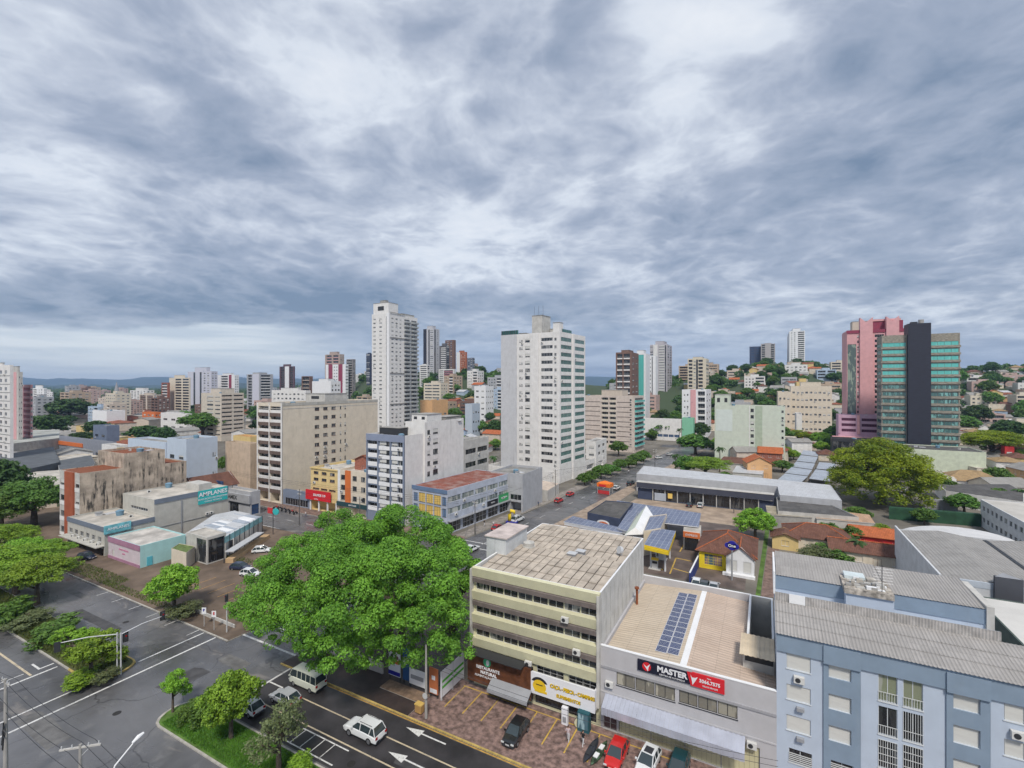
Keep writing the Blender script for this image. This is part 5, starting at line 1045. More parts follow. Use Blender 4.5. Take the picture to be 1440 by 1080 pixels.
# row of low sheds and tiled houses in the middle right
lowbld('shed', 'shed with long stained cream roof behind the tiled houses', 'shed', [(1077, 711), (1133, 716), (1142, 728), (1080, 724)], 3.8, concrete, roofmat('stained_cream_roof', (.50, .44, .32), 'sheet', .3, dirt=.6), ov=.01)
lowbld('shed', 'shed with long salmon-coloured sheet roof behind the orange tiled house', 'shed', [(1143, 715), (1222, 724), (1230, 736), (1148, 729)], 3.8, lightconc, roofmat('salmon_sheet_roof', (.58, .38, .25), 'sheet', .4, dirt=.2), ov=.01)
p_ = G(1086, 771); t = house('small brown-tiled annex with a pale blue shutter beside the brown house', (p_.x, p_.y), 5.2, 5, 2.8, 0, yellowp, 'gable', 1.1, tilebrown, z0=0, nwin=1, ax='Y')
p_ = G(1104, 772); t = house('wide house with dark red-brown hip roof behind the blue block', (p_.x, p_.y + 2), 13, 9, 2.9, 0, cream, 'hip', 2.2, tilebrown, z0=0, ridgem=tileor)
p_ = G(1202, 776); t = house('house with bright orange tiled roof behind the blue block', (p_.x, p_.y + 4), 10, 6, 3, 0, redp, 'gable', 1.6, tileor, z0=0)
p_ = G(1170, 795); t = house('long brown-tiled house close behind the blue block', (p_.x, p_.y + 2), 16, 6.5, 3, 0, cream, 'gable', 1.6, tilebrown, z0=0, ridgem=tileor)
# yellow and white house with the round blue sign
t = thing('house_shop', 'yellow and white house with brown tiled roof and a round blue sign', 'house', (-12, 105.2, 0)); yb = mat('bright_yellow_wall', (.78, .60, .03), var=.05, streak=.1)
mb = MB(); mb.panel((0, 0), (1, 0), (0, -1), 5.2, 0, 3.8, [(1.0, 4.4, .8, 3.0, .2)], yb); mb.panel((0, 13), (0, -1), (-1, 0), 13, 0, 3.8, [], yb); mb.panel((10.2, 0), (0, 1), (1, 0), 13, 0, 3.8, [], whiteclean)
mb.panel((5.2, -1.2), (1, 0), (0, -1), 5.0, 0, 3.8, [(.6, 2.0, .9, 3.0, .15), (3.1, 4.5, .9, 3.0, .15)], whiteclean); mb.poly([(5.2, -1.2, 3.8), (10.2, -1.2, 3.8), (7.7, -1.2, 6.0)], whiteclean); mb.box(5.2, -1.19, 0, 5.25, 0, 3.8, whiteclean); mb.box(10.15, -1.19, 0, 10.2, 0, 3.8, whiteclean); mb.build('wall', t)
put('window', winmesh(3.4, 2.2, 'grid', yb, glassmat('poster_glass', (.08, .14, .18), curtain=.9, cc=(.4, .25, .2))), t, (1.0, 0, .8)); put('window', winmesh(1.4, 2.1, 'shut', alu, glass), t, (5.8, -1.2, .9)); put('window', winmesh(1.4, 2.1, 'shut', alu, glass), t, (8.3, -1.2, .9))
slope_roof(t, -.2, 0, 10.3, 13, 3.85, 'hip', 2.7, tilebrown, ridgem=tileor); slope_roof(t, 5.2, -1.2, 10.2, 5, 3.85, 'gable', 2.3, tilebrown, ov=.35, ax='Y', ridgem=tileor)
mb = MB(); mb.box(4.6, -2.0, 0, 10.4, -1.2, .5, whiteclean); mb.build('step', t)
sp_ = G(1030, 812); t = thing('sign_post', 'tall post carrying a dark blue cloud-shaped sign in front of the white gable', 'sign', (sp_.x, sp_.y - 1.5, 0)); mb = MB(); mb.tube([(0, 0, 0), (0, 0, 6.4)], [.16, .12], grey, 8); mb.build('pole', t)
mb = MB(); nb_ = mat('sign_navy', (.02, .02, .28), var=0, rough=.4); [ellipse_prism(mb, x, z, r_, r_ * .8, -.2, .1, nb_) for x, z, r_ in ((-.7, 6.7, .6), (0, 7.0, .75), (.65, 6.6, .6), (0, 6.4, .7))]; sg = mb.build('sign_board', t); text('One', .75, signw, sg, (0, -.24, 6.7), FRONT, bold=.02)
# petrol station: roofs with solar panels, canopy, shop
yel = mat('fascia_yellow', (.80, .58, .03), var=.03, rough=.5); cw = mat('canopy_white', (.6, .62, .65), var=.08)
t = lowbld('petrol_station_canopy', 'petrol station canopy with yellow fascia and solar panels on top', 'canopy', [(906, 766), (940, 774), (950, 747), (919, 743)], 5.2, yel, solroof, zb=4.7, ov=.02)
mb = MB(); pts_ = [G(p[0], p[1], 5.2) - t.location for p in ((906, 767), (940, 775), (950, 748), (919, 744))]; mb.prism([(p.x, p.y) for p in pts_], 4.35, 5.0, yel, None, True); mb.build('fascia', t)
for p in pts_: mb = MB(); mb.tube([(p.x * .6, p.y * .6, 0), (p.x * .6, p.y * .6, 4.4)], .2, cw, 8); mb.build('column', t)
lowbld('station_roof', 'wide solar-panelled roof of the petrol station along the showroom yard', 'canopy', [(868, 704), (985, 722), (982, 741), (930, 735), (862, 717)], 4.6, cw, solroof, zb=4.0, ov=.01)
t = lowbld('station_roof', 'dark tiled flat roof with white rim on the left of the petrol station', 'roof', [(826, 722), (852, 705), (890, 708), (872, 731)], 5.2, navy, fibredark, par=.25)
q0 = G(826, 722, 5.2) - t.location; q1 = G(872, 731, 5.2) - t.location; mm_ = (q0 + q1) / 2; dv = q1 - q0; mb = MB(); ellipse_prism(mb, 0, 3.6, 1.7, .75, -.12, 0, whiteclean); ellipse_prism(mb, .1, 3.6, 1.2, .4, -.16, -.05, orangep); mb.build('emblem', t, loc=(mm_.x, mm_.y - .1, 0), rot=math.atan2(dv.y, dv.x))
lowbld('station_roof', 'left solar roof wing beside the cream block roof', 'canopy', [(793, 734), (806, 726), (868, 741), (880, 746), (873, 749)], 4.6, cw, solroof, zb=3.9, ov=.01)
lowbld('station_roof', 'steep narrow solar roof between the white ridge and dark flat roof', 'canopy', [(868, 743), (884, 718), (898, 719), (882, 747)], 5.0, cw, solroof, zb=4.2, ov=.01)
wr = [G(p[0], p[1], 5) for p in ((878, 750), (893, 748), (905, 749), (920, 725), (909, 716), (897, 722))]; c = sum(wr, Vector()) / 6; t = thing('station_roof', 'white folded ridge roof in the middle of the petrol station', 'roof', (c.x, c.y, 0)); mb = MB(); q_ = [p - c for p in wr]; z1, z2 = 4.6, 6.0
A_, B_, C__, D__, E_, F_ = [(p.x, p.y) for p in q_]; mb.poly([(*A_, z1), (*B_, z2), (*E_, z2), (*F_, z1)], palegreen); mb.poly([(*B_, z2), (*C__, z1), (*D__, z1), (*E_, z2)], whiteclean); mb.poly([(*A_, z1), (*C__, z1), (*B_, z2)], white); mb.poly([(*F_, z1), (*E_, z2), (*D__, z1)], white); mb.build('roof', t)
mb = MB(); mb.prism([(p[0] * .85, p[1] * .85) for p in (A_, C__, D__, F_)], 0, 4.6, cw); mb.build('wall', t)
lowbld('station_roof', 'solar roof with cream parapet right of the white ridge', 'roof', [(905, 748), (914, 727), (938, 724), (929, 744)], 5.3, cream, solroof, par=.25)
t = lowbld('convenience_shop', 'petrol station shop with orange fascia and white roof', 'shop building', [(961, 746), (985, 748), (986, 739), (962, 737)], 4.2, white, rooflight); mb = MB(); q0 = G(961, 747, 4.2) - t.location; q1 = G(985, 749, 4.2) - t.location
mb.box(q0.x, min(q0.y, q1.y) - .35, 3.0, q1.x, min(q0.y, q1.y) - .05, 4.25, orangep); sg = mb.build('fascia', t); text('EXPRESS', .7, signw, sg, ((q0.x + q1.x) / 2, min(q0.y, q1.y) - .4, 3.6), FRONT); mb = MB(); mb.box(q0.x + .3, min(q0.y, q1.y) - .1, .1, q1.x - .3, min(q0.y, q1.y) - .02, 2.9, glassd); mb.build('shop_window', t)
mb = MB(); n_ = G(825, 734, 2); e_ = G(872, 744, 2)
pp = [G(x, y) for x, y in ((970, 822), (985, 790), (986, 766))]; t = thing('boundary_wall', 'dark blue wall between the petrol station and the yellow house', 'wall', (pp[0].x, pp[0].y, 0)); mb = MB()
for a, b_ in zip(pp, pp[1:]): dx = b_ - a; l = dx.length; M = Matrix.Translation(a - pp[0]) @ Matrix.Rotation(math.atan2(dx.y, dx.x), 4, 'Z'); mb.box(0, -.12, 0, l, .12, 2.2, mat('wall_navy', (.03, .05, .2), var=.1), M); mb.box(0, -.14, 2.2, l, .14, 2.28, whiteclean, M)
mb.build('wall', t)
for p_, lb_ in (((921, 800), 'pair of grey fuel pumps under the canopy edge'), ((930, 786), 'farther grey fuel pump under the canopy')):
    g_ = G(*p_); t = thing('fuel_pump', lb_, 'fuel pump', (g_.x, g_.y, 0)); mb = MB(); mb.box(-.6, -.3, 0, .6, .3, 1.9, alu); mb.box(-.5, -.33, 1.2, .5, -.3, 1.7, dark); mb.box(-.7, -.4, 1.9, .7, .4, 2.2, yel); mb.build('body', t); mb = MB(); mb.box(-1.2, -.7, 0, 1.2, .7, .15, lightconc); mb.build('base', t)
# ------------------------------------------------------------------ haze: even, thin air over the whole place
hz = MB(); hz.box(-11000, -700, -12, 11000, 12500, 210, earth); hz.mats = []; ho = hz.build('haze'); ho['kind'] = 'stuff'
hm_ = bpy.data.materials.new('air'); hm_.use_nodes = True; hn = hm_.node_tree; hn.nodes.clear(); pv = hn.nodes.new('ShaderNodeVolumePrincipled'); pv.inputs['Density'].default_value = .00010; pv.inputs['Color'].default_value = (.45, .66, 1.0, 1); pv.inputs['Anisotropy'].default_value = .0
oo_ = hn.nodes.new('ShaderNodeOutputMaterial'); hn.links.new(pv.outputs[0], oo_.inputs['Volume']); ho.data.materials.append(hm_)
# ------------------------------------------------------------------ block left of the junction
YA = 50.2
lg = mat('pale_stone_render', (.47, .46, .42), streak=.35, var=.1, dirt=(.25, .24, .2)); sl_ = mat('slate_trim', (.16, .19, .24), var=.08)
turq = mat('turquoise_sign', (.03, .42, .42), var=0, rough=.5)
b = bld('shop_building', 'low pale shop with flat tan roof and a small turquoise sign on its corner', 'shop building', 'R', 95, 147, 217, 742, DY(147, YA), mw=lg, nf=1, z0=0, par=.35, mr=rooflight)
lo_x, lo_y, lo_w, lo_d = b.root.location.x, b.root.location.y, b.w, b.d
b.win('R', lo_d * .12, lo_d * .42, 2.6, 4.2, 'grid', alu, glass); b.win('R', lo_d * .52, lo_d * .88, 2.6, 4.2, 'grid', alu, glass)
for i in range(6): b.win('F', lo_w * (.05 + .155 * i), lo_w * (.14 + .155 * i), 2.9, 4.0, 'plain', alu, glass)
b.open('F', .4, lo_w - .4, .1, 2.2, 2.0); b.done()
for i in range(5): ox_, oy_, _ = b.pt('F', lo_w * (.2 + .17 * i), 0, .3); put('air_conditioner', acmesh(), b.root, (ox_, oy_, 2.3))
b.box('trim_band', -.1, -.12, b.h - 1.0, lo_w + .12, -.003, b.h + .05, sl_); b.box('trim_band', lo_w + .003, 0, b.h - 1.0, lo_w + .12, lo_d, b.h + .05, sl_); b.box('ledge', -.3, -1.6, 2.2, lo_w, -.003, 2.4, lg)
mb = MB(); mb.box(lo_w + .15, -.2, b.h - 1.5, lo_w + .35, lo_d * .5, b.h + .35, mat('faded_turquoise_sign', (.16, .45, .52), var=.3, sc=1)); sg = mb.build('sign_board', b.root); text('AMPLANES', .85, signw, sg, (lo_w + .38, lo_d * .25, b.h - .55), RIGHT())
X_ = lo_x + lo_w; yb_ = lo_y + lo_d; Db = DX(217, X_ + .02)
yb_ = at(217, Db, 0).y
b = Bld('shop_building', 'taller pale shop block with big turquoise sign on its long side wall', 'shop building', (X_ - 15, yb_), 15, abs(solve(321, at(217, Db, 0), (0, 1))), 0, zat(703, Db), mw=lg, nf=1, par=.3, mr=rooflight)
b.win('F', 4, 12, b.h - 3.2, b.h - 2.5, 'band', alu, glass); b.done()
b.box('trim_band', b.w + .003, 0, b.h - 1.1, b.w + .12, b.d, b.h + .04, sl_); b.box('roof_pipe', b.w + .03, b.d * .33, 1, b.w + .2, b.d * .33 + .2, b.h - 1.2, grey); b.box('ledge_pipe', b.w + .03, 1, 3.6, b.w + .12, b.d * .7, 3.7, grey)
y0_ = b.d * fr(b, 'R', 278) ; y1_ = b.d * fr(b, 'R', 319); mb = MB(); mb.box(b.w + .15, y0_, b.h - 3.4, b.w + .3, y1_, b.h + .1, turq); sg = mb.build('sign_board', b.root); text('AMPLANES', 1.5, signw, sg, (b.w + .34, (y0_ + y1_) / 2, b.h - 1.0), RIGHT(), bold=.03); text('EDUCAÇÃO PROFISSIONAL', .62, signw, sg, (b.w + .34, (y0_ + y1_) / 2, b.h - 2.2), RIGHT()); text('CURSOS TÉCNICOS', .5, signw, sg, (b.w + .34, (y0_ + y1_) / 2, b.h - 2.9), RIGHT())
for q_ in (.66, .72): put('air_conditioner', acmesh(), b.root, (b.w, b.d * q_, 4.0), R(90))
b.box('roof_housing', b.w * .5, b.d * .62, b.h - .3, b.w * .9, b.d * .8, b.h + 1.5, lightconc)
# pink and turquoise shop
pw = mat('pinkish_white_wall', (.60, .53, .57), streak=.2, var=.06, dirt=(.4, .3, .36)); mau = mat('mauve_band', (.38, .20, .29), var=.15); cy = mat('pale_turquoise_wall', (.38, .62, .62), var=.06, streak=.15)
b = bld('shop_building', 'small flat-roofed shop with pink and white front and pale turquoise side', 'shop building', 'R', 152.5, 197, 261, 768, DB(800), mw=cy, nf=1, z0=0, par=.2, mr=mat('blotchy_pale_roof', (.50, .47, .43), var=.4, sc=.25)); b.mats['F'] = pw; b.win('F', b.w * .12, b.w * .2, .1, 2.1, 'shut', redp, redp); b.done()
b.box('mauve_top_band', -.03, -.12, b.h - 1.1, b.w + .01, -.003, b.h + .05, mau); b.box('mauve_base', -.03, -.1, 0, b.w, -.003, .7, mau); text('ESPAÇO INFANTIL', .5, mat('lettering_pink', (.6, .2, .35), var=0), b.root, (b.w * .5, -.02, b.h - 2.0), FRONT); text('FESTAS', .4, mat('lettering_pink', (.6, .2, .35)), b.root, (b.w * .5, -.02, b.h - 2.8), FRONT)
mb = MB(); mb.box(b.w + .003, 1.2, .2, b.w + .1, 2.2, 2.0, mat('turquoise_deep', (.1, .45, .55), var=0)); mb.build('door', b.root)
# glass pavilion, green-roofed kiosk, deck building
b = bld('pavilion', 'grey and glass two-storey pavilion beside the narrow lane', 'pavilion', 'R', 262, 291, 318, 756, DB(795), mw=lightconc, nf=1, z0=0, par=.2, mr=rooflight); b.win('R', .3, b.d - .3, .3, b.h - .6, 'curtainwall', dark, glassd); b.win('F', b.w * .5, b.w - .3, .3, b.h - .6, 'curtainwall', dark, glass); b.done()
b = bld('pavilion', 'white boxy pavilion wing with framed window on the lane', 'pavilion', 'R', 300, 317, 331, 758, DB(782), mw=white, nf=1, z0=0, par=.2, mr=mat('dark_deck_roof', (.12, .12, .14), var=.2)); b.win('R', .5, b.d - .5, 1.6, b.h - .6, 'grid', dark, glass); b.done()
t = lowbld('kiosk', 'small cream kiosk with grass growing on its roof beside the turquoise wall', 'kiosk', [(241, 772), (262, 778), (274, 769), (252, 765)], 3.4, cream, mat('roof_grass', (.12, .17, .05), var=.4, sc=1.5), par=.15)
t = lowbld('market_hall', 'low café hall with many pale sheet roofs and turquoise glass parapets', 'shop building', [(258, 752), (300, 762), (352, 742), (368, 728), (330, 718), (300, 724)], 4.2, lightconc, metalroof); mb = MB(); rr = random.Random(5)
q0, q1, q2, q3 = [G(p[0], p[1], 4.2) - t.location for p in ((262, 750), (300, 759), (362, 729), (330, 720))]
for i in range(14):
    for j in range(2): a = q0.lerp(q3, (i + .1) / 14).lerp(q1.lerp(q2, (i + .1) / 14), .08 + j * .46); mb.box(a.x, a.y, 4.22, a.x + 4.6, a.y + 1.5, 4.3 + .3 * rr.random(), rr.choice((alu, metalblue, whiteclean)))
mb.build('roof_sheet', t); mb = MB(); a, c_ = G(313, 762, 4.6) - t.location, G(367, 731, 4.6) - t.location; a.z = c_.z = 0; d_ = c_ - a; M = Matrix.Translation(a) @ Matrix.Rotation(math.atan2(d_.y, d_.x), 4, 'Z'); mb.box(0, -.3, 4.2, d_.length, -.25, 5.5, mat('turquoise_glass', (.25, .50, .52), rough=.2, var=.3), M)
for i in range(9): mb.box(d_.length * i / 8, -.35, 0, d_.length * i / 8 + .12, -.2, 5.6, dark, M)
mb.build('glass_parapet', t); mb = MB(); mb.box(0, -2.2, 0, d_.length, -.6, 1.0, mat('orange_tan_wall', (.52, .36, .2), var=.15), M); mb.box(0, -2.3, 2.4, d_.length * .8, -.5, 2.6, alu, M); mb.build('terrace', t)
p_ = G(384, 752); t = thing('signal_sign', 'round turquoise and red sign on a post at the back street corner', 'sign', (p_.x, p_.y, 0)); mb = MB(); mb.tube([(0, 0, 0), (0, 0, 6.2)], .1, dark, 6); mb.build('pole', t); mb = MB(); ellipse_prism(mb, 1.2, 6.0, 1.1, .8, -.2, 0, turq); mb.box(-1.9, -.2, 5.3, -.1, 0, 6.7, redp); mb.build('sign_board', t)
# soot-streaked party wall, orange-striped end house, roofs and walls behind
YW = yb_ + 4
soot = mat('soot_stained_wall', (.46, .385, .31), streak=2.6, var=.4, sc=.35, dirt=(.04, .037, .033)); soot.node_tree.nodes
b = bld('warehouse', 'long old building with soot-blackened side wall and an orange striped end', 'warehouse', 'R', 84, 112, 184, 666, DX(112, lo_x - .06), mw=soot, nf=4, z0=0, par=.1, mr=rust); b.mats['F'] = lightconc
b.cols('F', [('w', .05, .3, K(fm=dark)), ('w', .8, .98, K(fm=dark)), ('p', .34, .76, K(m=mat('brick_orange_stripe', (.34, .09, .04), var=.15, streak=.2), out=.4, name='orange_stripe')), ('s', .02, .32, K(m=white, za=-.2, zb=.8)), ('s', .78, .99, K(m=white, za=-.2, zb=.8))]); b.done()
XS = b.root.location.x + b.w; s0 = at(174, DX(174, XS + .1), 0); s1 = at(232, DX(232, XS + .1), 0); s2 = at(262, DX(262, XS + .1), 0)
b = Bld('warehouse', 'taller soot-blackened blank wall behind the orange striped end building', 'warehouse', (s0.x - 14, s0.y), 14, s1.y - s0.y, 0, zat(638, DX(174, XS)), mw=soot, nf=1, par=.6, mr=rust); b.done()
b = Bld('warehouse', 'long low blotchy wall building continuing right of the taller soot-blackened wall', 'warehouse', (s1.x - 14, s1.y + .05), 14, s2.y - s1.y, 0, zat(652, DX(232, XS)), mw=soot, nf=1, par=.3, mr=rust); b.done()
p0 = at(263, DX(263, XS + 2), 0)
t = house('white gabled old house with dark red-brown roof behind the flat-roofed shop', (XS - 6, p0.y + 2), 9, 12, 7.5, 0, whiteclean, 'gable', 3.4, tilebrown, z0=0, storeys=2)
b = bld('billboard_building', 'grey flat-roofed shop building with a dark billboard by the back street', 'shop building', 'R', 296, 352, 366, 692, DB(726), mw=midgrey, nf=1, gh=.3, z0=0, mr=rooflight); b.win('F', b.w * .5, b.w * .72, .3, 3.2, 'curtainwall', dark, glassd); b.win('R', .4, b.d - .4, .3, 3.2, 'curtainwall', dark, glassb); b.open('F', b.w * .2, b.w * .45, .2, 3.2, 2); b.done()
b.box('fascia', -.2, -.6, 3.6, b.w + .2, -.01, 6.0, mat('grey_fascia', (.36, .37, .39), var=.1)); text('AMEX', 1.6, dark, b.root, (b.w * .62, -.63, 4.8), FRONT, bold=.03)
mb = MB(); mb.box(-1, -.9, 5.0, b.w * .4, -.7, 9.0, mat('billboard_blue', (.02, .06, .16), var=.5, sc=.8)); [mb.box(q_, -.65, 0, q_ + .2, -.5, 5.2, dark) for q_ in (0, b.w * .35)]; sg = mb.build('billboard', b.root); text('OFERTA', 1.3, signw, sg, (b.w * .2, -.95, 7), FRONT)
def lb_(nm, lab, cat, pl, pc, pr, yt, yb, mw, mr=roofgrey, F=None, Rr=None, nf=1, side='R', **k):
    b = bld(nm, lab, cat, side, pl, pc, pr, yt, DB(yb), mw=mw, mr=mr, nf=nf, z0=0, **k)
    if F: b.cols('F', F)
    if Rr: b.cols('R' if side == 'R' else 'L', Rr)
    b.done(); return b
W4 = lambda n, st=None: [('w', .03, .97, K(n=n, st=st, h=1.2, fm=dark))]
pb = mat('powder_blue_render', (.50, .58, .68), streak=.15, var=.05, dirt=(.3, .35, .4))
lb_('apartment_block', 'powder blue blank-walled building right of the soot-blackened wall', 'building', 235, 262, 306, 618, 708, pb, F=W4(2), nf=3, Rr=[('w', .82, .95, K(fm=dark, n=2, gap=.2))], top=1)
lb_('apartment_block', 'powder blue building with a small column of windows behind the low white roof', 'building', 180, 233, 262, 622, 690, pb, F=[('w', .62, .9, K(n=2, fm=dark))], nf=2, gh=4)
lb_('building', 'small white box building beside the powder blue ones', 'building', 143, 164, 182, 627, 668, white, F=W4(2), nf=1, gh=4); lb_('building', 'tan box building between the white box and the powder blue walls', 'building', 164, 181, 190, 632, 672, yellowp, F=W4(2), nf=1, gh=4)
lb_('shop_building', 'blank sand-coloured wall building left of the tall beige block', 'building', 317, 352, 366, 624, 700, mat('sandy_blank_wall', (.55, .43, .32), streak=.5, var=.12), Rr=None, gh=3)
lb_('house', 'cream two-storey villa with salmon tiled roof left of the tall beige block', 'house', 328, 352, 368, 614, 645, yellowp, tileor, F=W4(4), nf=2, gh=1)
lb_('warehouse', 'grey shed with bright orange fascia in the left middle distance', 'warehouse', 83, 158, 164, 622, 648, mat('grey_shed', (.26, .28, .33), var=.1), roofgrey, F=[('w', .25, .95, K(n=5, st='plain', h=2, sill=1))])
b = [o for o in bpy.data.objects if o.get('label', '').startswith('grey shed with bright orange')][0]; mb = MB(); mb.box(-.3, -.4, 4.6, 29, -.01, 6.6, orangep); mb.box(-1.2, -.4, 0, -.31, 4, 6.6, orangep); mb.build('orange_fascia', b)
b = lb_('building', 'blue-grey tower-like block behind the orange fascia shed', 'building', 131, 150, 168, 599, 640, mat('deep_blue_grey', (.16, .20, .28), var=.1), F=W4(2), nf=2, gh=2)
lowbld('warehouse', 'very large flat dark grey roof at the left edge', 'warehouse', [(0, 640), (75, 628), (84, 650), (30, 662), (0, 668)], 7.5, mat('dark_grey_wall', (.09, .10, .11), var=.1), mat('ribbed_dark_roof', (.10, .11, .12), var=.25, sc=.3))
lowbld('warehouse', 'second dark grey ribbed roof right of the left edge roof', 'warehouse', [(80, 648), (128, 640), (134, 652), (112, 668), (84, 662)], 6.5, midgrey, mat('ribbed_dark_roof', (.10, .11, .12)))
lowbld('warehouse', 'wide pale beige wall and roof behind the left trees', 'warehouse', [(36, 664), (100, 660), (108, 676), (80, 686), (38, 690)], 6.0, beige, rooflight)
lowbld('shed', 'green-walled low shed behind the orange striped end', 'shed', [(95, 672), (158, 662), (172, 668), (112, 682)], 7, mat('leaf_green_wall', (.10, .32, .12), var=.1), rooflight)
lowbld('warehouse', 'pale flat roof at the far left edge beyond the dark roof', 'warehouse', [(0, 606), (84, 604), (84, 616), (0, 626)], 8, concrete, mat('pale_weathered_roof', (.36, .37, .34), var=.3, sc=.1))
lowbld('shed', 'low white sheet roof with red rim before the powder blue wall', 'shed', [(235, 657), (268, 650), (290, 657), (258, 668)], 8, brick, metalroof)
t = thing('water_tank', 'blue water tank standing on the green shed', 'water tank', (*G(119, 672, 7)[:2], 7.2)); mb = MB(); mb.tube([(0, 0, 0), (0, 0, 2)], [1.6, 1.8], mat('tank_blue', (.1, .35, .6), var=.1), 16); mb.tube([(0, 0, 2), (0, 0, 2.3)], [1.9, 1.0], mat('tank_blue', (.1, .35, .6)), 16); mb.build('tank', t)
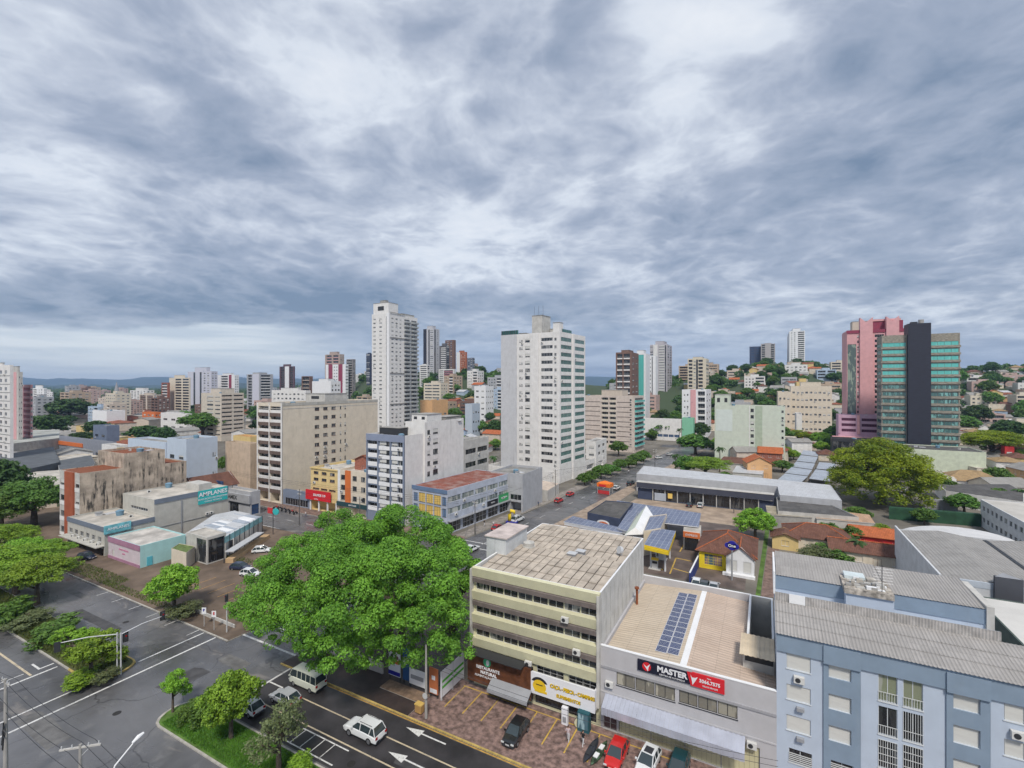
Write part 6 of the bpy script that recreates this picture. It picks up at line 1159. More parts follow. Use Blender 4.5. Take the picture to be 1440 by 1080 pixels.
# ------------------------------------------------------------------ far towers and blocks: (name, label, side, left, corner, right, top row, distance, wall, front columns, side columns, floors, roof box height)
def ctr(px, py, D): return None
wb = lambda n, **k: [('w', .03, .97, K(n=n, **k))]
band = lambda n=1, **k: [('w', .04, .96, K(n=n, st='band', gap=.03, **k))]
bal = lambda a, b_, pm=white, **k: [('k', a, b_, K(pm=pm, dep=.9, **k))]
maroon = mat('maroon_glass_wall', (.30, .07, .09), var=.1)
FT = [
 ('apartment_tower', 'white tower with dark floor lines cut by the left edge', 'R', -30, 14, 19, 513, 195, white, [('s', 0, 1, K(m=dark, za=-.1, zb=.1, out=.05)), ('w', .5, .95, K(n=3, st='plain'))], [], 12, 1),
 ('apartment_tower', 'grey tower with pink vertical stripe and roof aerials near the left edge', 'R', 15, 26, 32, 523, 255, lightconc, [('p', .1, .75, K(m=pink, out=.1))], wb(2, h=1), 12, 3),
 ('office_tower', 'red-pink glass-fronted tower near the left edge', 'R', 32, 43, 46, 541, 262, pink, [('w', .05, .95, K(st='band', gm=maroon, h=1.9, sill=.6))], wb(1), 11, 0),
 ('apartment_tower', 'white residential tower with blue-grey balconies left of the big dark green tree', 'R', 45, 62, 66, 546, 480, whiteclean, [('k', .1, .4, K(pm=white)), ('w', .5, .9, K(n=2))], wb(2), 13, 3),
 ('apartment_tower', 'second white residential tower, right of the one with blue-grey balconies', 'R', 62, 73, 75, 551, 500, whiteclean, wb(3), wb(1), 12, 0),
 ('apartment_block', 'slim brick-red balcony block joined left of the grey and beige tower', 'R', 227, 236, 239, 538, 560, brick, bal(.1, .9), [], 11, 0),
 ('apartment_tower', 'grey and beige tower with dark central windows and a domed roof box', 'R', 238, 266, 268, 531, 555, cream, [('w', .32, .62, K(st='band', h=2, gm=glassd, fm=dark)), ('w', .68, .98, K(st='band', h=2, gm=glassd, fm=dark))], [], 13, 3),
 ('apartment_tower', 'tall pale tower with violet-blue window columns behind the grey and beige one', 'R', 264, 297, 306, 522, 600, mat('pale_lilac_wall', (.55, .56, .64), var=.05, streak=.15), [('d', .25, .33, {}), ('d', .52, .6, {}), ('w', .65, .95, K(n=2))], wb(2), 16, 5),
 ('apartment_tower', 'white tower with wine red crown behind the cream balcony block', 'R', 306, 330, 336, 527, 620, whiteclean, [('p', .68, .82, K(m=wine, out=.3)), ('k', .2, .6, K(pm=white))], wb(2), 14, 2),
 ('apartment_block', 'cream block with long brown balcony openings behind the round green tree', 'R', 283, 311, 343, 553, 315, mat('warm_cream_wall', (.60, .54, .46), streak=.15), [('w', .3, .6, K(n=1, h=1.2, fm=dark)), ('w', .7, .95, K(h=.7))], [('k', .03, .48, K(pm=beige, ph=1.6, dep=1)), ('k', .54, .97, K(pm=beige, ph=1.6, dep=1))], 10, 3),
 ('apartment_tower', 'broad grey tower with white balcony side left of the purple-brown tower', 'R', 347, 365, 384, 526, 600, midgrey, [('k', .08, .4, K(pm=grey)), ('p', .45, .95, K(m=mat('pale_lilac_wall', (.55, .56, .64)), out=.1))], bal(.1, .8), 13, 2),
 ('apartment_tower', 'slim purple-brown tower with white vertical stripe', 'R', 393, 413, 415, 515, 690, mat('purple_brown_wall', (.13, .08, .10), var=.1), [('p', .4, .68, K(m=whiteclean, out=.4)), ('k', .08, .36, K(pm=darkbrown)), ('k', .72, .96, K(pm=darkbrown))], [], 17, 3),
 ('apartment_block', 'small brown block between the purple-brown tower and the white cube building', 'R', 424, 436, 440, 529, 700, brown, bal(.1, .9, beige), [], 8, 0),
 ('apartment_block', 'long white low block with many windows in front of the purple-brown tower', 'R', 382, 430, 437, 549, 420, white, wb(8), wb(2), 7, 2),
 ('office_building', 'blank white cube building right of the long white low block', 'R', 439, 465, 479, 536, 400, whiteclean, [], wb(3, fm=dark), 9, 2),
 ('apartment_tower', 'beige and dark tower with stepped crown, leftmost of the hilltop cluster', 'R', 457, 478, 484, 498, 720, mat('dusky_beige', (.42, .33, .28), var=.1), bal(.1, .45, pink) + bal(.55, .9, pink), wb(2), 16, 4),
 ('apartment_tower', 'white and magenta tower in front of the stepped hilltop tower', 'R', 458, 486, 490, 512, 640, whiteclean, [('p', .15, .35, K(m=wine, out=.3)), ('p', .65, .85, K(m=wine, out=.3)), ('w', .38, .62, K(n=2))], wb(1), 13, 0),
 ('apartment_tower', 'grey-brown tower at the right end of the hilltop cluster', 'R', 487, 496, 500, 505, 650, mat('grey_brown_wall', (.25, .23, .23), var=.1), bal(.1, .9, concrete), wb(2), 14, 0),
 ('apartment_tower', 'dark navy sliver of a tower just left of the tall white slender tower', 'R', 515, 520, 524, 497, 640, navy, wb(1), [], 15, 1),
 ('apartment_tower', 'tallest far tower, black and pale with a vertical window column', 'R', 595.5, 610, 618, 462, 610, mat('pale_grey_tower', (.50, .50, .53), var=.05), [('p', 0, .3, K(m=blackp, out=.3)), ('d', .48, .6, {}), ('w', .65, .95, K(h=1))], [('d', .1, .35, {}), ('w', .6, .8, K(h=1))], 25, 4),
 ('apartment_tower', 'dark grey tower with white balconies right of the tallest far tower', 'R', 618, 628, 632, 486, 600, mat('charcoal_wall', (.12, .12, .13), var=.1), bal(.2, .9, white), wb(1), 17, 3),
 ('apartment_tower', 'brown tower with navy-blue upper half behind the dark grey balcony tower', 'R', 626, 638, 641, 478, 640, brown, [('w', .1, .9, K(n=2, h=1, gm=glassb))], [('p', .1, .95, K(m=brown, out=.1))], 19, 0),
 ('apartment_block', 'white low block at the foot of the tallest far tower', 'R', 590, 601, 604, 513, 560, white, bal(.1, .9, white), wb(1), 10, 1),
 ('apartment_block', 'white and wine-banded low block below the brown and navy tower', 'R', 617, 638, 641, 519, 560, white, [('k', .35, .95, K(pm=wine)), ('w', .05, .3, {})], [], 8, 0),
 ('apartment_tower', 'white and orange-red brick tower with gridded windows', 'R', 642, 655, 657, 495, 620, mat('orange_brick', (.42, .14, .07), var=.1), [('p', 0, .38, K(m=whiteclean, out=.2)), ('w', .42, .98, K(n=3, h=1.2))], [], 12, 2),
 ('apartment_block', 'small dark blue-grey tower right of the orange-red brick one', 'R', 657, 665, 667.5, 503, 600, mat('slate_wall', (.15, .17, .22), var=.1), wb(2), wb(1), 10, 0),
 ('apartment_tower', 'red-brown tower with white balcony edges behind the pink-beige block', 'R', 866, 888, 898, 495, 370, brown, bal(.08, .42, white) + bal(.5, .9, white), [('w', .15, .35, K(h=.9)), ('w', .6, .85, K(h=.9))], 13, 2),
 ('apartment_tower', 'white and teal glass tower touching the red-brown one', 'R', 890, 908, 914, 497, 400, whiteclean, [('d', .1, .85, K(gm=glasst))], [], 12, 3),
 ('apartment_tower', 'white slim tower with dark stripes in front of the tall grey and white one', 'R', 911, 922, 925, 500, 470, whiteclean, [('d', .5, .62, {}), ('w', .1, .42, K(n=2))], [], 12, 0),
 ('apartment_tower', 'tall grey and white tower with dark brown edge at the centre right', 'R', 914, 938, 945, 484, 520, mat('grey_lilac', (.45, .43, .46), var=.06), [('w', .52, .85, K(st='sh7', h=1.8)), ('d', .88, .95, {}), ('p', .2, .45, K(m=white, out=.6)), ('w', .02, .18, K(h=1))], wb(2), 18, 4),
 ('apartment_block', 'cream twelve-storey block standing alone on the wooded ridge', 'R', 967, 993, 997, 504, 500, mat('light_cream_wall', (.62, .56, .44), var=.05), [('k', .05, .26, K(pm=cream)), ('d', .46, .56, {}), ('k', .58, .82, K(pm=cream)), ('w', .32, .44, {})], wb(1), 10, 2),
 ('apartment_block', 'low white and pink stepped apartment block among the trees', 'R', 959, 993, 1000, 548, 330, whiteclean, [('w', .05, .3, K(n=2)), ('p', .36, .58, K(m=pink, out=.4)), ('w', .4, .55, K(h=1)), ('k', .66, .95, K(pm=white))], wb(2), 7, 0),
 ('office_tower', 'small blue glass tower on the far hill crest', 'R', 1054, 1070, 1073, 487, 760, navy, [('w', .05, .95, K(n=2, st='band', gm=glassb, h=1.8))], [], 9, 0),
 ('apartment_tower', 'beige and grey tower beside the blue glass one on the far crest', 'R', 1070, 1090, 1093, 483, 740, mat('crest_grey', (.42, .40, .40), var=.1), bal(.05, .3, concrete) + bal(.7, .95, concrete), wb(1), 11, 3),
 ('apartment_tower', 'slender white tower standing alone on the far hill crest', 'R', 1110, 1132, 1138, 465, 700, whiteclean, [('w', .06, .44, K(n=2, h=1.1)), ('k', .55, .95, K(pm=white))], wb(2), 17, 5),
 ('apartment_block', 'long low cream condominium on the hillside left of the pink tower', 'R', 1112, 1170, 1174, 543, 345, cream, [('w', .02, .98, K(n=9, gap=.2))], wb(2), 6, 3),
 ('apartment_block', 'short cream condominium wing with an ochre base', 'R', 1094, 1112, 1116, 551, 350, cream, wb(3), wb(1), 5, 0),
 ('office_building', 'cream and yellow stepped block above the low cream condominium', 'R', 1120, 1139, 1143, 537, 400, yellowp, wb(3), wb(1), 5, 3),
 ('apartment_block', 'cluster block of beige flats in the far left plain', 'R', 138, 150, 162, 560, 620, beige, wb(4), wb(3), 6, 2),
 ('apartment_block', 'rose-pink low block of flats in the far left plain', 'R', 163, 183, 201, 563, 560, mat('rose_beige', (.50, .36, .32), var=.08), wb(5), wb(4), 7, 1),
 ('apartment_block', 'tan gridded block of flats left of the brick-red balcony block', 'R', 196, 216, 227, 555, 640, beige, bal(.05, .45, brown) + bal(.55, .95, brown), wb(3), 9, 2),
 ('apartment_block', 'white block with stepped roof on the skyline left of the brick-red balcony block', 'R', 183, 206, 217, 549, 800, white, wb(5), wb(2), 9, 4),
 ('apartment_block', 'low orange and white building below the brick-red balcony block', 'R', 200, 218, 227, 580, 430, orangep, wb(3), wb(2), 3, 0),
 ('warehouse', 'plain white hall standing in the far left plain', 'R', 130, 150, 176, 578, 390, whiteclean, [], [], 1, 0),
 ('warehouse', 'long white wall hall in front of the grey and beige tower', 'R', 226, 262, 270, 582, 380, white, wb(3), [], 2, 1),
 ('office_building', 'blue and white low school wing beside the green-topped annexe', 'R', 850, 958, 960, 590, 315, white, [('w', .02, .98, K(n=14, h=1.8, gap=.06, st='band', gm=glassb))], [], 1, 0),
 ('office_building', 'small mint green annexe at the end of the school wing', 'R', 959, 975, 977, 588, 312, mat('mint_render', (.22, .50, .34), var=.05), wb(3), [], 1, 0),
 ('apartment_block', 'white hillside hotel-like block left of the broad white tower', 'R', 667, 683, 694, 543, 420, whiteclean, wb(2), wb(4), 6, 1),
 ('apartment_block', 'blue-grey two-tone low block left of the broad white tower', 'R', 654, 664, 675, 568, 340, mat('ice_blue', (.45, .52, .60), var=.05), [], wb(3), 3, 0),
 ('shop_building', 'orange low hall with pale roof at the foot of the wooded slope', 'R', 591, 608, 630, 563, 350, paint('apricot', (.66, .40, .2)), wb(2), wb(3), 2, 0),
 ('house', 'white three-storey house with red tiled roof beside the broad white tower', 'R', 824, 838, 853, 621, 215, white, [('w', .3, .8, K(h=1.2))], [('w', .1, .9, K(n=2, st='band'))], 3, 0),
 ('shop_building', 'white villa-like block in front of the far wooded ridge at the right', 'R', 1120, 1128, 1131, 582, 300, white, wb(1), [], 1, 0),
]
for nm, lab, side, pl, pc, pr, yt, D, mw, Fc, Rc, nf, tb in FT:
    c = at(pc, D); zb = max(0, c.z - 2); zt = zat(yt, D); 
    b = bld(nm, lab, nm.replace('_', ' '), side, pl, pc, pr, yt, D, mw=mw, nf=nf, gh=min(3.0, (zt - zb) * .1), top=1.0, z0=zb, group=None, sub=8)
    b.frame = alu if b.rnd.random() > .4 else dark
    if Fc: b.cols('F', Fc)
    if Rc: b.cols('R', Rc)
    if tb: b.topbox(.25, .75, .2, .8, tb, None)
    b.done(maxw=60)
c = at(164, 600, 0); t = thing('church', 'slender grey church spire in the far left plain above the rose-pink flats', 'church', (c.x, c.y, 0)); mb = MB(); mb.box(-4, -4, 0, 4, 4, 22, lightconc); [mb.box(x, -4.1, 14, x + 1.2, -3.95, 18, dark) for x in (-2, .8)]; mb.build('tower', t); mb = MB(); mb.tube([(0, 0, 22), (0, 0, 41)], [4.2, .15], grey, 8); mb.build('spire', t)
rb = random.Random(21); useb = set(); PLACED = [(o.location.x, o.location.y) for o in bpy.data.objects if o.type == 'EMPTY' and o.parent is None]
BW = [('white', white), ('cream', cream), ('beige', beige), ('grey', midgrey), ('tan', mat('tan_render', (.46, .36, .27), var=.1)), ('pale blue', bluep), ('rose', mat('rose_beige', (.50, .36, .32))), ('brown', brown)]
LM2 = [(90, 'the white residential towers'), (160, 'the church spire'), (250, 'the grey and beige tower'), (320, 'the cream balcony block'), (365, 'the broad grey tower'), (405, 'the purple-brown tower'), (470, 'the hilltop cluster'), (600, 'the tallest far tower'), (650, 'the orange-red brick tower'), (880, 'the red-brown tower'), (930, 'the tall grey and white tower'), (1150, 'the slender hill tower'), (1400, 'the right wooded slope')]
def blocks(n, x0, x1, D0, D1, f0, f1):
    c = 0; tr = 0
    while c < n and tr < 4000:
        tr += 1; px = rb.uniform(x0, x1); D = rb.uniform(D0, D1); p = at(px, D)
        if any((p.x - a) ** 2 + (p.y - b_) ** 2 < 26 ** 2 for a, b_ in PLACED): continue
        wn, wm = rb.choice(BW); nf = rb.randint(f0, f1); nr = min(LM2, key=lambda q_: abs(q_[0] - px)); sd = 'left of' if px < nr[0] - 10 else 'right of' if px > nr[0] + 10 else 'near'
        k_ = rb.randrange(4); far = 'far' if D > 650 else 'nearer' if D < 500 else 'mid-distance'
        lab = f'{far} {wn} {nf}-floor block with {("small windows", "side balconies", "ribbon windows", "twin balconies")[k_]}, {sd} {nr[1]}'
        if lab in useb or len(lab.split()) > 16: continue
        useb.add(lab); PLACED.append((p.x, p.y)); w_ = rb.uniform(12, 24); d_ = rb.uniform(12, 20)
        b = Bld('apartment_block', lab, 'apartment block', (p.x, p.y), w_, d_, max(0, p.z - 1), max(0, p.z) + nf * 3 + 1.5, 0, mw=wm, nf=nf, gh=.3, top=1, sub=8); b.frame = rb.choice((alu, dark))
        b.cols('F', ([('w', .03, .97, K(n=5, h=1.3))], [('w', .03, .5, K(n=3, h=1.3)), ('k', .55, .95, K(pm=white))], [('w', .05, .95, K(n=2, st='band', gap=.05))], [('k', .05, .45, K(pm=wm)), ('k', .55, .95, K(pm=wm))])[k_]); b.cols('R', [('w', .05, .95, K(n=3, h=1.2))]); b.topbox(.3, .7, .3, .7, 2.2); b.done(maxw=40); c += 1
blocks(66, 40, 530, 400, 1250, 3, 11); blocks(9, 590, 700, 420, 700, 3, 7); blocks(8, 850, 1010, 400, 620, 3, 6); blocks(14, 1010, 1190, 380, 620, 2, 4); blocks(12, 1350, 1450, 330, 520, 2, 4)
# ------------------------------------------------------------------ trees
barkm = mat('bark', (.10, .08, .06), var=.4, sc=3, rough=.95)
L_bright = leafmat('leaf_bright', (.055, .15, .018), (.15, .32, .035), (.26, .47, .06), .35)
L_fresh = leafmat('leaf_fresh', (.09, .21, .02), (.22, .40, .035), (.36, .54, .07), .4)
L_mid = leafmat('leaf_mid', (.055, .13, .024), (.11, .22, .04), (.17, .30, .06), .5)
L_dark = leafmat('leaf_dark', (.03, .075, .024), (.06, .13, .035), (.10, .18, .05), .4)
L_yel = leafmat('leaf_yellowish', (.08, .18, .014), (.23, .34, .02), (.42, .48, .03), .3)
L_olive = leafmat('leaf_olive', (.09, .11, .045), (.14, .17, .07), (.24, .27, .13), .8)
def leaves(name, lobes, n, leaf, m, seed=1, clumps=26, cr=.34, up=.25, flat=1.0, inner=.12):
    rg = np.random.default_rng(seed); lobes = np.array(lobes, float)
    wgt = (lobes[:, 3] * lobes[:, 4]) ** .9; wgt /= wgt.sum()
    C = []; Rr_ = []; Nn = []
    for i, l in enumerate(lobes):
        k = max(4, int(clumps * len(lobes) * wgt[i])); d_ = rg.normal(size=(k, 3)); d_[:, 2] += up * 1.5; d_ /= np.linalg.norm(d_, axis=1)[:, None]
        C.append(l[:3] + d_ * l[3:6] * rg.uniform(.72, .98, (k, 1))); Rr_.append(np.full(k, cr * l[3:6].mean()) * rg.uniform(.7, 1.25, k)); Nn.append(d_)
    C = np.concatenate(C); Rr_ = np.concatenate(Rr_); pw = Rr_ ** 2; pw /= pw.sum()
    idx = rg.choice(len(C), n, p=pw); d_ = rg.normal(size=(n, 3)); d_[:, 2] += .35; d_ /= np.linalg.norm(d_, axis=1)[:, None]
    rad = (1 - .45 * rg.random(n) ** 2)[:, None]
    pos = C[idx] + d_ * Rr_[idx][:, None] * rad * np.array([1, 1, .75 * flat])
    ni = int(n * inner); li = rg.choice(len(lobes), ni, p=wgt); e = rg.normal(size=(ni, 3)); e /= np.linalg.norm(e, axis=1)[:, None]; pos[:ni] = lobes[li, :3] + e * lobes[li, 3:6] * .68
    nrm = d_ + rg.normal(size=(n, 3)) * .55 + np.array([0, 0, .35]); nrm /= np.linalg.norm(nrm, axis=1)[:, None]
    a = np.cross(nrm, rg.normal(size=(n, 3))); a /= np.linalg.norm(a, axis=1)[:, None]; b_ = np.cross(nrm, a)
    s_ = (leaf * rg.uniform(.6, 1.35, n))[:, None]
    V = np.empty((n, 4, 3)); V[:, 0] = pos - a * s_; V[:, 1] = pos - b_ * s_ * .55 + nrm * s_ * .12; V[:, 2] = pos + a * s_; V[:, 3] = pos + b_ * s_ * .55 + nrm * s_ * .12
    me = bpy.data.meshes.new(name); me.vertices.add(4 * n); me.loops.add(4 * n); me.polygons.add(n)
    me.vertices.foreach_set('co', V.reshape(-1)); me.loops.foreach_set('vertex_index', np.arange(4 * n, dtype=np.int32)); me.polygons.foreach_set('loop_start', np.arange(0, 4 * n, 4, dtype=np.int32))
    me.materials.append(m); me.update(calc_edges=True); me.validate(); return me
def trunkmesh(h, r, limbs, seed=1, lean=(0, 0)):
    rg = random.Random(seed); mb = MB(); p0 = Vector((0, 0, -.3)); p1 = Vector((lean[0] * .5, lean[1] * .5, h * .5)); p2 = Vector((lean[0], lean[1], h))
    mb.tube([p0, Vector((0, 0, .4)), p1, p2], [r * 1.5, r * 1.05, r * .85, r * .6], barkm, 8)
    for q in limbs:
        q = Vector(q); mid_ = p1.lerp(q, .5) + Vector((rg.uniform(-.3, .3), rg.uniform(-.3, .3), .1)) * r * 3; st = p1.lerp(p2, rg.random())
        mb.tube([st, mid_, q], [r * .55, r * .38, r * .15], barkm, 6)
        for _ in range(2): e = q + Vector((rg.uniform(-1, 1), rg.uniform(-1, 1), rg.uniform(.2, 1))) * h * .2; mb.tube([mid_.lerp(q, .5), e], [r * .25, r * .08], barkm, 5)
    return mb.mesh('trunk', True)
TP = {}
def proto(kind, m, n, leaf, seed, unit=None):
    """tree kinds built 10 m wide and 10 m high, scaled when placed"""
    rg = random.Random(seed); lb = []
    if kind == 'round':
        lb = [(0, 0, 6.6, 3.4, 3.4, 3.0)] + [(3.0 * math.cos(a), 3.0 * math.sin(a), 5.4 + rg.uniform(-.6, 1.4), 2.2, 2.2, 1.9) for a in [i * 1.05 + rg.uniform(-.3, .3) for i in range(6)]]
    elif kind == 'umbrella':
        lb = [(0, 0, 8, 3.2, 3.2, 1.6)] + [(3.1 * math.cos(a), 3.1 * math.sin(a), 7.0 + rg.uniform(-.7, .5), 2.3, 2.3, 1.3) for a in [i * .9 + rg.uniform(-.3, .3) for i in range(7)]] + [(1.6, -1.5, 6.3, 2, 2, 1.2), (-2, -1, 6, 2, 2, 1.2)]
    elif kind == 'dome':
        lb = [(0, 0, 7.4, 2.6, 2.6, 2.0)] + [(2.6 * math.cos(a), 2.6 * math.sin(a), 6.2 + rg.uniform(-.4, .5), 1.9, 1.9, 1.5) for a in [i * .9 + rg.uniform(-.2, .2) for i in range(7)]] + [(3.5 * math.cos(a), 3.5 * math.sin(a), 4.0 + rg.uniform(-.6, .6), 1.7, 1.7, 1.4) for a in [i * .7 + rg.uniform(-.2, .2) for i in range(9)]] + [(3.2 * math.cos(a), 3.2 * math.sin(a), 2.1 + rg.uniform(-.4, .4), 1.5, 1.5, 1.2) for a in [i * .8 + .3 for i in range(8)]]
    elif kind == 'open':
        lb = [(rg.uniform(-3, 3), rg.uniform(-3, 3), rg.uniform(4.6, 8.6), rg.uniform(1.3, 2.2), rg.uniform(1.3, 2.2), rg.uniform(.9, 1.5)) for _ in range(9)]
    elif kind == 'tall':
        lb = [(rg.uniform(-1, 1), rg.uniform(-1, 1), z, 3.6 * (1 - abs(z - 5.5) / 7), 3.6 * (1 - abs(z - 5.5) / 7), 1.6) for z in (2.6, 3.8, 5, 6.2, 7.4, 8.6)]
    elif kind == 'conifer':
        lb = [(0, 0, z, 3.2 * (1 - z / 11), 3.2 * (1 - z / 11), .55) for z in (1.6, 2.6, 3.6, 4.6, 5.6, 6.5, 7.4, 8.3, 9.2)]
    elif kind == 'bush':
        lb = [(rg.uniform(-2.8, 2.8), rg.uniform(-2.8, 2.8), rg.uniform(2.5, 6.5), 2.8, 2.8, 3) for _ in range(7)]
    cm = leaves('crown', lb, n, leaf, m, seed, flat=.8 if kind == 'umbrella' else 1.0, clumps=22)
    tm = trunkmesh(5.5 if kind != 'bush' else 2, .38, [(l[0] * .8, l[1] * .8, l[2]) for l in lb[:7]] if kind not in ('conifer', 'bush') else [(0, 0, 9)], seed)
    TP[kind + str(seed)] = (cm, tm); return cm, tm
def plant(key, p, wd, ht, label, cat='tree', rot=0, group=None, name='tree'):
    cm, tm = TP[key]; t = thing(name, label, cat, (p[0], p[1], p[2] if len(p) > 2 else T(p[0], p[1])), rot, group)
    for nm, me in (('crown', cm), ('trunk', tm)):
        o = put(nm, me, t); o.scale = (wd / 10, wd / 10, ht / 10)
    return t
proto('round', L_fresh, 12000, .22, 1); proto('round', L_mid, 4200, .42, 2); proto('round', L_dark, 4200, .42, 3); proto('umbrella', L_yel, 42000, .105, 4); proto('umbrella', L_mid, 6000, .30, 5); proto('open', L_fresh, 9000, .19, 6)
proto('open', L_olive, 3600, .17, 7); proto('tall', L_mid, 4000, .40, 8); proto('conifer', L_dark, 3500, .35, 9); proto('bush', L_fresh, 5000, .32, 10); proto('bush', L_mid, 3500, .45, 11); proto('bush', L_olive, 5000, .3, 12); proto('umbrella', L_fresh, 20000, .145, 13); proto('round', L_mid, 16000, .18, 14)
proto('dome', L_yel, 60000, .10, 15)
# the giant tree between the side street and the cream block
lobes = []
for px, py, z, r in ((560, 745, 15.5, 4.6), (500, 762, 15, 4.6), (430, 775, 12.5, 4.2), (395, 785, 10, 3.6), (470, 735, 11.5, 3.6), (610, 760, 15, 4.2), (640, 795, 13.5, 3.8), (655, 830, 11, 3.2), (350, 830, 8.2, 3.1), (335, 858, 6.2, 1.9), (375, 850, 9.5, 3.5), (365, 886, 5.2, 1.3),
                   (420, 815, 13.5, 4.6), (480, 805, 15.5, 4.6), (545, 800, 16, 4.8), (600, 810, 14.8, 4.2), (410, 862, 10.5, 3.6), (450, 868, 11.5, 3.6), (535, 845, 13.0, 3.4), (500, 850, 14, 3.4), (640, 870, 9.5, 2.8), (610, 862, 11.5, 3.6), (580, 900, 7.5, 2.5),
                   (480, 912, 8.4, 2.9), (520, 912, 8.2, 2.9), (455, 930, 5.6, 2.0), (437, 908, 7.0, 2.2), (560, 880, 10.2, 3.2), (620, 915, 6.8, 2.5), (648, 905, 6.8, 2.2), (585, 925, 5.8, 1.9), (498, 934, 5.0, 1.7), (655, 800, 11, 2.5), (395, 820, 10, 3), (380, 905, 5.0, 1.2), (540, 770, 12, 5), (540, 920, 6.5, 2.2)):
    g_ = G(px, py, z); lobes.append((g_.x, g_.y, z - r * .1, r * .92, r * .92, r * .76))
c0 = Vector((-49.5, 54, 0)); lobes = [(l[0] - c0.x, l[1] - c0.y, *l[2:]) for l in lobes]
t = thing('giant_tree', 'giant spreading bright green tree filling the corner lot before the cream office block', 'tree', (c0.x, c0.y, .12))
put('crown', leaves('crown', lobes, 230000, .145, L_bright, 77, clumps=12, cr=.38, inner=.08), t)
mb = MB(); rg = random.Random(3)
for bx0, by0, hh in ((0, 0, 6), (4, -2, 5.5), (-5, 2, 6), (7, 6, 6)):
    mb.tube([(bx0, by0, -.2), (bx0 * 1.05, by0, 1), (bx0 * 1.1, by0 * 1.1, hh)], [.95, .6, .5], barkm, 10)
    for _ in range(6): e = Vector((bx0 + rg.uniform(-7, 7), by0 + rg.uniform(-6, 6), hh + rg.uniform(2, 6))); mb.tube([(bx0 * 1.1, by0 * 1.1, hh * .85), e.lerp(Vector((bx0, by0, hh)), .45), e], [.38, .25, .1], barkm, 6)
mb.build('trunk', t, smooth=True)
def pg(px, py): v = G(px, py); return (v.x, v.y, 0)
def pD(px, D): v = at(px, D); return (v.x, v.y, v.z)
NEAR = [('umbrella13', pg(52, 850), 11, 8.2, 'yellow-green spreading tree with forked trunk on the left median', 10),
 ('umbrella13', pg(22, 835), 13, 8.5, 'bright green spreading tree at the left picture edge above the median', 50), ('umbrella13', pg(-50, 835), 13, 9, 'spreading tree half cut by the left picture edge', 150),
 ('umbrella13', pg(62, 806), 9.5, 6.6, 'light green street tree on the pavement by the low tan-roofed shop', 90), ('umbrella13', pg(12, 786), 11, 7.6, 'bright green street tree on the pavement near the left edge', 200), ('umbrella13', pg(30, 812), 10, 7.6, 'second light green street tree in the row at the left edge', 20),
 ('round14', pD(48, 128), 20, 12.5, 'dark green wide tree in front of the pale beige hall on the left', 0), ('round3', pD(2, 140), 14, 16, 'brownish dark tree at the left edge below the dark roof', 30), ('round14', pD(2, 122), 14, 11, 'dark green tree beside the left edge, left of the wide one', 130),
 ('open6', pg(128, 955), 7.5, 5.4, 'bright green small tree with yellow blossom on the median tip', 0), ('open6', pg(105, 935), 6, 5, 'leafy young tree behind the one with yellow blossom on the median', 90),
 ('round1', pg(245, 862), 8.6, 8.0, 'round mid-green tree on the lot left of the junction', 40), ('open6', pg(243, 1003), 3.8, 4.6, 'small slender tree on the rounded end of the grassy median', 15), ('round1', pg(325, 1040), 6.2, 7.2, 'dense yellow-green tree on the grassy median', 0),
 ('open7', pg(392, 1092), 7.2, 7.6, 'sparse olive-grey tree in front of the waiting cars on the median', 60), ('bush10', pg(425, 1092), 3, 2.3, 'bright green shrub at the bottom edge on the median', 0)]
for key, p, wd, ht, lab, rot in NEAR: plant(key, p, wd, ht, lab, rot=R(rot))
for key, p, wd, ht, lab in (('bush12', pg(262, 868), 5.5, 2.6, 'olive-green shrub beside the round tree at the junction corner'), ('bush11', pg(290, 1010), 4.5, 2.4, 'dark green shrub between the two trees of the grassy median'), ('bush12', pg(150, 958), 3.6, 1.7, 'low olive shrub on the tip of the left median'),
     ('bush11', pg(75, 900), 7, 2.5, 'dark shrub mass in the middle of the left median'), ('bush12', pg(40, 880), 7, 2.2, 'brownish shrub mass at the left end of the left median'), ('bush11', pg(8, 880), 7, 3.5, 'dark bushes on the median at the left edge'), ('bush10', pg(118, 962), 4.5, 1.8, 'bright bush under the yellow-blossom tree'), ('bush11', pg(265, 1012), 3, 1.5, 'small dark bush by the slender tree trunk')):
    plant(key, p, wd, ht, lab, 'shrub', name='shrub')
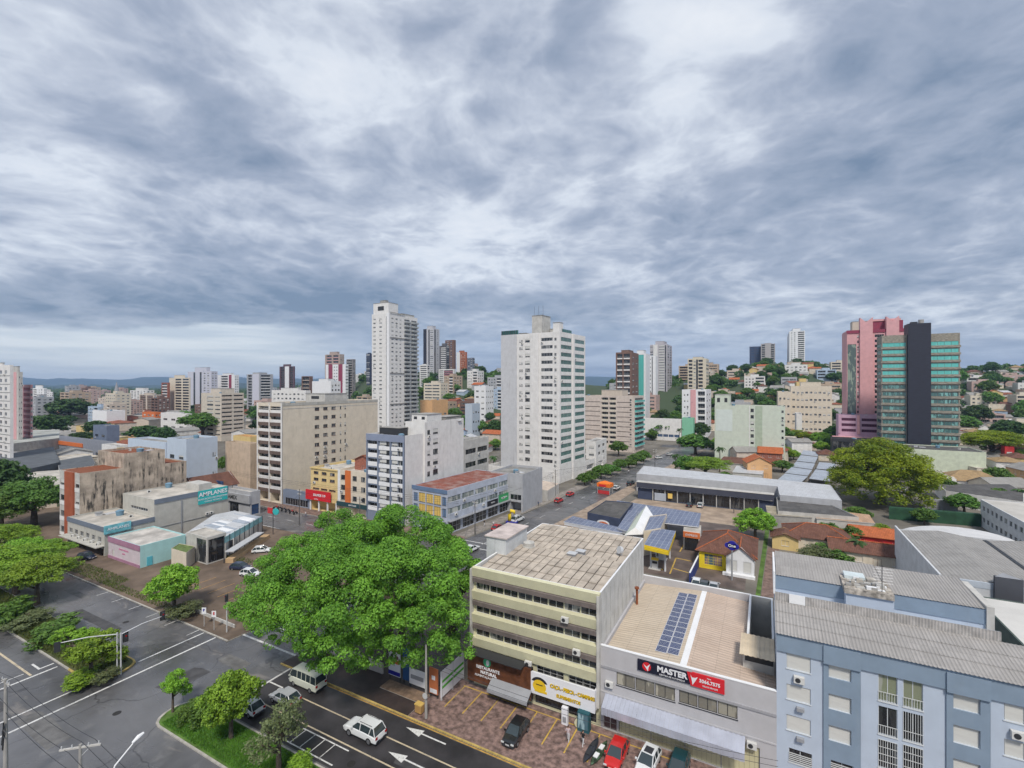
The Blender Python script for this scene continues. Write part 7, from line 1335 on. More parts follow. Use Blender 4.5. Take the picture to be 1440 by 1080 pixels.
MIDT = [('dome15', pD(1240, 150), 30.5, 21.2, 'huge round yellow-green tree in front of the pale green warehouse wall'), ('round1', pg(1062, 758), 9.5, 7.5, 'round green tree behind the yellow and white house'), ('round2', pg(1356, 724), 9, 6, 'round green tree by the grey garden wall'),
 ('umbrella4', pD(1395, 235), 34, 15, 'wide flat-topped yellow-green tree right of the teal-banded tower'), ('umbrella13', pD(992, 192), 20, 8.5, 'yellow-green tree behind the long shed'), ('round2', pD(965, 195), 10, 8.5, 'darker green tree left of the yellow-green one behind the long shed'), ('round2', pD(978, 255), 20, 11, 'dark spreading tree at the bend of the side street'),
 ('round1', pD(1240, 112), 6, 5, 'small green tree right of the salmon sheet roof'), ('umbrella5', pD(285, 320), 30, 19, 'round dark green tree with yellowish top before the cream balcony block'), ('round3', pD(98, 470), 42, 24, 'huge dark green tree in the far left plain'), ('round3', pD(70, 330), 26, 17, 'dark tree in front of the white residential towers'),
 ('round2', pD(320, 200), 9, 8, 'small tree in front of the cream villa'), ('round3', pD(205, 300), 22, 12, 'dark tree left of the white box building'), ('round3', pD(118, 290), 16, 9, 'dark tree behind the orange fascia shed'), ('tall8', pD(1198, 112), 6, 4.5, 'small dark tree between the tiled houses'),
 ('round2', pD(1075, 320), 16, 12, 'dark tree behind the pale green block'), ('umbrella4', pD(1123, 300), 14, 9, 'yellow-green rounded tree below the cream condominium'), ('round1', pD(1155, 296), 16, 8, 'light green bushy tree below the cream condominium'), ('round2', pD(1100, 300), 14, 11, 'dark tree left of the yellow-green rounded one'), ('round2', pD(1175, 300), 16, 12, 'dark bamboo-like clump left of the pink tower'),
 ('conifer9', pD(689, 480), 7, 22, 'thin dark cypress left of the broad white tower'), ('round2', pD(940, 330), 26, 14, 'broad green tree behind the school wing'), ('round3', pD(985, 320), 14, 12, 'dark tree right of the low white and pink block')]
for key, p, wd, ht, lab in MIDT: plant(key, p, wd, ht, lab, rot=R(len(lab) * 37))
for i, (px, D) in enumerate(((832, 183), (845, 190), (858, 198), (872, 206), (884, 214), (895, 222), (822, 178), (905, 232))): plant('round2', pD(px, D), 6.5 + i % 3, 4.5 + i % 2, 'leafy street tree in the row along the left pavement of the side street', rot=i, group='street trees on the left pavement of the side street')
for i, (px, py, wd, lab) in enumerate(((1175, 792, 7, 'leafy shrub among the tiled houses behind the blue block'), (1150, 788, 7, 'brownish shrub left of the small palm behind the blue block'), (1225, 790, 6, 'bright shrub by the white hall wall'), (1168, 752, 6, 'shrub in the yard below the salmon sheet roof'))): plant(('bush11', 'bush12', 'bush10', 'bush11')[i], pg(px, py), wd, 3.5, lab, 'shrub', name='shrub')
def palm(p, h, lab, seed):
    t = thing('palm_tree', lab, 'palm tree', p); mb = MB(); mb.tube([(0, 0, 0), (.1, 0, h * .5), (0, .1, h)], [.28, .2, .16], barkm, 8); mb.build('trunk', t); rg = random.Random(seed); mb = MB()
    for i in range(16):
        a = 2 * math.pi * i / 16 + rg.uniform(-.2, .2); L = rg.uniform(2.2, 3.0); el = rg.uniform(-.2, .9); pr = Vector((0, 0, h))
        for q in range(7):
            f = (q + 1) / 7; e = el - f * 1.5; nx = pr + Vector((math.cos(a) * math.cos(e), math.sin(a) * math.cos(e), math.sin(e))) * L / 7
            sd = Vector((-math.sin(a), math.cos(a), 0)) * (.55 * (1 - f * .7))
            for s_ in (-1, 1): mb.poly([pr, nx, nx + sd * s_ - Vector((0, 0, .35)), pr + sd * s_ - Vector((0, 0, .3))], L_dark)
            pr = nx
    mb.build('crown', t)
palm(pD(1012, 205), 10.5, 'single palm in front of the pale green block', 1); palm(pD(950, 205), 7.5, 'palm among the trees behind the long shed', 2); palm(pg(1207, 790), 4.5, 'small palm between the tiled roofs behind the blue block', 3); palm(pD(694, 215), 5, 'short palm beside the podium of the broad white tower', 4); palm(pD(955, 285), 11, 'tall palm left of the dark spreading tree', 5); palm(pg(1437, 712), 5, 'palm at the right edge beside the parked cars', 6)
for i, (px, D, w_, h_, lb_) in enumerate(((1100, 205, 9, 5, 'small dark tree at the foot of the pale green block'), (1185, 215, 9, 6, 'dark tree at the upper end of the parking roofs'), (1215, 190, 8, 6, 'small tree left of the huge yellow-green tree'), (1205, 128, 7, 5, 'leafy tree behind the salmon sheet roof'), (1330, 160, 8, 6, 'dark tree beside the straw-coloured roof'), (1300, 128, 6, 4.5, 'round shrub-like tree in front of the dark green fence'), (1405, 150, 7, 5, 'tree behind the white windowed building'), (1020, 178, 7, 5, 'low tree behind the long shed roof'), (870, 250, 10, 8, 'dark tree right of the green balconies'))): plant('round2', pD(px, D), w_, h_, lb_, rot=i)
# hillside houses
WALLC = [('white', white), ('cream', cream), ('beige', beige), ('pale yellow', yellowp), ('pinkish', mat('pinkish_render', (.55, .42, .38), var=.1)), ('grey', midgrey), ('apricot', paint('apricot', (.66, .40, .2))), ('bluish', bluep), ('brick', brick)]
ROOFC = [('red tiled hip roof', 'hip', tilered), ('brown tiled hip roof', 'hip', tilebrown), ('red tiled gable roof', 'gable', tilered), ('orange tiled gable roof', 'gable', tileor), ('flat roof', 'flat', rooflight), ('grey sheet gable roof', 'gable', fibre), ('tan tiled roof', 'hip', tiletan), ('white sheet roof', 'gable', metalroof)]
used = set(); rg = random.Random(11); occ = [(o.location.x, o.location.y, 14) for o in bpy.data.objects if o.type == 'EMPTY' and o.parent is None]
for nm in ('apartment', 'office'): pass
LMK = [(60, 'left towers'), (130, 'huge dark tree'), (200, 'rose-pink flats'), (262, 'grey and beige tower'), (330, 'cream balcony block'), (400, 'purple-brown tower'), (500, 'white slender tower'), (600, 'orange low hall'), (650, 'ice-blue low block'), (695, 'broad white tower'), (800, 'pink-beige block'), (905, 'school wing'), (960, 'cream ridge block'), (1020, 'pale green block'), (1075, 'blue glass hill tower'), (1120, 'cream condominium'), (1165, 'slender hill tower'), (1200, 'pink tower'), (1350, 'teal-banded tower'), (1400, 'flat-topped tree'), (1440, 'right edge')]
def zone(n, x0, x1, D0, D1, wts=None, sz=(8, 13), gap=11, fl=.25):
    c = 0; tr = 0
    while c < n and tr < n * 30:
        tr += 1; px = rg.uniform(x0, x1); D = rg.uniform(D0, D1); p = at(px, D)
        if any((p.x - a) ** 2 + (p.y - b_) ** 2 < g_ * g_ for a, b_, g_ in occ): continue
        wn, wm = rg.choice(WALLC[:4] if rg.random() < .6 else WALLC); rn_, rk, rm = rg.choice(ROOFC if rg.random() > fl else ROOFC[4:6]); near = min(LMK, key=lambda q_: abs(q_[0] - px)); side = 'left of' if px < near[0] - 12 else 'right of' if px > near[0] + 12 else 'before'
        tier = 'remote' if D > 600 else 'distant' if D > 430 else 'near' if D < 330 else 'farther'
        st = 2 if rg.random() < .4 else 1; lab = f'{"tall" if st == 2 else "low"} {wn} house with {rn_}, {tier}, {side} {near[1]}'
        if lab in used: continue
        used.add(lab); occ.append((p.x, p.y, gap)); w_, d_ = rg.uniform(*sz), rg.uniform(sz[0], sz[1] * .9)
        house(lab, (p.x - w_ / 2, p.y - d_ / 2), w_, d_, 3 * st + .3, R(rg.choice((0, 0, 12, -10, 25, 90))), wm, rk, rg.uniform(1.6, 2.6), rm, nwin=2 if D < 420 else 1, storeys=st, group=None); c += 1
zone(26, 592, 702, 215, 400, gap=10); zone(10, 600, 700, 420, 560); zone(74, 1000, 1186, 335, 640, gap=11); zone(60, 1350, 1450, 295, 600, gap=10); zone(12, 860, 1000, 345, 560, gap=13); zone(75, 40, 360, 300, 900, sz=(12, 26), gap=20, fl=.6); zone(22, 360, 520, 300, 700, sz=(9, 18), gap=14)
zone(12, 1060, 1175, 268, 320, gap=10); zone(16, 1020, 1232, 188, 262, sz=(7, 11), gap=9); zone(12, 1385, 1480, 150, 250, sz=(8, 13), gap=11); zone(12, 600, 700, 170, 215, sz=(7, 11), gap=9); zone(12, -80, 200, 200, 300, sz=(10, 20), gap=20, fl=.8)
for args in (([(1118, 690), (1150, 694), (1156, 684), (1126, 681)], 3.4, 'small grey shed between the navy showroom and the parking roofs', fibre), ([(1175, 650), (1210, 652), (1212, 643), (1180, 642)], 4, 'flat pale shed before the dark glass showroom', rooflight), ([(1010, 650), (1060, 654), (1064, 645), (1018, 642)], 3.6, 'red-brown roofed low house at the foot of the pale green block', tilebrown), ([(1030, 664), (1072, 667), (1076, 658), (1036, 655)], 3.2, 'low white arched-looking roof behind the long shed', metalroof), ([(1385, 640), (1440, 643), (1450, 632), (1395, 630)], 4.2, 'low pale hall behind the flat-topped tree', rooflight)): lowbld('shed', args[2], 'shed', args[0], args[1], lightconc, args[3], ov=.01)
# trees on the slopes and between the houses
def scatter(n, x0, x1, D0, D1, keys, label, group, wd=(9, 16), zmin=None, gap=4):
    c = tr = 0
    while c < n and tr < n * 20:
        tr += 1; px = rg.uniform(x0, x1); D = D0 + (D1 - D0) * rg.random() ** .8; p = at(px, D)
        if any((p.x - a) ** 2 + (p.y - b_) ** 2 < (g_ * .62) ** 2 for a, b_, g_ in occ): continue
        if zmin is not None and p.z < zmin: continue
        w_ = rg.uniform(*wd); plant(rg.choice(keys), (p.x, p.y, p.z - .5), w_, w_ * rg.uniform(.7, 1.0), label, rot=rg.uniform(0, 6.28), group=group); c += 1
scatter(60, 1000, 1190, 335, 640, ('round2', 'round3', 'round2', 'umbrella5', 'round3'), 'green tree among the houses on the slope left of the pink tower', 'trees on the slope left of the pink tower')
scatter(34, 1345, 1480, 300, 560, ('round2', 'round2', 'round3', 'umbrella5'), 'green tree on the slope right of the teal-banded tower', 'trees on the slope right of the teal-banded tower', wd=(12, 20))
scatter(45, 590, 705, 330, 650, ('round2', 'round3', 'round3'), 'dark green tree on the wooded rise between the two white towers', 'trees on the rise between the two white towers')
scatter(34, 858, 1010, 300, 620, ('round2', 'round3', 'round3', 'tall8'), 'green tree on the wooded rise behind the pink-beige block', 'trees on the rise behind the pink-beige block')
scatter(100, -40, 520, 260, 1100, ('round2', 'round3', 'round3'), 'green tree between buildings in the far left plain', 'trees in the far left plain', wd=(11, 22))
scatter(16, 1010, 1240, 185, 300, ('round2', 'round1', 'umbrella5'), 'green tree in the yards left of the huge yellow-green tree', 'trees in the yards left of the huge yellow-green tree', wd=(6, 10)); scatter(12, 1390, 1480, 150, 290, ('round2', 'round1'), 'green tree in the yards near the right edge', 'trees in the yards near the right edge', wd=(6, 10)); scatter(12, 600, 700, 170, 330, ('round2', 'round1'), 'green tree among the roofs left of the broad white tower', 'trees among the roofs left of the broad white tower', wd=(6, 10))
# far woods nobody could count: crests and gaps
rg2 = np.random.default_rng(5); lob = []
for _ in range(1500):
    px = rg.choice((rg.uniform(500, 720), rg.uniform(850, 1200), rg.uniform(1330, 1500), rg.uniform(1000, 1200))); D = rg.uniform(380, 690); p = at(px, D)
    if p.z < 14 or any((p.x - a) ** 2 + (p.y - b_) ** 2 < (g_ * 1.0) ** 2 for a, b_, g_ in occ): continue
    r_ = rg.uniform(3, 6.5); lob.append((p.x, p.y, p.z + r_ * .35, r_, r_, r_ * .7))
o = bpy.data.objects.new('woodland', leaves('woodland', lob, 130000, 1.15, leafmat('leaf_wood', (.035, .08, .025), (.075, .15, .035), (.14, .22, .06), .05), 9, clumps=7, cr=.5)); COL.objects.link(o); tag(o, 'continuous dark green woodland covering the crests of the hills', 'woodland', kind='stuff')
lob = []
for _ in range(700):
    px = rg.uniform(-100, 520); D = rg.uniform(900, 3000); p = at(px, D); r_ = rg.uniform(8, 22); lob.append((p.x, p.y, p.z + r_ * .2, r_ * 1.6, r_ * 1.6, r_ * .5))
o = bpy.data.objects.new('woodland', leaves('woodland', lob, 45000, 3.2, leafmat('leaf_wood', None, None, None), 19, clumps=6, cr=.5)); COL.objects.link(o); tag(o, 'thin dark tree belts spread over the far left plain', 'woodland', kind='stuff')
# grass and weeds
def tufts(name, label, areas, n, m, s=.16, z=.157):
    rg_ = np.random.default_rng(3); A = np.array(areas, float); w_ = (A[:, 2] - A[:, 0]) * (A[:, 3] - A[:, 1]); i = rg_.choice(len(A), n, p=w_ / w_.sum())
    x = rg_.uniform(A[i, 0], A[i, 2]); y = rg_.uniform(A[i, 1], A[i, 3]); a = rg_.uniform(0, 6.28, n); h = s * rg_.uniform(.5, 1.8, n); dx = np.cos(a) * s * .3; dy = np.sin(a) * s * .3
    V = np.empty((n, 3, 3)); V[:, 0] = np.c_[x - dx, y - dy, np.full(n, z)]; V[:, 1] = np.c_[x + dx, y + dy, np.full(n, z)]; V[:, 2] = np.c_[x + rg_.normal(size=n) * s * .4, y + rg_.normal(size=n) * s * .4, z + h]
    me = bpy.data.meshes.new(name); me.vertices.add(3 * n); me.loops.add(3 * n); me.polygons.add(n); me.vertices.foreach_set('co', V.reshape(-1)); me.loops.foreach_set('vertex_index', np.arange(3 * n, dtype=np.int32)); me.polygons.foreach_set('loop_start', np.arange(0, 3 * n, 3, dtype=np.int32)); me.materials.append(m); me.update(calc_edges=True)
    o = bpy.data.objects.new(name, me); COL.objects.link(o); return tag(o, label, 'grass', kind='stuff')
tufts('grass', 'bright short grass covering the median right of the junction', [(-59.4, 28.4, -20, 32.3)], 40000, leafmat('grass_blade', (.07, .18, .02), (.11, .26, .03), (.18, .34, .06), .6), .15)
tufts('grass', 'rough weeds and low growth on the left median', [(-135, 28.5, -77, 32.8)], 26000, leafmat('weed_blade', (.07, .11, .02), (.11, .15, .04), (.2, .2, .08), .4), .35)
tufts('grass', 'weeds along the lot edge and by the café terrace', [(-126, 43, -108, 46.5), (-112, 43, -84, 44.5), (-104, 62, -96, 64)], 3500, leafmat('weed_blade', None, None, None), .22, .12)
sheet('garden_lawn', [(G(1062, 840).x, G(1062, 840).y), (G(1069, 840).x, G(1069, 840).y), (G(1082, 745).x, G(1082, 745).y), (G(1076, 745).x, G(1076, 745).y)], .03, grassm)
sheet('garden_path', [(G(1070, 840).x, G(1070, 840).y), (G(1092, 840).x, G(1092, 840).y), (G(1096, 770).x, G(1096, 770).y), (G(1080, 770).x, G(1080, 770).y)], .026, pave_red)
# ------------------------------------------------------------------ vehicles
tyre = mat('tyre', (.015, .015, .016), var=0, rough=.9); rimm = mat('rim', (.35, .36, .38), var=0, metal=.7, rough=.3); carglass = mat('car_glass', (.03, .045, .05), var=0, rough=.06, spec=.8)
hlm = mat('headlight_glass', (.6, .62, .62), var=0, rough=.1); tlm = mat('tail_light_red', (.35, .01, .01), var=0, rough=.2); plate = mat('plate_grey', (.5, .5, .5), var=0)
def cpaint(name, c): return mat('car_' + name, c, var=.03, rough=.28, coat=.9, spec=.5)
CK = {'suv': dict(L=4.75, w=.93, belt=1.12, top=1.78, prof=[(-2.37, .55, .80), (-2.3, .95, .9), (-1.0, 1.10, .93), (.75, 1.10, .93), (1.2, 1.06, .92), (2.0, .96, .88), (2.33, .80, .80), (2.38, .55, .74)], cab=[(-2.22, 1.02), (-1.9, 1.72), (-.6, 1.78), (.35, 1.74), (1.15, 1.08)], wx=1.42, wr=.37),
      'hatch': dict(L=3.95, w=.84, belt=.92, top=1.48, prof=[(-1.97, .5, .70), (-1.92, .86, .8), (-1.0, .93, .84), (.7, .92, .84), (1.1, .88, .83), (1.7, .78, .78), (1.94, .66, .70), (1.98, .48, .64)], cab=[(-1.86, .88), (-1.35, 1.42), (-.3, 1.48), (.25, 1.44), (1.05, .90)], wx=1.22, wr=.30),
      'sedan': dict(L=4.4, w=.86, belt=.92, top=1.44, prof=[(-2.2, .5, .72), (-2.16, .86, .8), (-1.5, .92, .84), (.7, .92, .85), (1.2, .88, .84), (1.9, .78, .78), (2.16, .66, .70), (2.2, .48, .64)], cab=[(-1.65, .92), (-1.0, 1.38), (-.2, 1.44), (.25, 1.40), (1.1, .90)], wx=1.32, wr=.31),
      'pickup': dict(L=4.6, w=.86, belt=.98, top=1.56, prof=[(-2.3, .5, .78), (-2.26, .95, .82), (-.75, .95, .84), (.7, .98, .85), (1.2, .94, .84), (2.0, .84, .78), (2.26, .70, .70), (2.3, .48, .66)], cab=[(-.8, .96), (-.62, 1.50), (0.0, 1.56), (.35, 1.52), (1.1, .96)], wx=1.4, wr=.33),
      'van': dict(L=5.0, w=.92, belt=1.25, top=2.15, prof=[(-2.5, .5, .84), (-2.46, 1.2, .9), (-1.0, 1.25, .92), (1.5, 1.25, .92), (2.2, 1.2, .88), (2.42, 1.0, .80), (2.5, .5, .72)], cab=[(-2.46, 1.2), (-2.38, 2.08), (0, 2.16), (1.85, 2.08), (2.34, 1.15)], wx=1.5, wr=.33)}
CM = {}
def carmesh(kind, pm):
    k = (kind, pm.name)
    if k in CM: return CM[k]
    c = CK[kind]; mb = MB(); rings = []
    for x, zt, hw in c['prof']:
        zc = zt + .03; rings.append([(x, -hw * .92, .24), (x, -hw, .42), (x, -hw, zt * .62), (x, -hw * .97, zt - .1), (x, -hw * .84, zt), (x, 0, zc), (x, hw * .84, zt), (x, hw * .97, zt - .1), (x, hw, zt * .62), (x, hw, .42), (x, hw * .92, .24)])
    def loft(mb, rings, fm):
        n0 = len(mb.v); n = len(rings[0])
        for r_ in rings: mb.v += r_
        for i in range(len(rings) - 1):
            for j in range(n - 1): a = n0 + i * n + j; mb.f.append((a, a + 1, a + n + 1, a + n)); mb.m.append(mb.mi(fm(i, j)))
            mb.f.append((n0 + i * n, n0 + i * n + n, n0 + i * n + 2 * n - 1, n0 + i * n + n - 1)); mb.m.append(mb.mi(dark))
        mb.f.append(tuple(n0 + j for j in range(n))[::-1]); mb.m.append(mb.mi(fm(0, 0))); e = n0 + (len(rings) - 1) * n; mb.f.append(tuple(e + j for j in range(n))); mb.m.append(mb.mi(fm(0, 0)))
    loft(mb, rings, lambda i, j: dark if j in (0, 9) else pm)
    if kind == 'pickup': mb.box(-2.15, -.72, .97, -.85, .72, .99, dark); mb.box(-2.2, -.78, .95, -2.12, .78, 1.06, pm); mb.box(-2.2, -.82, .95, -.8, -.74, 1.06, pm); mb.box(-2.2, .74, .95, -.8, .82, 1.06, pm)
    body = mb.mesh('body', False)
    mb = MB(); cr = []; hb = c['w'] * .90; ht = c['w'] * (.74 if kind != 'van' else .84)
    zb = c['belt'] - .06
    for i, (x, z) in enumerate(c['cab']):
        f = (z - c['cab'][0][1]) / (c['top'] - c['cab'][0][1]); f = max(0, min(1, f)); w_ = hb + (ht - hb) * f
        cr.append([(x, -hb, min(zb, z) - .02), (x, -w_, max(z - .05, zb)), (x, -w_ * .9, z), (x, w_ * .9, z), (x, w_, max(z - .05, zb)), (x, hb, min(zb, z) - .02)])
    loft(mb, cr, lambda i, j: carglass); wmesh = mb.mesh('windows')
    mb = MB(); q = c['cab']; w_ = ht
    up = .012; k1, k2 = 1, len(q) - 2
    for i in range(k1, k2): mb.box(0, 0, 0, 0, 0, 0, pm) if False else mb.poly([(q[i][0], -w_ * .93, q[i][1] + up), (q[i + 1][0], -w_ * .93, q[i + 1][1] + up), (q[i + 1][0], w_ * .93, q[i + 1][1] + up), (q[i][0], w_ * .93, q[i][1] + up)], pm)
    for s_ in (-1, 1):
        for (xa, za), (xb_, zb_) in ((q[0], q[1]), (q[-1], q[-2])): mb.tube([(xa, s_ * hb * 1.0, za), (xb_, s_ * w_ * .97, zb_ - .01)], .045, pm, 5)
        mb.tube([(q[1][0], s_ * w_ * .985, q[1][1] - .01)] + [(p[0], s_ * w_ * .985, p[1] - .01) for p in q[2:-1]], .04, pm, 5)
        bp = [.15 * c['L'] * 0 - .1] if kind != 'van' else [-1.5, -.7, .1, .9]
        for x in bp: mb.tube([(x, s_ * hb * 1.01, zb), (x, s_ * w_ * 1.0, c['top'] - .06)], .045, pm, 5)
        if kind in ('suv', 'hatch'): mb.tube([(q[1][0] + .5, s_ * hb * 1.01, zb), (q[1][0] + .35, s_ * w_, c['top'] - .1)], .05, pm, 5)
        if kind == 'suv': mb.tube([(-1.6, s_ * w_ * .85, c['top'] + .05), (.1, s_ * w_ * .85, c['top'] + .05)], .025, dark, 5)
    roof = mb.mesh('roof_panel')
    mb = MB(); mb.tube([(0, -.1, 0), (0, .1, 0)], c['wr'], tyre, 16); wh = mb.mesh('tyre', False)
    mb = MB(); mb.tube([(0, -.115, 0), (0, .115, 0)], c['wr'] * .62, rimm, 10); rm = mb.mesh('rim')
    mb = MB(); mb.box(-.03, -.17, -.07, .05, .17, .07, hlm); hl = mb.mesh('headlight'); mb = MB(); mb.box(-.04, -.12, -.12, .03, .12, .12, tlm); tl = mb.mesh('tail_light')
    mb = MB(); mb.box(-.08, -.1, -.06, .08, .1, .07, pm); mi_ = mb.mesh('wing_mirror'); mb = MB(); mb.box(-.02, -.22, -.06, .02, .22, .06, plate); pl_ = mb.mesh('number_plate')
    CM[k] = (body, wmesh, roof, wh, rm, hl, tl, mi_, pl_); return CM[k]
def car(kind, pm, p, rot, label, cat='car', name='parked_car', group=None, sunroof=False):
    c = CK[kind]; body, wmesh, roof, wh, rm, hl, tl, mi_, pl_ = carmesh(kind, pm); t = thing(name, label, cat, p, R(rot), group)
    put('body', body, t); put('windows', wmesh, t); put('roof_panel', roof, t)
    for sx_ in (-1, 1):
        for sy_ in (-1, 1):
            w_ = put('wheel', wh, t, (sx_ * c['wx'], sy_ * (c['w'] - .10), c['wr'])); r_ = put('rim', rm, w_)
    fx = c['prof'][-1][0]; rx = c['prof'][0][0]; hw = c['w'] * .68; zl = c['prof'][-1][1] + .12
    for s_ in (-1, 1): put('headlight', hl, t, (fx - .02, s_ * hw, zl)); put('tail_light', tl, t, (rx + .0, s_ * hw * 1.1, c['belt'] * .78)); put('wing_mirror', mi_, t, (c['cab'][-1][0] - .25, s_ * (c['w'] + .08), c['belt'] + .05))
    put('number_plate', pl_, t, (fx + .01, 0, .45)); put('number_plate', pl_, t, (rx - .01, 0, .55))
    if sunroof: mb = MB(); z_ = c['top']; mb.box(-.75, -.4, z_ + .0, .1, .4, z_ + .03, dark); mb.build('sunroof', t)
    return t
cw_, cs_, cr_, cb_, cd_, cg_ = cpaint('white', (.72, .74, .74)), cpaint('silver', (.42, .44, .46)), cpaint('red', (.55, .015, .012)), cpaint('black', (.012, .014, .016)), cpaint('teal', (.01, .05, .06)), cpaint('dark_blue', (.015, .025, .06))
def gp(px, py, z=.012): v = G(px, py, z); return (v.x, v.y, z)
car('suv', cw_, (-38.2, 37.9, .012), 180, 'white off-road car driving alone in the avenue lane', name='moving_car')
car('van', mat('car_cream', (.62, .65, .56), var=.03, rough=.35, coat=.5), (-50.8, 40.7, .012), 180, 'white minibus waiting at the stop line nearest the kerb', 'minibus', name='minibus')
car('hatch', cs_, (-50.6, 37.4, .012), 180, 'silver hatchback waiting in the middle lane beside the white minibus', name='waiting_car'); car('hatch', cw_, (-53.0, 34.4, .012), 180, 'white hatchback waiting in the lane next to the grassy median', name='waiting_car')
car('hatch', cb_, (-23.6, 45.3, .06), -90, 'black car parked alone in the forecourt bays'); car('hatch', cr_, (-13.2, 47.4, .06), -92, 'bright red car parked before the pale yellow gate'); car('hatch', cw_, (-10.2, 47.9, .06), -97, 'white car with dark sunroof parked before the pale yellow gate', sunroof=True); car('hatch', cd_, (-7.4, 48.6, .06), -93, 'dark teal car parked right of the white car with sunroof')
for k, m_, px, py, rot, lb_, nm in (('sedan', cw_, 663, 775, 84, 'white car on the side street beside the giant tree', 'moving_car'), ('suv', cw_, 728, 733, 84, 'white estate car at the kerb by the yellow inflatable', 'parked_car'), ('hatch', cr_, 786, 706, 84, 'nearer of the two red cars parked on the side street', 'parked_car'), ('hatch', cr_, 802, 697, 84, 'farther of the two red cars parked on the side street', 'parked_car'),
    ('hatch', cw_, 867, 688, 84, 'white car by the corner of the navy showroom', 'parked_car'), ('sedan', cw_, 926, 645, 60, 'white car driving at the bend of the side street', 'moving_car'), ('hatch', cw_, 941, 640, 60, 'white car half hidden beyond the bend of the side street', 'parked_car'), ('suv', cb_, 887, 682, 84, 'black van-like car at the kerb before the navy showroom', 'parked_car'),
    ('hatch', cg_, 338, 801, 20, 'dark blue car parked on the paved lot by the lane', 'parked_car'), ('hatch', cw_, 352, 810, 15, 'white car peeking out under the left side of the giant tree', 'parked_car'), ('hatch', cw_, 368, 777, 40, 'pale car in the lane behind the giant tree crown', 'parked_car'), ('sedan', cs_, 336, 706, 0, 'silver sedan parked before the grey billboard building', 'parked_car'),
    ('hatch', cg_, 122, 786, 10, 'dark car in front of the pink and white shop', 'parked_car'), ('hatch', cb_, 970, 712, 90, 'black car parked before the navy showroom windows', 'parked_car'), ('hatch', cw_, 985, 713, 90, 'white car parked before the navy showroom windows', 'parked_car'),
    ('hatch', cw_, 980, 823, 90, 'leftmost white car parked below the yellow house', 'parked_car'), ('hatch', cb_, 991, 826, 90, 'black car between two pale cars below the yellow house', 'parked_car'), ('sedan', cs_, 1004, 829, 90, 'rightmost silver car parked below the yellow house', 'parked_car'),
    ('suv', cw_, 1269, 692, 60, 'white car beside the green warehouse wall at the right', 'parked_car'), ('hatch', cw_, 1402, 655, 0, 'white car by the red corner building at the right edge', 'parked_car'), ('hatch', cb_, 1426, 663, 0, 'black car at the right edge behind the palm', 'parked_car'), ('hatch', cw_, 1438, 655, 0, 'white car cut by the right edge', 'parked_car'), ('hatch', cr_, 700, 745, 84, 'red car half hidden behind the roof tower of the cream block', 'parked_car'),
    ('sedan', cs_, 1392, 664, 20, 'silver car left of the black car by the right edge', 'parked_car')): car(k, m_, gp(px, py), rot, lb_, name=nm)
lowbld('shop_building', 'red-cornered pale building at the right edge behind parked cars', 'shop building', [(1412, 619), (1425, 620), (1500, 621), (1500, 612), (1420, 611)], 7.5, cream, rooflight)
p_ = G(1413, 655); b_ = Bld('corner_building', 'red painted corner tower of the building at the right edge', 'shop building', (p_.x, p_.y), 3.2, 4, 0, 9, mw=redp, nf=2); b_.cols('F', [('w', .2, .8, K(fm=dark))]); b_.done()
for k in range(2):
    t = thing('kayak', ('dark grey kayak standing in the forecourt left of the red car', 'camouflage-spotted kayak beside the dark grey one')[k], 'kayak', (-15.75 + k * .85, 47.0, .06), R(86 - 3 * k)); mb = MB(); m_ = (mat('kayak_dark', (.03, .035, .045), var=.2, rough=.4), mat('kayak_camo', (.05, .09, .05), var=.9, sc=3, rough=.4))[k]
    n = 12; rs = []
    for i in range(n + 1):
        x = -2.0 + 4.0 * i / n; f = max(.03, 1 - abs(x / 2.0) ** 2.4); rs.append([(x, .42 * f * math.cos(a), .28 + .04 * abs(x) + .22 * f * math.sin(a)) for a in [2 * math.pi * j / 12 for j in range(12)]])
    n0 = len(mb.v)
    for r_ in rs: mb.v += r_
    for i in range(n):
        for j in range(12): mb.f.append((n0 + i * 12 + j, n0 + i * 12 + (j + 1) % 12, n0 + i * 12 + 12 + (j + 1) % 12, n0 + i * 12 + 12 + j)); mb.m.append(mb.mi(m_))
    mb.build('hull', t, smooth=True)
    for x in (-.7, .6): mb = MB(); mb.box(x - .35, -.22, .48, x + .35, .22, .56, dark if k == 0 else whiteclean); mb.build('seat', t)
mbm = MB(); mbm.tube([(-.6, -.05, .3), (-.6, .05, .3)], .3, tyre, 12); mbm.tube([(.6, -.05, .3), (.6, .05, .3)], .3, tyre, 12); wmoto = mbm.mesh('wheel'); 
for i, c_ in enumerate((cr_, cb_, cg_, cb_, cr_, cb_)):
    p = gp(388 + i * 5.5, 716 + i * 1.6); t = thing('motorcycle', ('leftmost red', 'second, black', 'third, dark blue', 'fourth, black', 'fifth, red', 'rightmost black')[i] + ' motorcycle parked at the foot of the beige block', 'motorcycle', (p[0], p[1], .15), R(70 + i * 6), 'motorcycles parked in a row'); put('wheel', wmoto, t)
    mb = MB(); mb.box(-.7, -.12, .55, 0, .12, .72, dark); mb.box(0, -.15, .55, .4, .15, .85, c_); mb.tube([(.6, 0, .3), (.4, 0, 1.0)], .04, alu, 6); mb.tube([(.38, -.35, 1.0), (.38, .35, 1.0)], .025, dark, 6); mb.box(-.25, -.1, .25, .25, .1, .55, grey); mb.build('body', t)
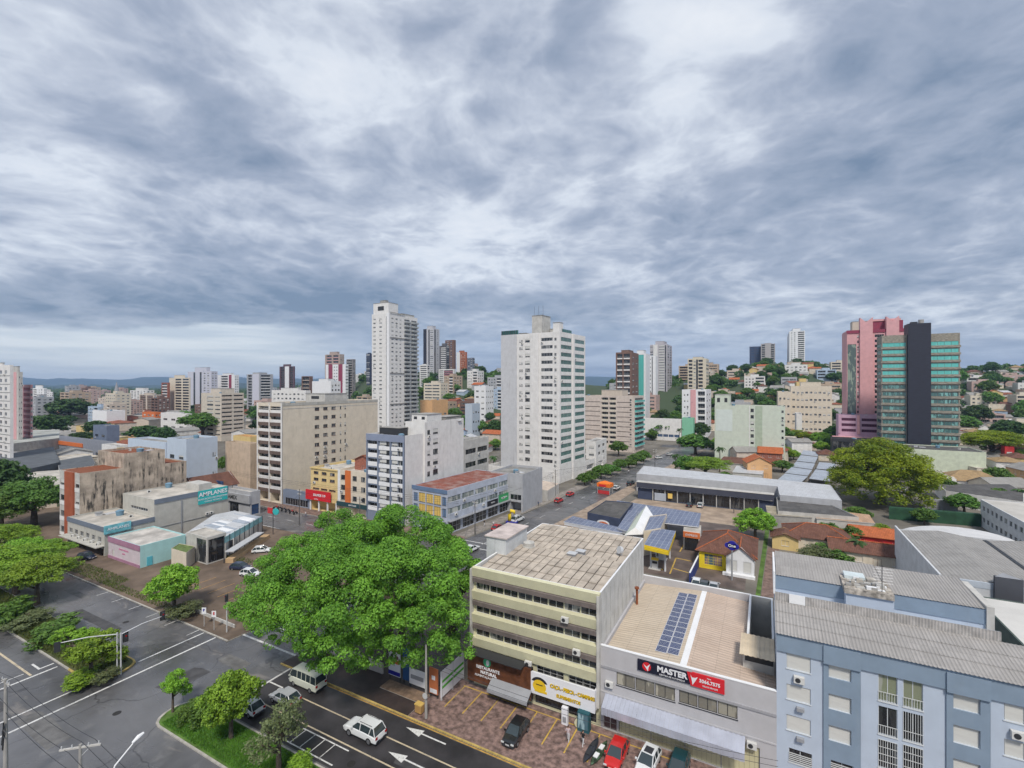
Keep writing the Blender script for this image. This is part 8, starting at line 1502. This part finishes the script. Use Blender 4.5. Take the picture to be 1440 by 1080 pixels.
# ------------------------------------------------------------------ people
skin = mat('skin', (.40, .24, .17), var=0, rough=.6); hair = mat('hair_dark', (.02, .015, .012), var=0)
def person(p, rot, label, top, bottom, shoes=dark, stride=.22, seed=0):
    t = thing('person', label, 'person', p, R(rot)); bm = bmesh.new()
    J = {'pel': (0, 0, .93, .13), 'bel': (0, 0, 1.08, .125), 'ch': (.01, 0, 1.3, .145), 'neck': (.0, 0, 1.47, .055), 'head': (.02, 0, 1.60, .085), 'top': (.01, 0, 1.70, .075)}
    for s_, q in ((-1, 'l'), (1, 'r')):
        st = stride * s_; J['hip' + q] = (0, s_ * .09, .9, .095); J['kn' + q] = (st * .5 + .04, s_ * .095, .5, .062); J['an' + q] = (st, s_ * .095, .09, .042); J['to' + q] = (st + .17, s_ * .1, .04, .035)
        J['sh' + q] = (0, s_ * .18, 1.40, .055); J['el' + q] = (-.04 - st * .4, s_ * .24, 1.13, .042); J['wr' + q] = (.08 - st * .5, s_ * .25, .90, .028); J['pa' + q] = (.10 - st * .5, s_ * .245, .83, .032)
        for f in range(5): J[f'f{f}' + q] = (.10 - st * .5 + (.02 - .014 * f if f < 4 else .06), s_ * (.245), .745 + (.006 * abs(f - 1) if f < 4 else .05), .009); 
    E = [('pel', 'bel'), ('bel', 'ch'), ('ch', 'neck'), ('neck', 'head'), ('head', 'top')] + [(a + q if a not in ('pel', 'ch') else a, b + q) for q in 'lr' for a, b in (('pel', 'hip'), ('hip', 'kn'), ('kn', 'an'), ('an', 'to'), ('ch', 'sh'), ('sh', 'el'), ('el', 'wr'), ('wr', 'pa'), ('pa', 'f0'), ('pa', 'f1'), ('pa', 'f2'), ('pa', 'f3'), ('pa', 'f4'))]
    ks = list(J); me = bpy.data.meshes.new('body'); me.from_pydata([J[k][:3] for k in ks], [(ks.index(a), ks.index(b)) for a, b in E], []); o = bpy.data.objects.new('body', me); COL.objects.link(o)
    md = o.modifiers.new('s', 'SKIN'); 
    for i, k in enumerate(ks): me.skin_vertices[0].data[i].radius = (J[k][3],) * 2; me.skin_vertices[0].data[i].use_root = (k == 'pel')
    o.modifiers.new('d', 'SUBSURF').levels = 1; dg = bpy.context.evaluated_depsgraph_get(); me2 = bpy.data.meshes.new_from_object(o.evaluated_get(dg)); bpy.data.objects.remove(o); me2.materials.clear()
    for m_ in (skin, top, bottom, shoes, hair): me2.materials.append(m_)
    for f in me2.polygons:
        c = f.center; f.material_index = 4 if (c.z > 1.62 or (c.z > 1.54 and c.x < -.03)) else 3 if c.z < .085 else 2 if c.z < .96 and abs(c.y) < .19 else 1 if (.96 <= c.z < 1.44 and abs(c.y) < .2) or (1.2 < c.z < 1.44) else 0; f.use_smooth = True
    put('body', me2, t)
    mb = MB(); [mb.tube([(.095, y_, 1.62), (.105, y_, 1.62)], .012, dark, 6) for y_ in (-.03, .03)]; mb.tube([(.1, 0, 1.61), (.118, 0, 1.575)], .012, skin, 6); mb.box(.095, -.025, 1.545, .102, .025, 1.552, tlm); [mb.tube([(.02, y_ * .9, 1.6), (.02, y_, 1.6)], .022, skin, 6) for y_ in (-.1, .1)]; mb.build('face', t)
    return t
pinkc = mat('cloth_pale_pink', (.55, .45, .46), var=.05); whc = mat('cloth_white', (.65, .65, .66), var=.05); blk = mat('cloth_black', (.02, .02, .022), var=.05); jean = mat('cloth_denim', (.06, .09, .16), var=.1)
person((-18.4, 47.3, .06), 100, 'person in pale clothes walking across the forecourt', pinkc, whc, whiteclean); person((-16.8, 47.4, .06), 70, 'person in dark top and pale trousers standing near the kayaks', blk, whc, whiteclean)
v = G(718, 727); person((v.x, v.y, .13), 90, 'pedestrian in dark clothes near the end of the rust red roofed building', blk, blk); v = G(694, 742); person((v.x, v.y, .13), 95, 'pedestrian in white top on the pavement by the blue and yellow building', whc, jean)
v = G(941, 762); person((v.x, v.y, .02), 0, 'petrol attendant in dark clothes under the station canopy edge', blk, jean)
for px, py, rt, tp, bt, lb_ in ((430, 727, 0, whc, jean, 'pedestrian in white top passing the small dark blue shop'), (455, 736, 180, blk, jean, 'pedestrian in black top under the red sign'), (489, 741, 10, redp, blk, 'pedestrian in red top by the dark green shop front'), (681, 740, 80, blk, whc, 'pedestrian in black top and white trousers at the corner building'), (757, 712, 85, jean, blk, 'pedestrian in denim near the yard entrance'), (884, 666, 80, whc, blk, 'far pedestrian in white top at the side street kerb'),
    (300, 872, 200, jean, blk, 'pedestrian in denim standing at the junction corner'), (262, 808, 30, redp, jean, 'person in red top beside the narrow lane')):
    v = G(px, py, .13); person((v.x, v.y, .13), rt, lb_, tp, bt)
# ------------------------------------------------------------------ street furniture
def pole(p, h, label, arms=(), r=.17, cat='utility pole', name='utility_pole', m=concrete, gear=True, yaw=0):
    t = thing(name, label, cat, p, R(yaw)); mb = MB(); mb.tube([(0, 0, 0), (0, 0, h)], [r, r * .6], m, 10); mb.build('pole', t)
    for z, w_ in arms:
        mb = MB(); mb.box(-w_, -.06, z, w_, .06, z + .12, lightconc); [mb.tube([(x, 0, z + .12), (x, 0, z + .34)], [.06, .04], alu, 6) for x in (-w_ * .9, -w_ * .4, w_ * .4, w_ * .9)]; mb.tube([(0, 0, z - .7), (w_ * .5, 0, z)], .03, alu, 4); mb.build('cross_arm', t)
    return t
def wire(a, b, sag, label, r=.022):
    a, b = Vector(a), Vector(b); pts = [a.lerp(b, i / 14) - Vector((0, 0, sag * 4 * (i / 14) * (1 - i / 14))) for i in range(15)]; c = (a + b) / 2; mb = MB(); mb.tube([p - c for p in pts], r, dark, 4); o = mb.build('cable', loc=c); return tag(o, label, 'cable')
v = at(8, 43.5, 0); pole((v.x, v.y, 0), 11.0, 'tall concrete pole with black cable coils at the left edge of the near carriageway', ((10.6, .9),), .2)
mb = MB(); [mb.tube([(.25 + .3 * math.cos(a), -.2 + .0, 6.2 + .35 * math.sin(a)) for a in [R(q) for q in range(0, 361, 40)]], .05, dark, 5) for _ in (0,)]; mb.tube([(-.2, -.2, 5), (.25, -.2, 7.2), (.0, -.2, 4.6)], .06, dark, 5); mb.build('cable_coil', [o for o in bpy.data.objects if o.name.startswith('utility_pole') and o.parent is None][-1])
v = at(113, 36.8, 0); pole((v.x, v.y, 0), 10.1, 'concrete pole with white cross arm near the bottom left', ((9.8, 1.35),), .17, yaw=42)
v = at(143, 33.5, 0); t = thing('street_lamp', 'curved street lamp reaching over the near carriageway at the bottom left', 'street lamp', (v.x, v.y, 0)); mb = MB(); e = at(195, 35.5, 0) - v; zt_ = zat(1036, 35.5); mb.tube([(0, 0, 0), (0, 0, zt_ - 3), (e.x * .35, e.y * .35, zt_ - 1.1), (e.x * .9, e.y * .9, zt_ - .15)], [.1, .07, .055, .045], whiteclean, 8); mb.build('pole', t)
mb = MB(); mb.tube([(e.x * .82, e.y * .82, zt_ - .2), (e.x * 1.0, e.y * 1.0, zt_), (e.x * 1.15, e.y * 1.15, zt_ + .08)], [.08, .16, .09], whiteclean, 8); mb.build('lamp_head', t)
pole((-33.9, 43.0, .12), 8.3, 'concrete pole with a round sign beside the litter bin, under the giant tree', (), .17)
o = [o for o in bpy.data.objects if o.name.startswith('utility_pole') and o.parent is None][-1]; mb = MB(); ellipse_prism(mb, 0, 2.6, .33, .33, -.25, -.2, plate); mb.build('round_sign', o)
for px, py, h, lb_ in ((421, 738, 9.5, 'dark utility pole in front of the small dark blue shop'), (506, 752, 9.5, 'utility pole before the dark green shop front'), (563, 762, 9, 'utility pole before the blue-grey framed block'), (668, 752, 8.5, 'utility pole on the pavement by the blue and yellow building'), (781, 698, 9, 'utility pole beside the small shop left of the two red cars'), (921, 660, 9, 'utility pole at the bend of the side street'), (1032, 722, 3.5, 'short pale pole on the brown annex roof')):
    v = G(px, py if px != 1032 else 722); pole((v.x, v.y, .12), h, lb_, ((h - .5, .9), (h - 1.4, .7)) if h > 5 else (), .14, m=mat('pole_dark', (.10, .095, .09), var=.2))
def tl_(p, label, arm, hs, rot=0):
    t = thing('traffic_light', label, 'traffic light', p, R(rot)); mb = MB(); mb.tube([(0, 0, 0), (0, 0, 5.4)], [.1, .08], alu, 8)
    if arm: mb.tube([(0, 0, 5.2), (arm * .5, 0, 5.75), (arm, 0, 5.9)], [.07, .06, .05], alu, 6)
    mb.build('pole', t)
    for x, z in hs:
        mb = MB(); mb.box(x - .17, -.25, z - .5, x + .17, .1, z + .5, dark); mb.box(x - .3, .1, z - .62, x + .3, .14, z + .62, dark); s_ = mb.build('signal_head', t); mb = MB(); mb.tube([(x, -.26, z + .3), (x, -.3, z + .3)], .1, tlm, 8); mb.build('red_lens', s_)
pm_ = G(170, 950); e1 = G(229, 868, 5.9) - pm_; e2 = G(86, 914, 5.3) - pm_
tl_((pm_.x, pm_.y, .16), 'traffic light with a long arm over the junction, standing on the left median tip', Vector(e1[:2]).length, ((.5, 4.6), (Vector(e1[:2]).length, 5.9)), math.degrees(math.atan2(e1.y, e1.x)))
tl_((pm_.x - .5, pm_.y - .2, .16), 'second traffic light arm reaching left over the near carriageway from the median', Vector(e2[:2]).length, ((Vector(e2[:2]).length, 5.5),), math.degrees(math.atan2(e2.y, e2.x)))
v = G(319, 890); tl_((v.x, v.y, .12), 'single traffic light post on the paved corner left of the giant tree', 0, ((0, 5.2),), -20); v = G(420, 924); tl_((v.x, v.y, .12), 'dark traffic light post under the lower left of the giant tree', 0, ((0, 4.9),), 10)
for px, py, lb_ in ((287, 884), (301, 888)) and ((287, 882, 'white street name sign on the junction corner, left one'), (301, 887, 'white sign with red print on the junction corner, right one')):
    v = G(px, py); t = thing('street_sign', lb_, 'sign', (v.x, v.y, .12), R(28)); mb = MB(); mb.tube([(0, 0, 0), (0, 0, 2.9)], .04, alu, 6); mb.build('pole', t); mb = MB(); mb.box(-.34, -.05, 2.0, .34, -.01, 2.95, whiteclean); sg = mb.build('sign_board', t); text('E' if px > 290 else 'P', .55, redp if px > 290 else nb_, sg, (0, -.07, 2.55), FRONT, bold=.02)
mb = MB(); a, b_ = G(277, 862), G(330, 884); c_ = (a + b_) / 2; d_ = b_ - a; M = Matrix.Rotation(math.atan2(d_.y, d_.x), 4, 'Z') @ Matrix.Translation((-d_.length / 2, 0, 0)); mb.box(0, -.08, 0, d_.length, .08, .5, lightconc, M); tag(mb.build('low_wall', loc=(c_.x, c_.y, .12)), 'low white wall along the paved lot at the junction corner', 'wall')
mb = MB(); mb.box(-57.4, 46.8, .12, -44.0, 47.0, 1.5, mat('stained_white_low_wall', (.50, .46, .44), streak=.6, var=.2)); tag(mb.build('low_wall'), 'stained white low wall under the front edge of the giant tree', 'wall')
# corner lot panels
t = thing('advertising_fence', 'white fence panel with green stripes at the edge of the forecourt', 'fence', (-34.2, 46.2, .1)); mb = MB(); mb.box(-.06, 0, .3, .06, 4.9, 3.4, signw); mb.build('panel', t); gstr = mat('stripe_green', (.10, .42, .05), var=0)
for z in (1.3, 2.0): mb = MB(); mb.box(-.08, .1, z, .08, 4.8, z + .3, gstr); mb.build('green_stripe', t)
for y in (0.1, 2.4, 4.8): mb = MB(); mb.box(-.1, y - .05, 0, .1, y + .05, 3.4, alu); mb.build('post', t)
def board(px0, px1, py1, zt_, lb_, base, bits, Y_=46.7):
    x0 = onY(px0, py1, Y_)[0]; x1 = onY(px1, py1, Y_)[0]; t = thing('advertising_board', lb_, 'billboard', (x0, Y_, .12)); w_ = x1 - x0; mb = MB(); mb.box(0, -.06, .5, w_, .06, zt_, base); sg = mb.build('panel', t); mb = MB(); [mb.box(x, .06, 0, x + .1, .14, zt_, dark) for x in (.05, w_ - .15)]; mb.build('frame', t)
    for x, z, r_, m_, k in bits:
        mb = MB()
        if k == 'o': ellipse_prism(mb, x * w_, z, r_, r_, -.1, -.06, m_)
        else: mb.box(x * w_, -.09, z, (x + r_) * w_, -.06, z + .5, m_)
        mb.build('printed_shape', sg)
    return t
board(547, 563, 950, 4.2, 'orange, yellow and white poster board on the corner lot beneath the giant tree', signw, [(0, 3.6, 1, sy, 'b'), (.0, 2.1, .9, orangep, 'b'), (.3, 3.0, .25, sk, 'o'), (.75, 2.9, .22, brown, 'o'), (0, .6, 1, nb_, 'b')])
board(567, 576, 958, 4.6, 'dark blue tall board with a white disc beside the poster board', mat('deep_blue_board', (.02, .08, .22), var=.05), [(.5, 3.0, .5, signw, 'o')]); board(576, 598, 965, 2.4, 'white low banner along the corner lot beside the dark blue board', signw, [(.1, 1.2, .8, grey, 'b')], 46.5)
board(604, 616, 985, 3.6, 'orange hoarding with white base beside the concrete pole', paint('hoarding_orange', (.50, .16, .06)), [(.1, .6, .8, signw, 'b'), (.3, 2.2, .4, signw, 'b')], 46.2)
x0 = onY(545, 950, 46.0)[0]; slab('pavement', [(x0, 44.6), (x0 + 6.5, 44.6), (x0 + 6.5, 46.4), (x0, 46.4)], .05, mat('tan_pavers', (.22, .15, .10), var=.4, sc=1.2), z=.12)
p_ = G(590, 1004); t = thing('litter_bin', 'ochre litter bin on the dark pavement left of the concrete pole', 'litter bin', (p_.x, p_.y, .12)); mb = MB(); mb.box(-.45, -.3, .15, .45, .3, 1.0, mat('bin_ochre', (.42, .25, .09), var=.2)); mb.box(-.5, -.35, 1.0, .5, .35, 1.12, mat('bin_lid', (.62, .42, .12), var=.1)); mb.build('body', t); mb = MB(); [mb.box(x, -.05, 0, x + .08, .05, .16, dark) for x in (-.4, .32)]; mb.build('stand', t)
p_ = gp(728, 737); t = thing('inflatable_sign', 'yellow curved inflatable on a blue base beside the white estate car', 'inflatable', (p_[0] - 1.5, p_[1], .1)); mb = MB(); mb.tube([(-1, 0, .4), (-1.0, 0, 2.2), (-.5, 0, 3.3), (.4, 0, 3.2), (.5, 0, 2.6)], [.45, .5, .5, .42, .25], yel, 10); mb.build('tube', t, smooth=True); mb = MB(); mb.box(-1.8, -.8, 0, 1.2, .8, .4, nb_); mb.build('base', t)
p_ = gp(851, 694); t = thing('promotional_tent', 'orange and red promotional tent at the kerb opposite the navy showroom', 'tent', (p_[0], p_[1], .1), R(-6)); mb = MB(); oc = paint('tent_orange', (.75, .18, .02)); mb.box(-2.4, -1.6, 2.4, 2.4, 1.6, 3.6, oc)
for i, (a, b_) in enumerate((((-2.4, -1.6), (2.4, -1.6)), ((2.4, -1.6), (2.4, 1.6)), ((2.4, 1.6), (-2.4, 1.6)), ((-2.4, 1.6), (-2.4, -1.6)))): mb.poly([(*a, 3.6), (*b_, 3.6), (0, 0, 4.4)], oc)
mb.build('canopy', t); mb = MB(); mb.box(-2.2, -1.4, 0, 2.2, -1.3, 1.2, redp); mb.box(-1.6, -1.7, 2.6, 1.0, -1.61, 3.3, sred); mb.build('front_panel', t)
for x in (-2.2, 2.2):
    for y in (-1.4, 1.4): mb = MB(); mb.tube([(x, y, 0), (x, y, 2.4)], .06, alu, 6); mb.build('leg', t)
t = lowbld('shop_building', 'tiny shop with tan awning roof left of the two red cars', 'shop building', [(744, 686), (770, 690), (786, 680), (764, 676)], 3.6, lightconc, mat('tan_awning_roof', (.55, .46, .38), var=.2))
lowbld('wall', 'grey yard wall left of the tiny tan-roofed shop', 'wall', [(737, 680), (756, 692), (758, 691), (739, 679)], 2.6, midgrey, midgrey)
for i, (x, h) in enumerate(((.15, 1.9), (.42, 1.6))): 
    v0 = onY(796 + i * 20, 990, 49.9); t = thing('display_stand', ('slim white display stand in front of the fishing and camping shop', 'round pale tyre-like display in front of the fishing and camping shop')[i], 'display stand', (v0[0], 49.6, .06)); mb = MB()
    (mb.box(-.35, -.2, 0, .35, .2, h, signw) if i == 0 else mb.tube([(0, -.12, .6), (0, .12, .6)], .55, creamy, 14)); mb.box(-.2, -.25, .3, .2, -.2, .9 + i * .01, grey); mb.build('body', t)
v0 = onY(822, 1005, 49.8); t = thing('drink_fridge', 'dark teal glass-fronted drinks fridge at the camping shop door', 'fridge', (v0[0], 49.7, .06)); mb = MB(); mb.box(-.65, -.4, 0, .65, .4, 2.1, mat('fridge_teal', (.02, .09, .11), var=0)); mb.build('body', t); mb = MB(); mb.box(-.55, -.45, .35, .55, -.405, 1.95, glassmat('fridge_glass', (.08, .16, .2), curtain=.8, cc=(.3, .45, .5))); mb.build('door', t)
mb = MB(); [mb.tube([(0, 0, 0), (0, 0, 1.5), (.5, -.3, 2.1)], .03, alu, 5)]; 
# cables
for k_, (dy, z_) in enumerate(((-.8, 9.9), (0, 10.2), (.8, 9.9), (0, 7.4))):
    nm_ = ('nearest', 'second', 'third', 'lowest')[k_]
    wire((-61.4, 16.6 + dy, z_ + .6), (-46.8, 16.9 + dy, z_), .5, nm_ + ' cable between the two bottom left poles'); wire((-46.8, 16.9 + dy, z_), (-6, 17.2 + dy, z_), 1.3, nm_ + ' cable leaving the cross-armed pole over the near carriageway'); wire((-61.4, 16.6 + dy, z_ + .6), (-125, 15.5 + dy, z_), 1.6, nm_ + ' cable going left from the pole at the left edge')
A1 = Vector((*at(8, 43.5, 0)[:2], 10.9)); A2 = Vector((*at(113, 36.8, 0)[:2], 10.0)); A3 = Vector((-33.9, 43.0, 11.2)); A4 = Vector((10, 43.2, 11))
for i in range(2): wire((-33.9, 43.0, 6.2 + i * .5), (1.0, 45.5, 6.0 + i * .5), 1.0, ('lower', 'upper')[i] + ' black cable running along the front of the cream office block')
for i in range(3): wire((-200, 96.5, 9 + i * .5), (bx(96) - 1, 97, 8.6 + i * .5), 1.5, ('lowest', 'middle', 'highest')[i] + ' overhead cable along the back street')
wr_ = [(G(421, 738), 9, G(470, 728), 8, 'from the dark pole to the yellow shop building'), (G(506, 752), 9, G(421, 738), 8.8, 'between the two poles before the coloured shops'), (G(506, 752), 8.4, G(563, 762), 8.6, 'towards the pole before the blue-grey framed block'), (G(563, 762), 8.7, G(640, 752), 7, 'to the corner of the blue and yellow building'), (G(668, 752), 8.2, G(781, 698), 8.5, 'along the rust red roofed building'), (G(781, 698), 8.8, G(921, 660), 8.6, 'along the left kerb to the bend of the side street'), (G(668, 752), 8.0, Vector((-34, 43, 0)), 8.1, 'over the side street towards the giant tree'), (G(421, 738), 8.4, G(384, 752), 6.1, 'across the back street to the round sign')]
for a_, h1, b_, h2, q_ in wr_: wire((a_.x, a_.y, h1), (b_.x, b_.y, h2), 1.0, 'thin cable ' + q_, .03)
for i in range(2): wire((-70.0, 99, 8.4 + i * .5), (-47, 262, 8.6 + i * .5), 2.2, ('lower', 'upper')[i] + ' overhead cable along the side street')
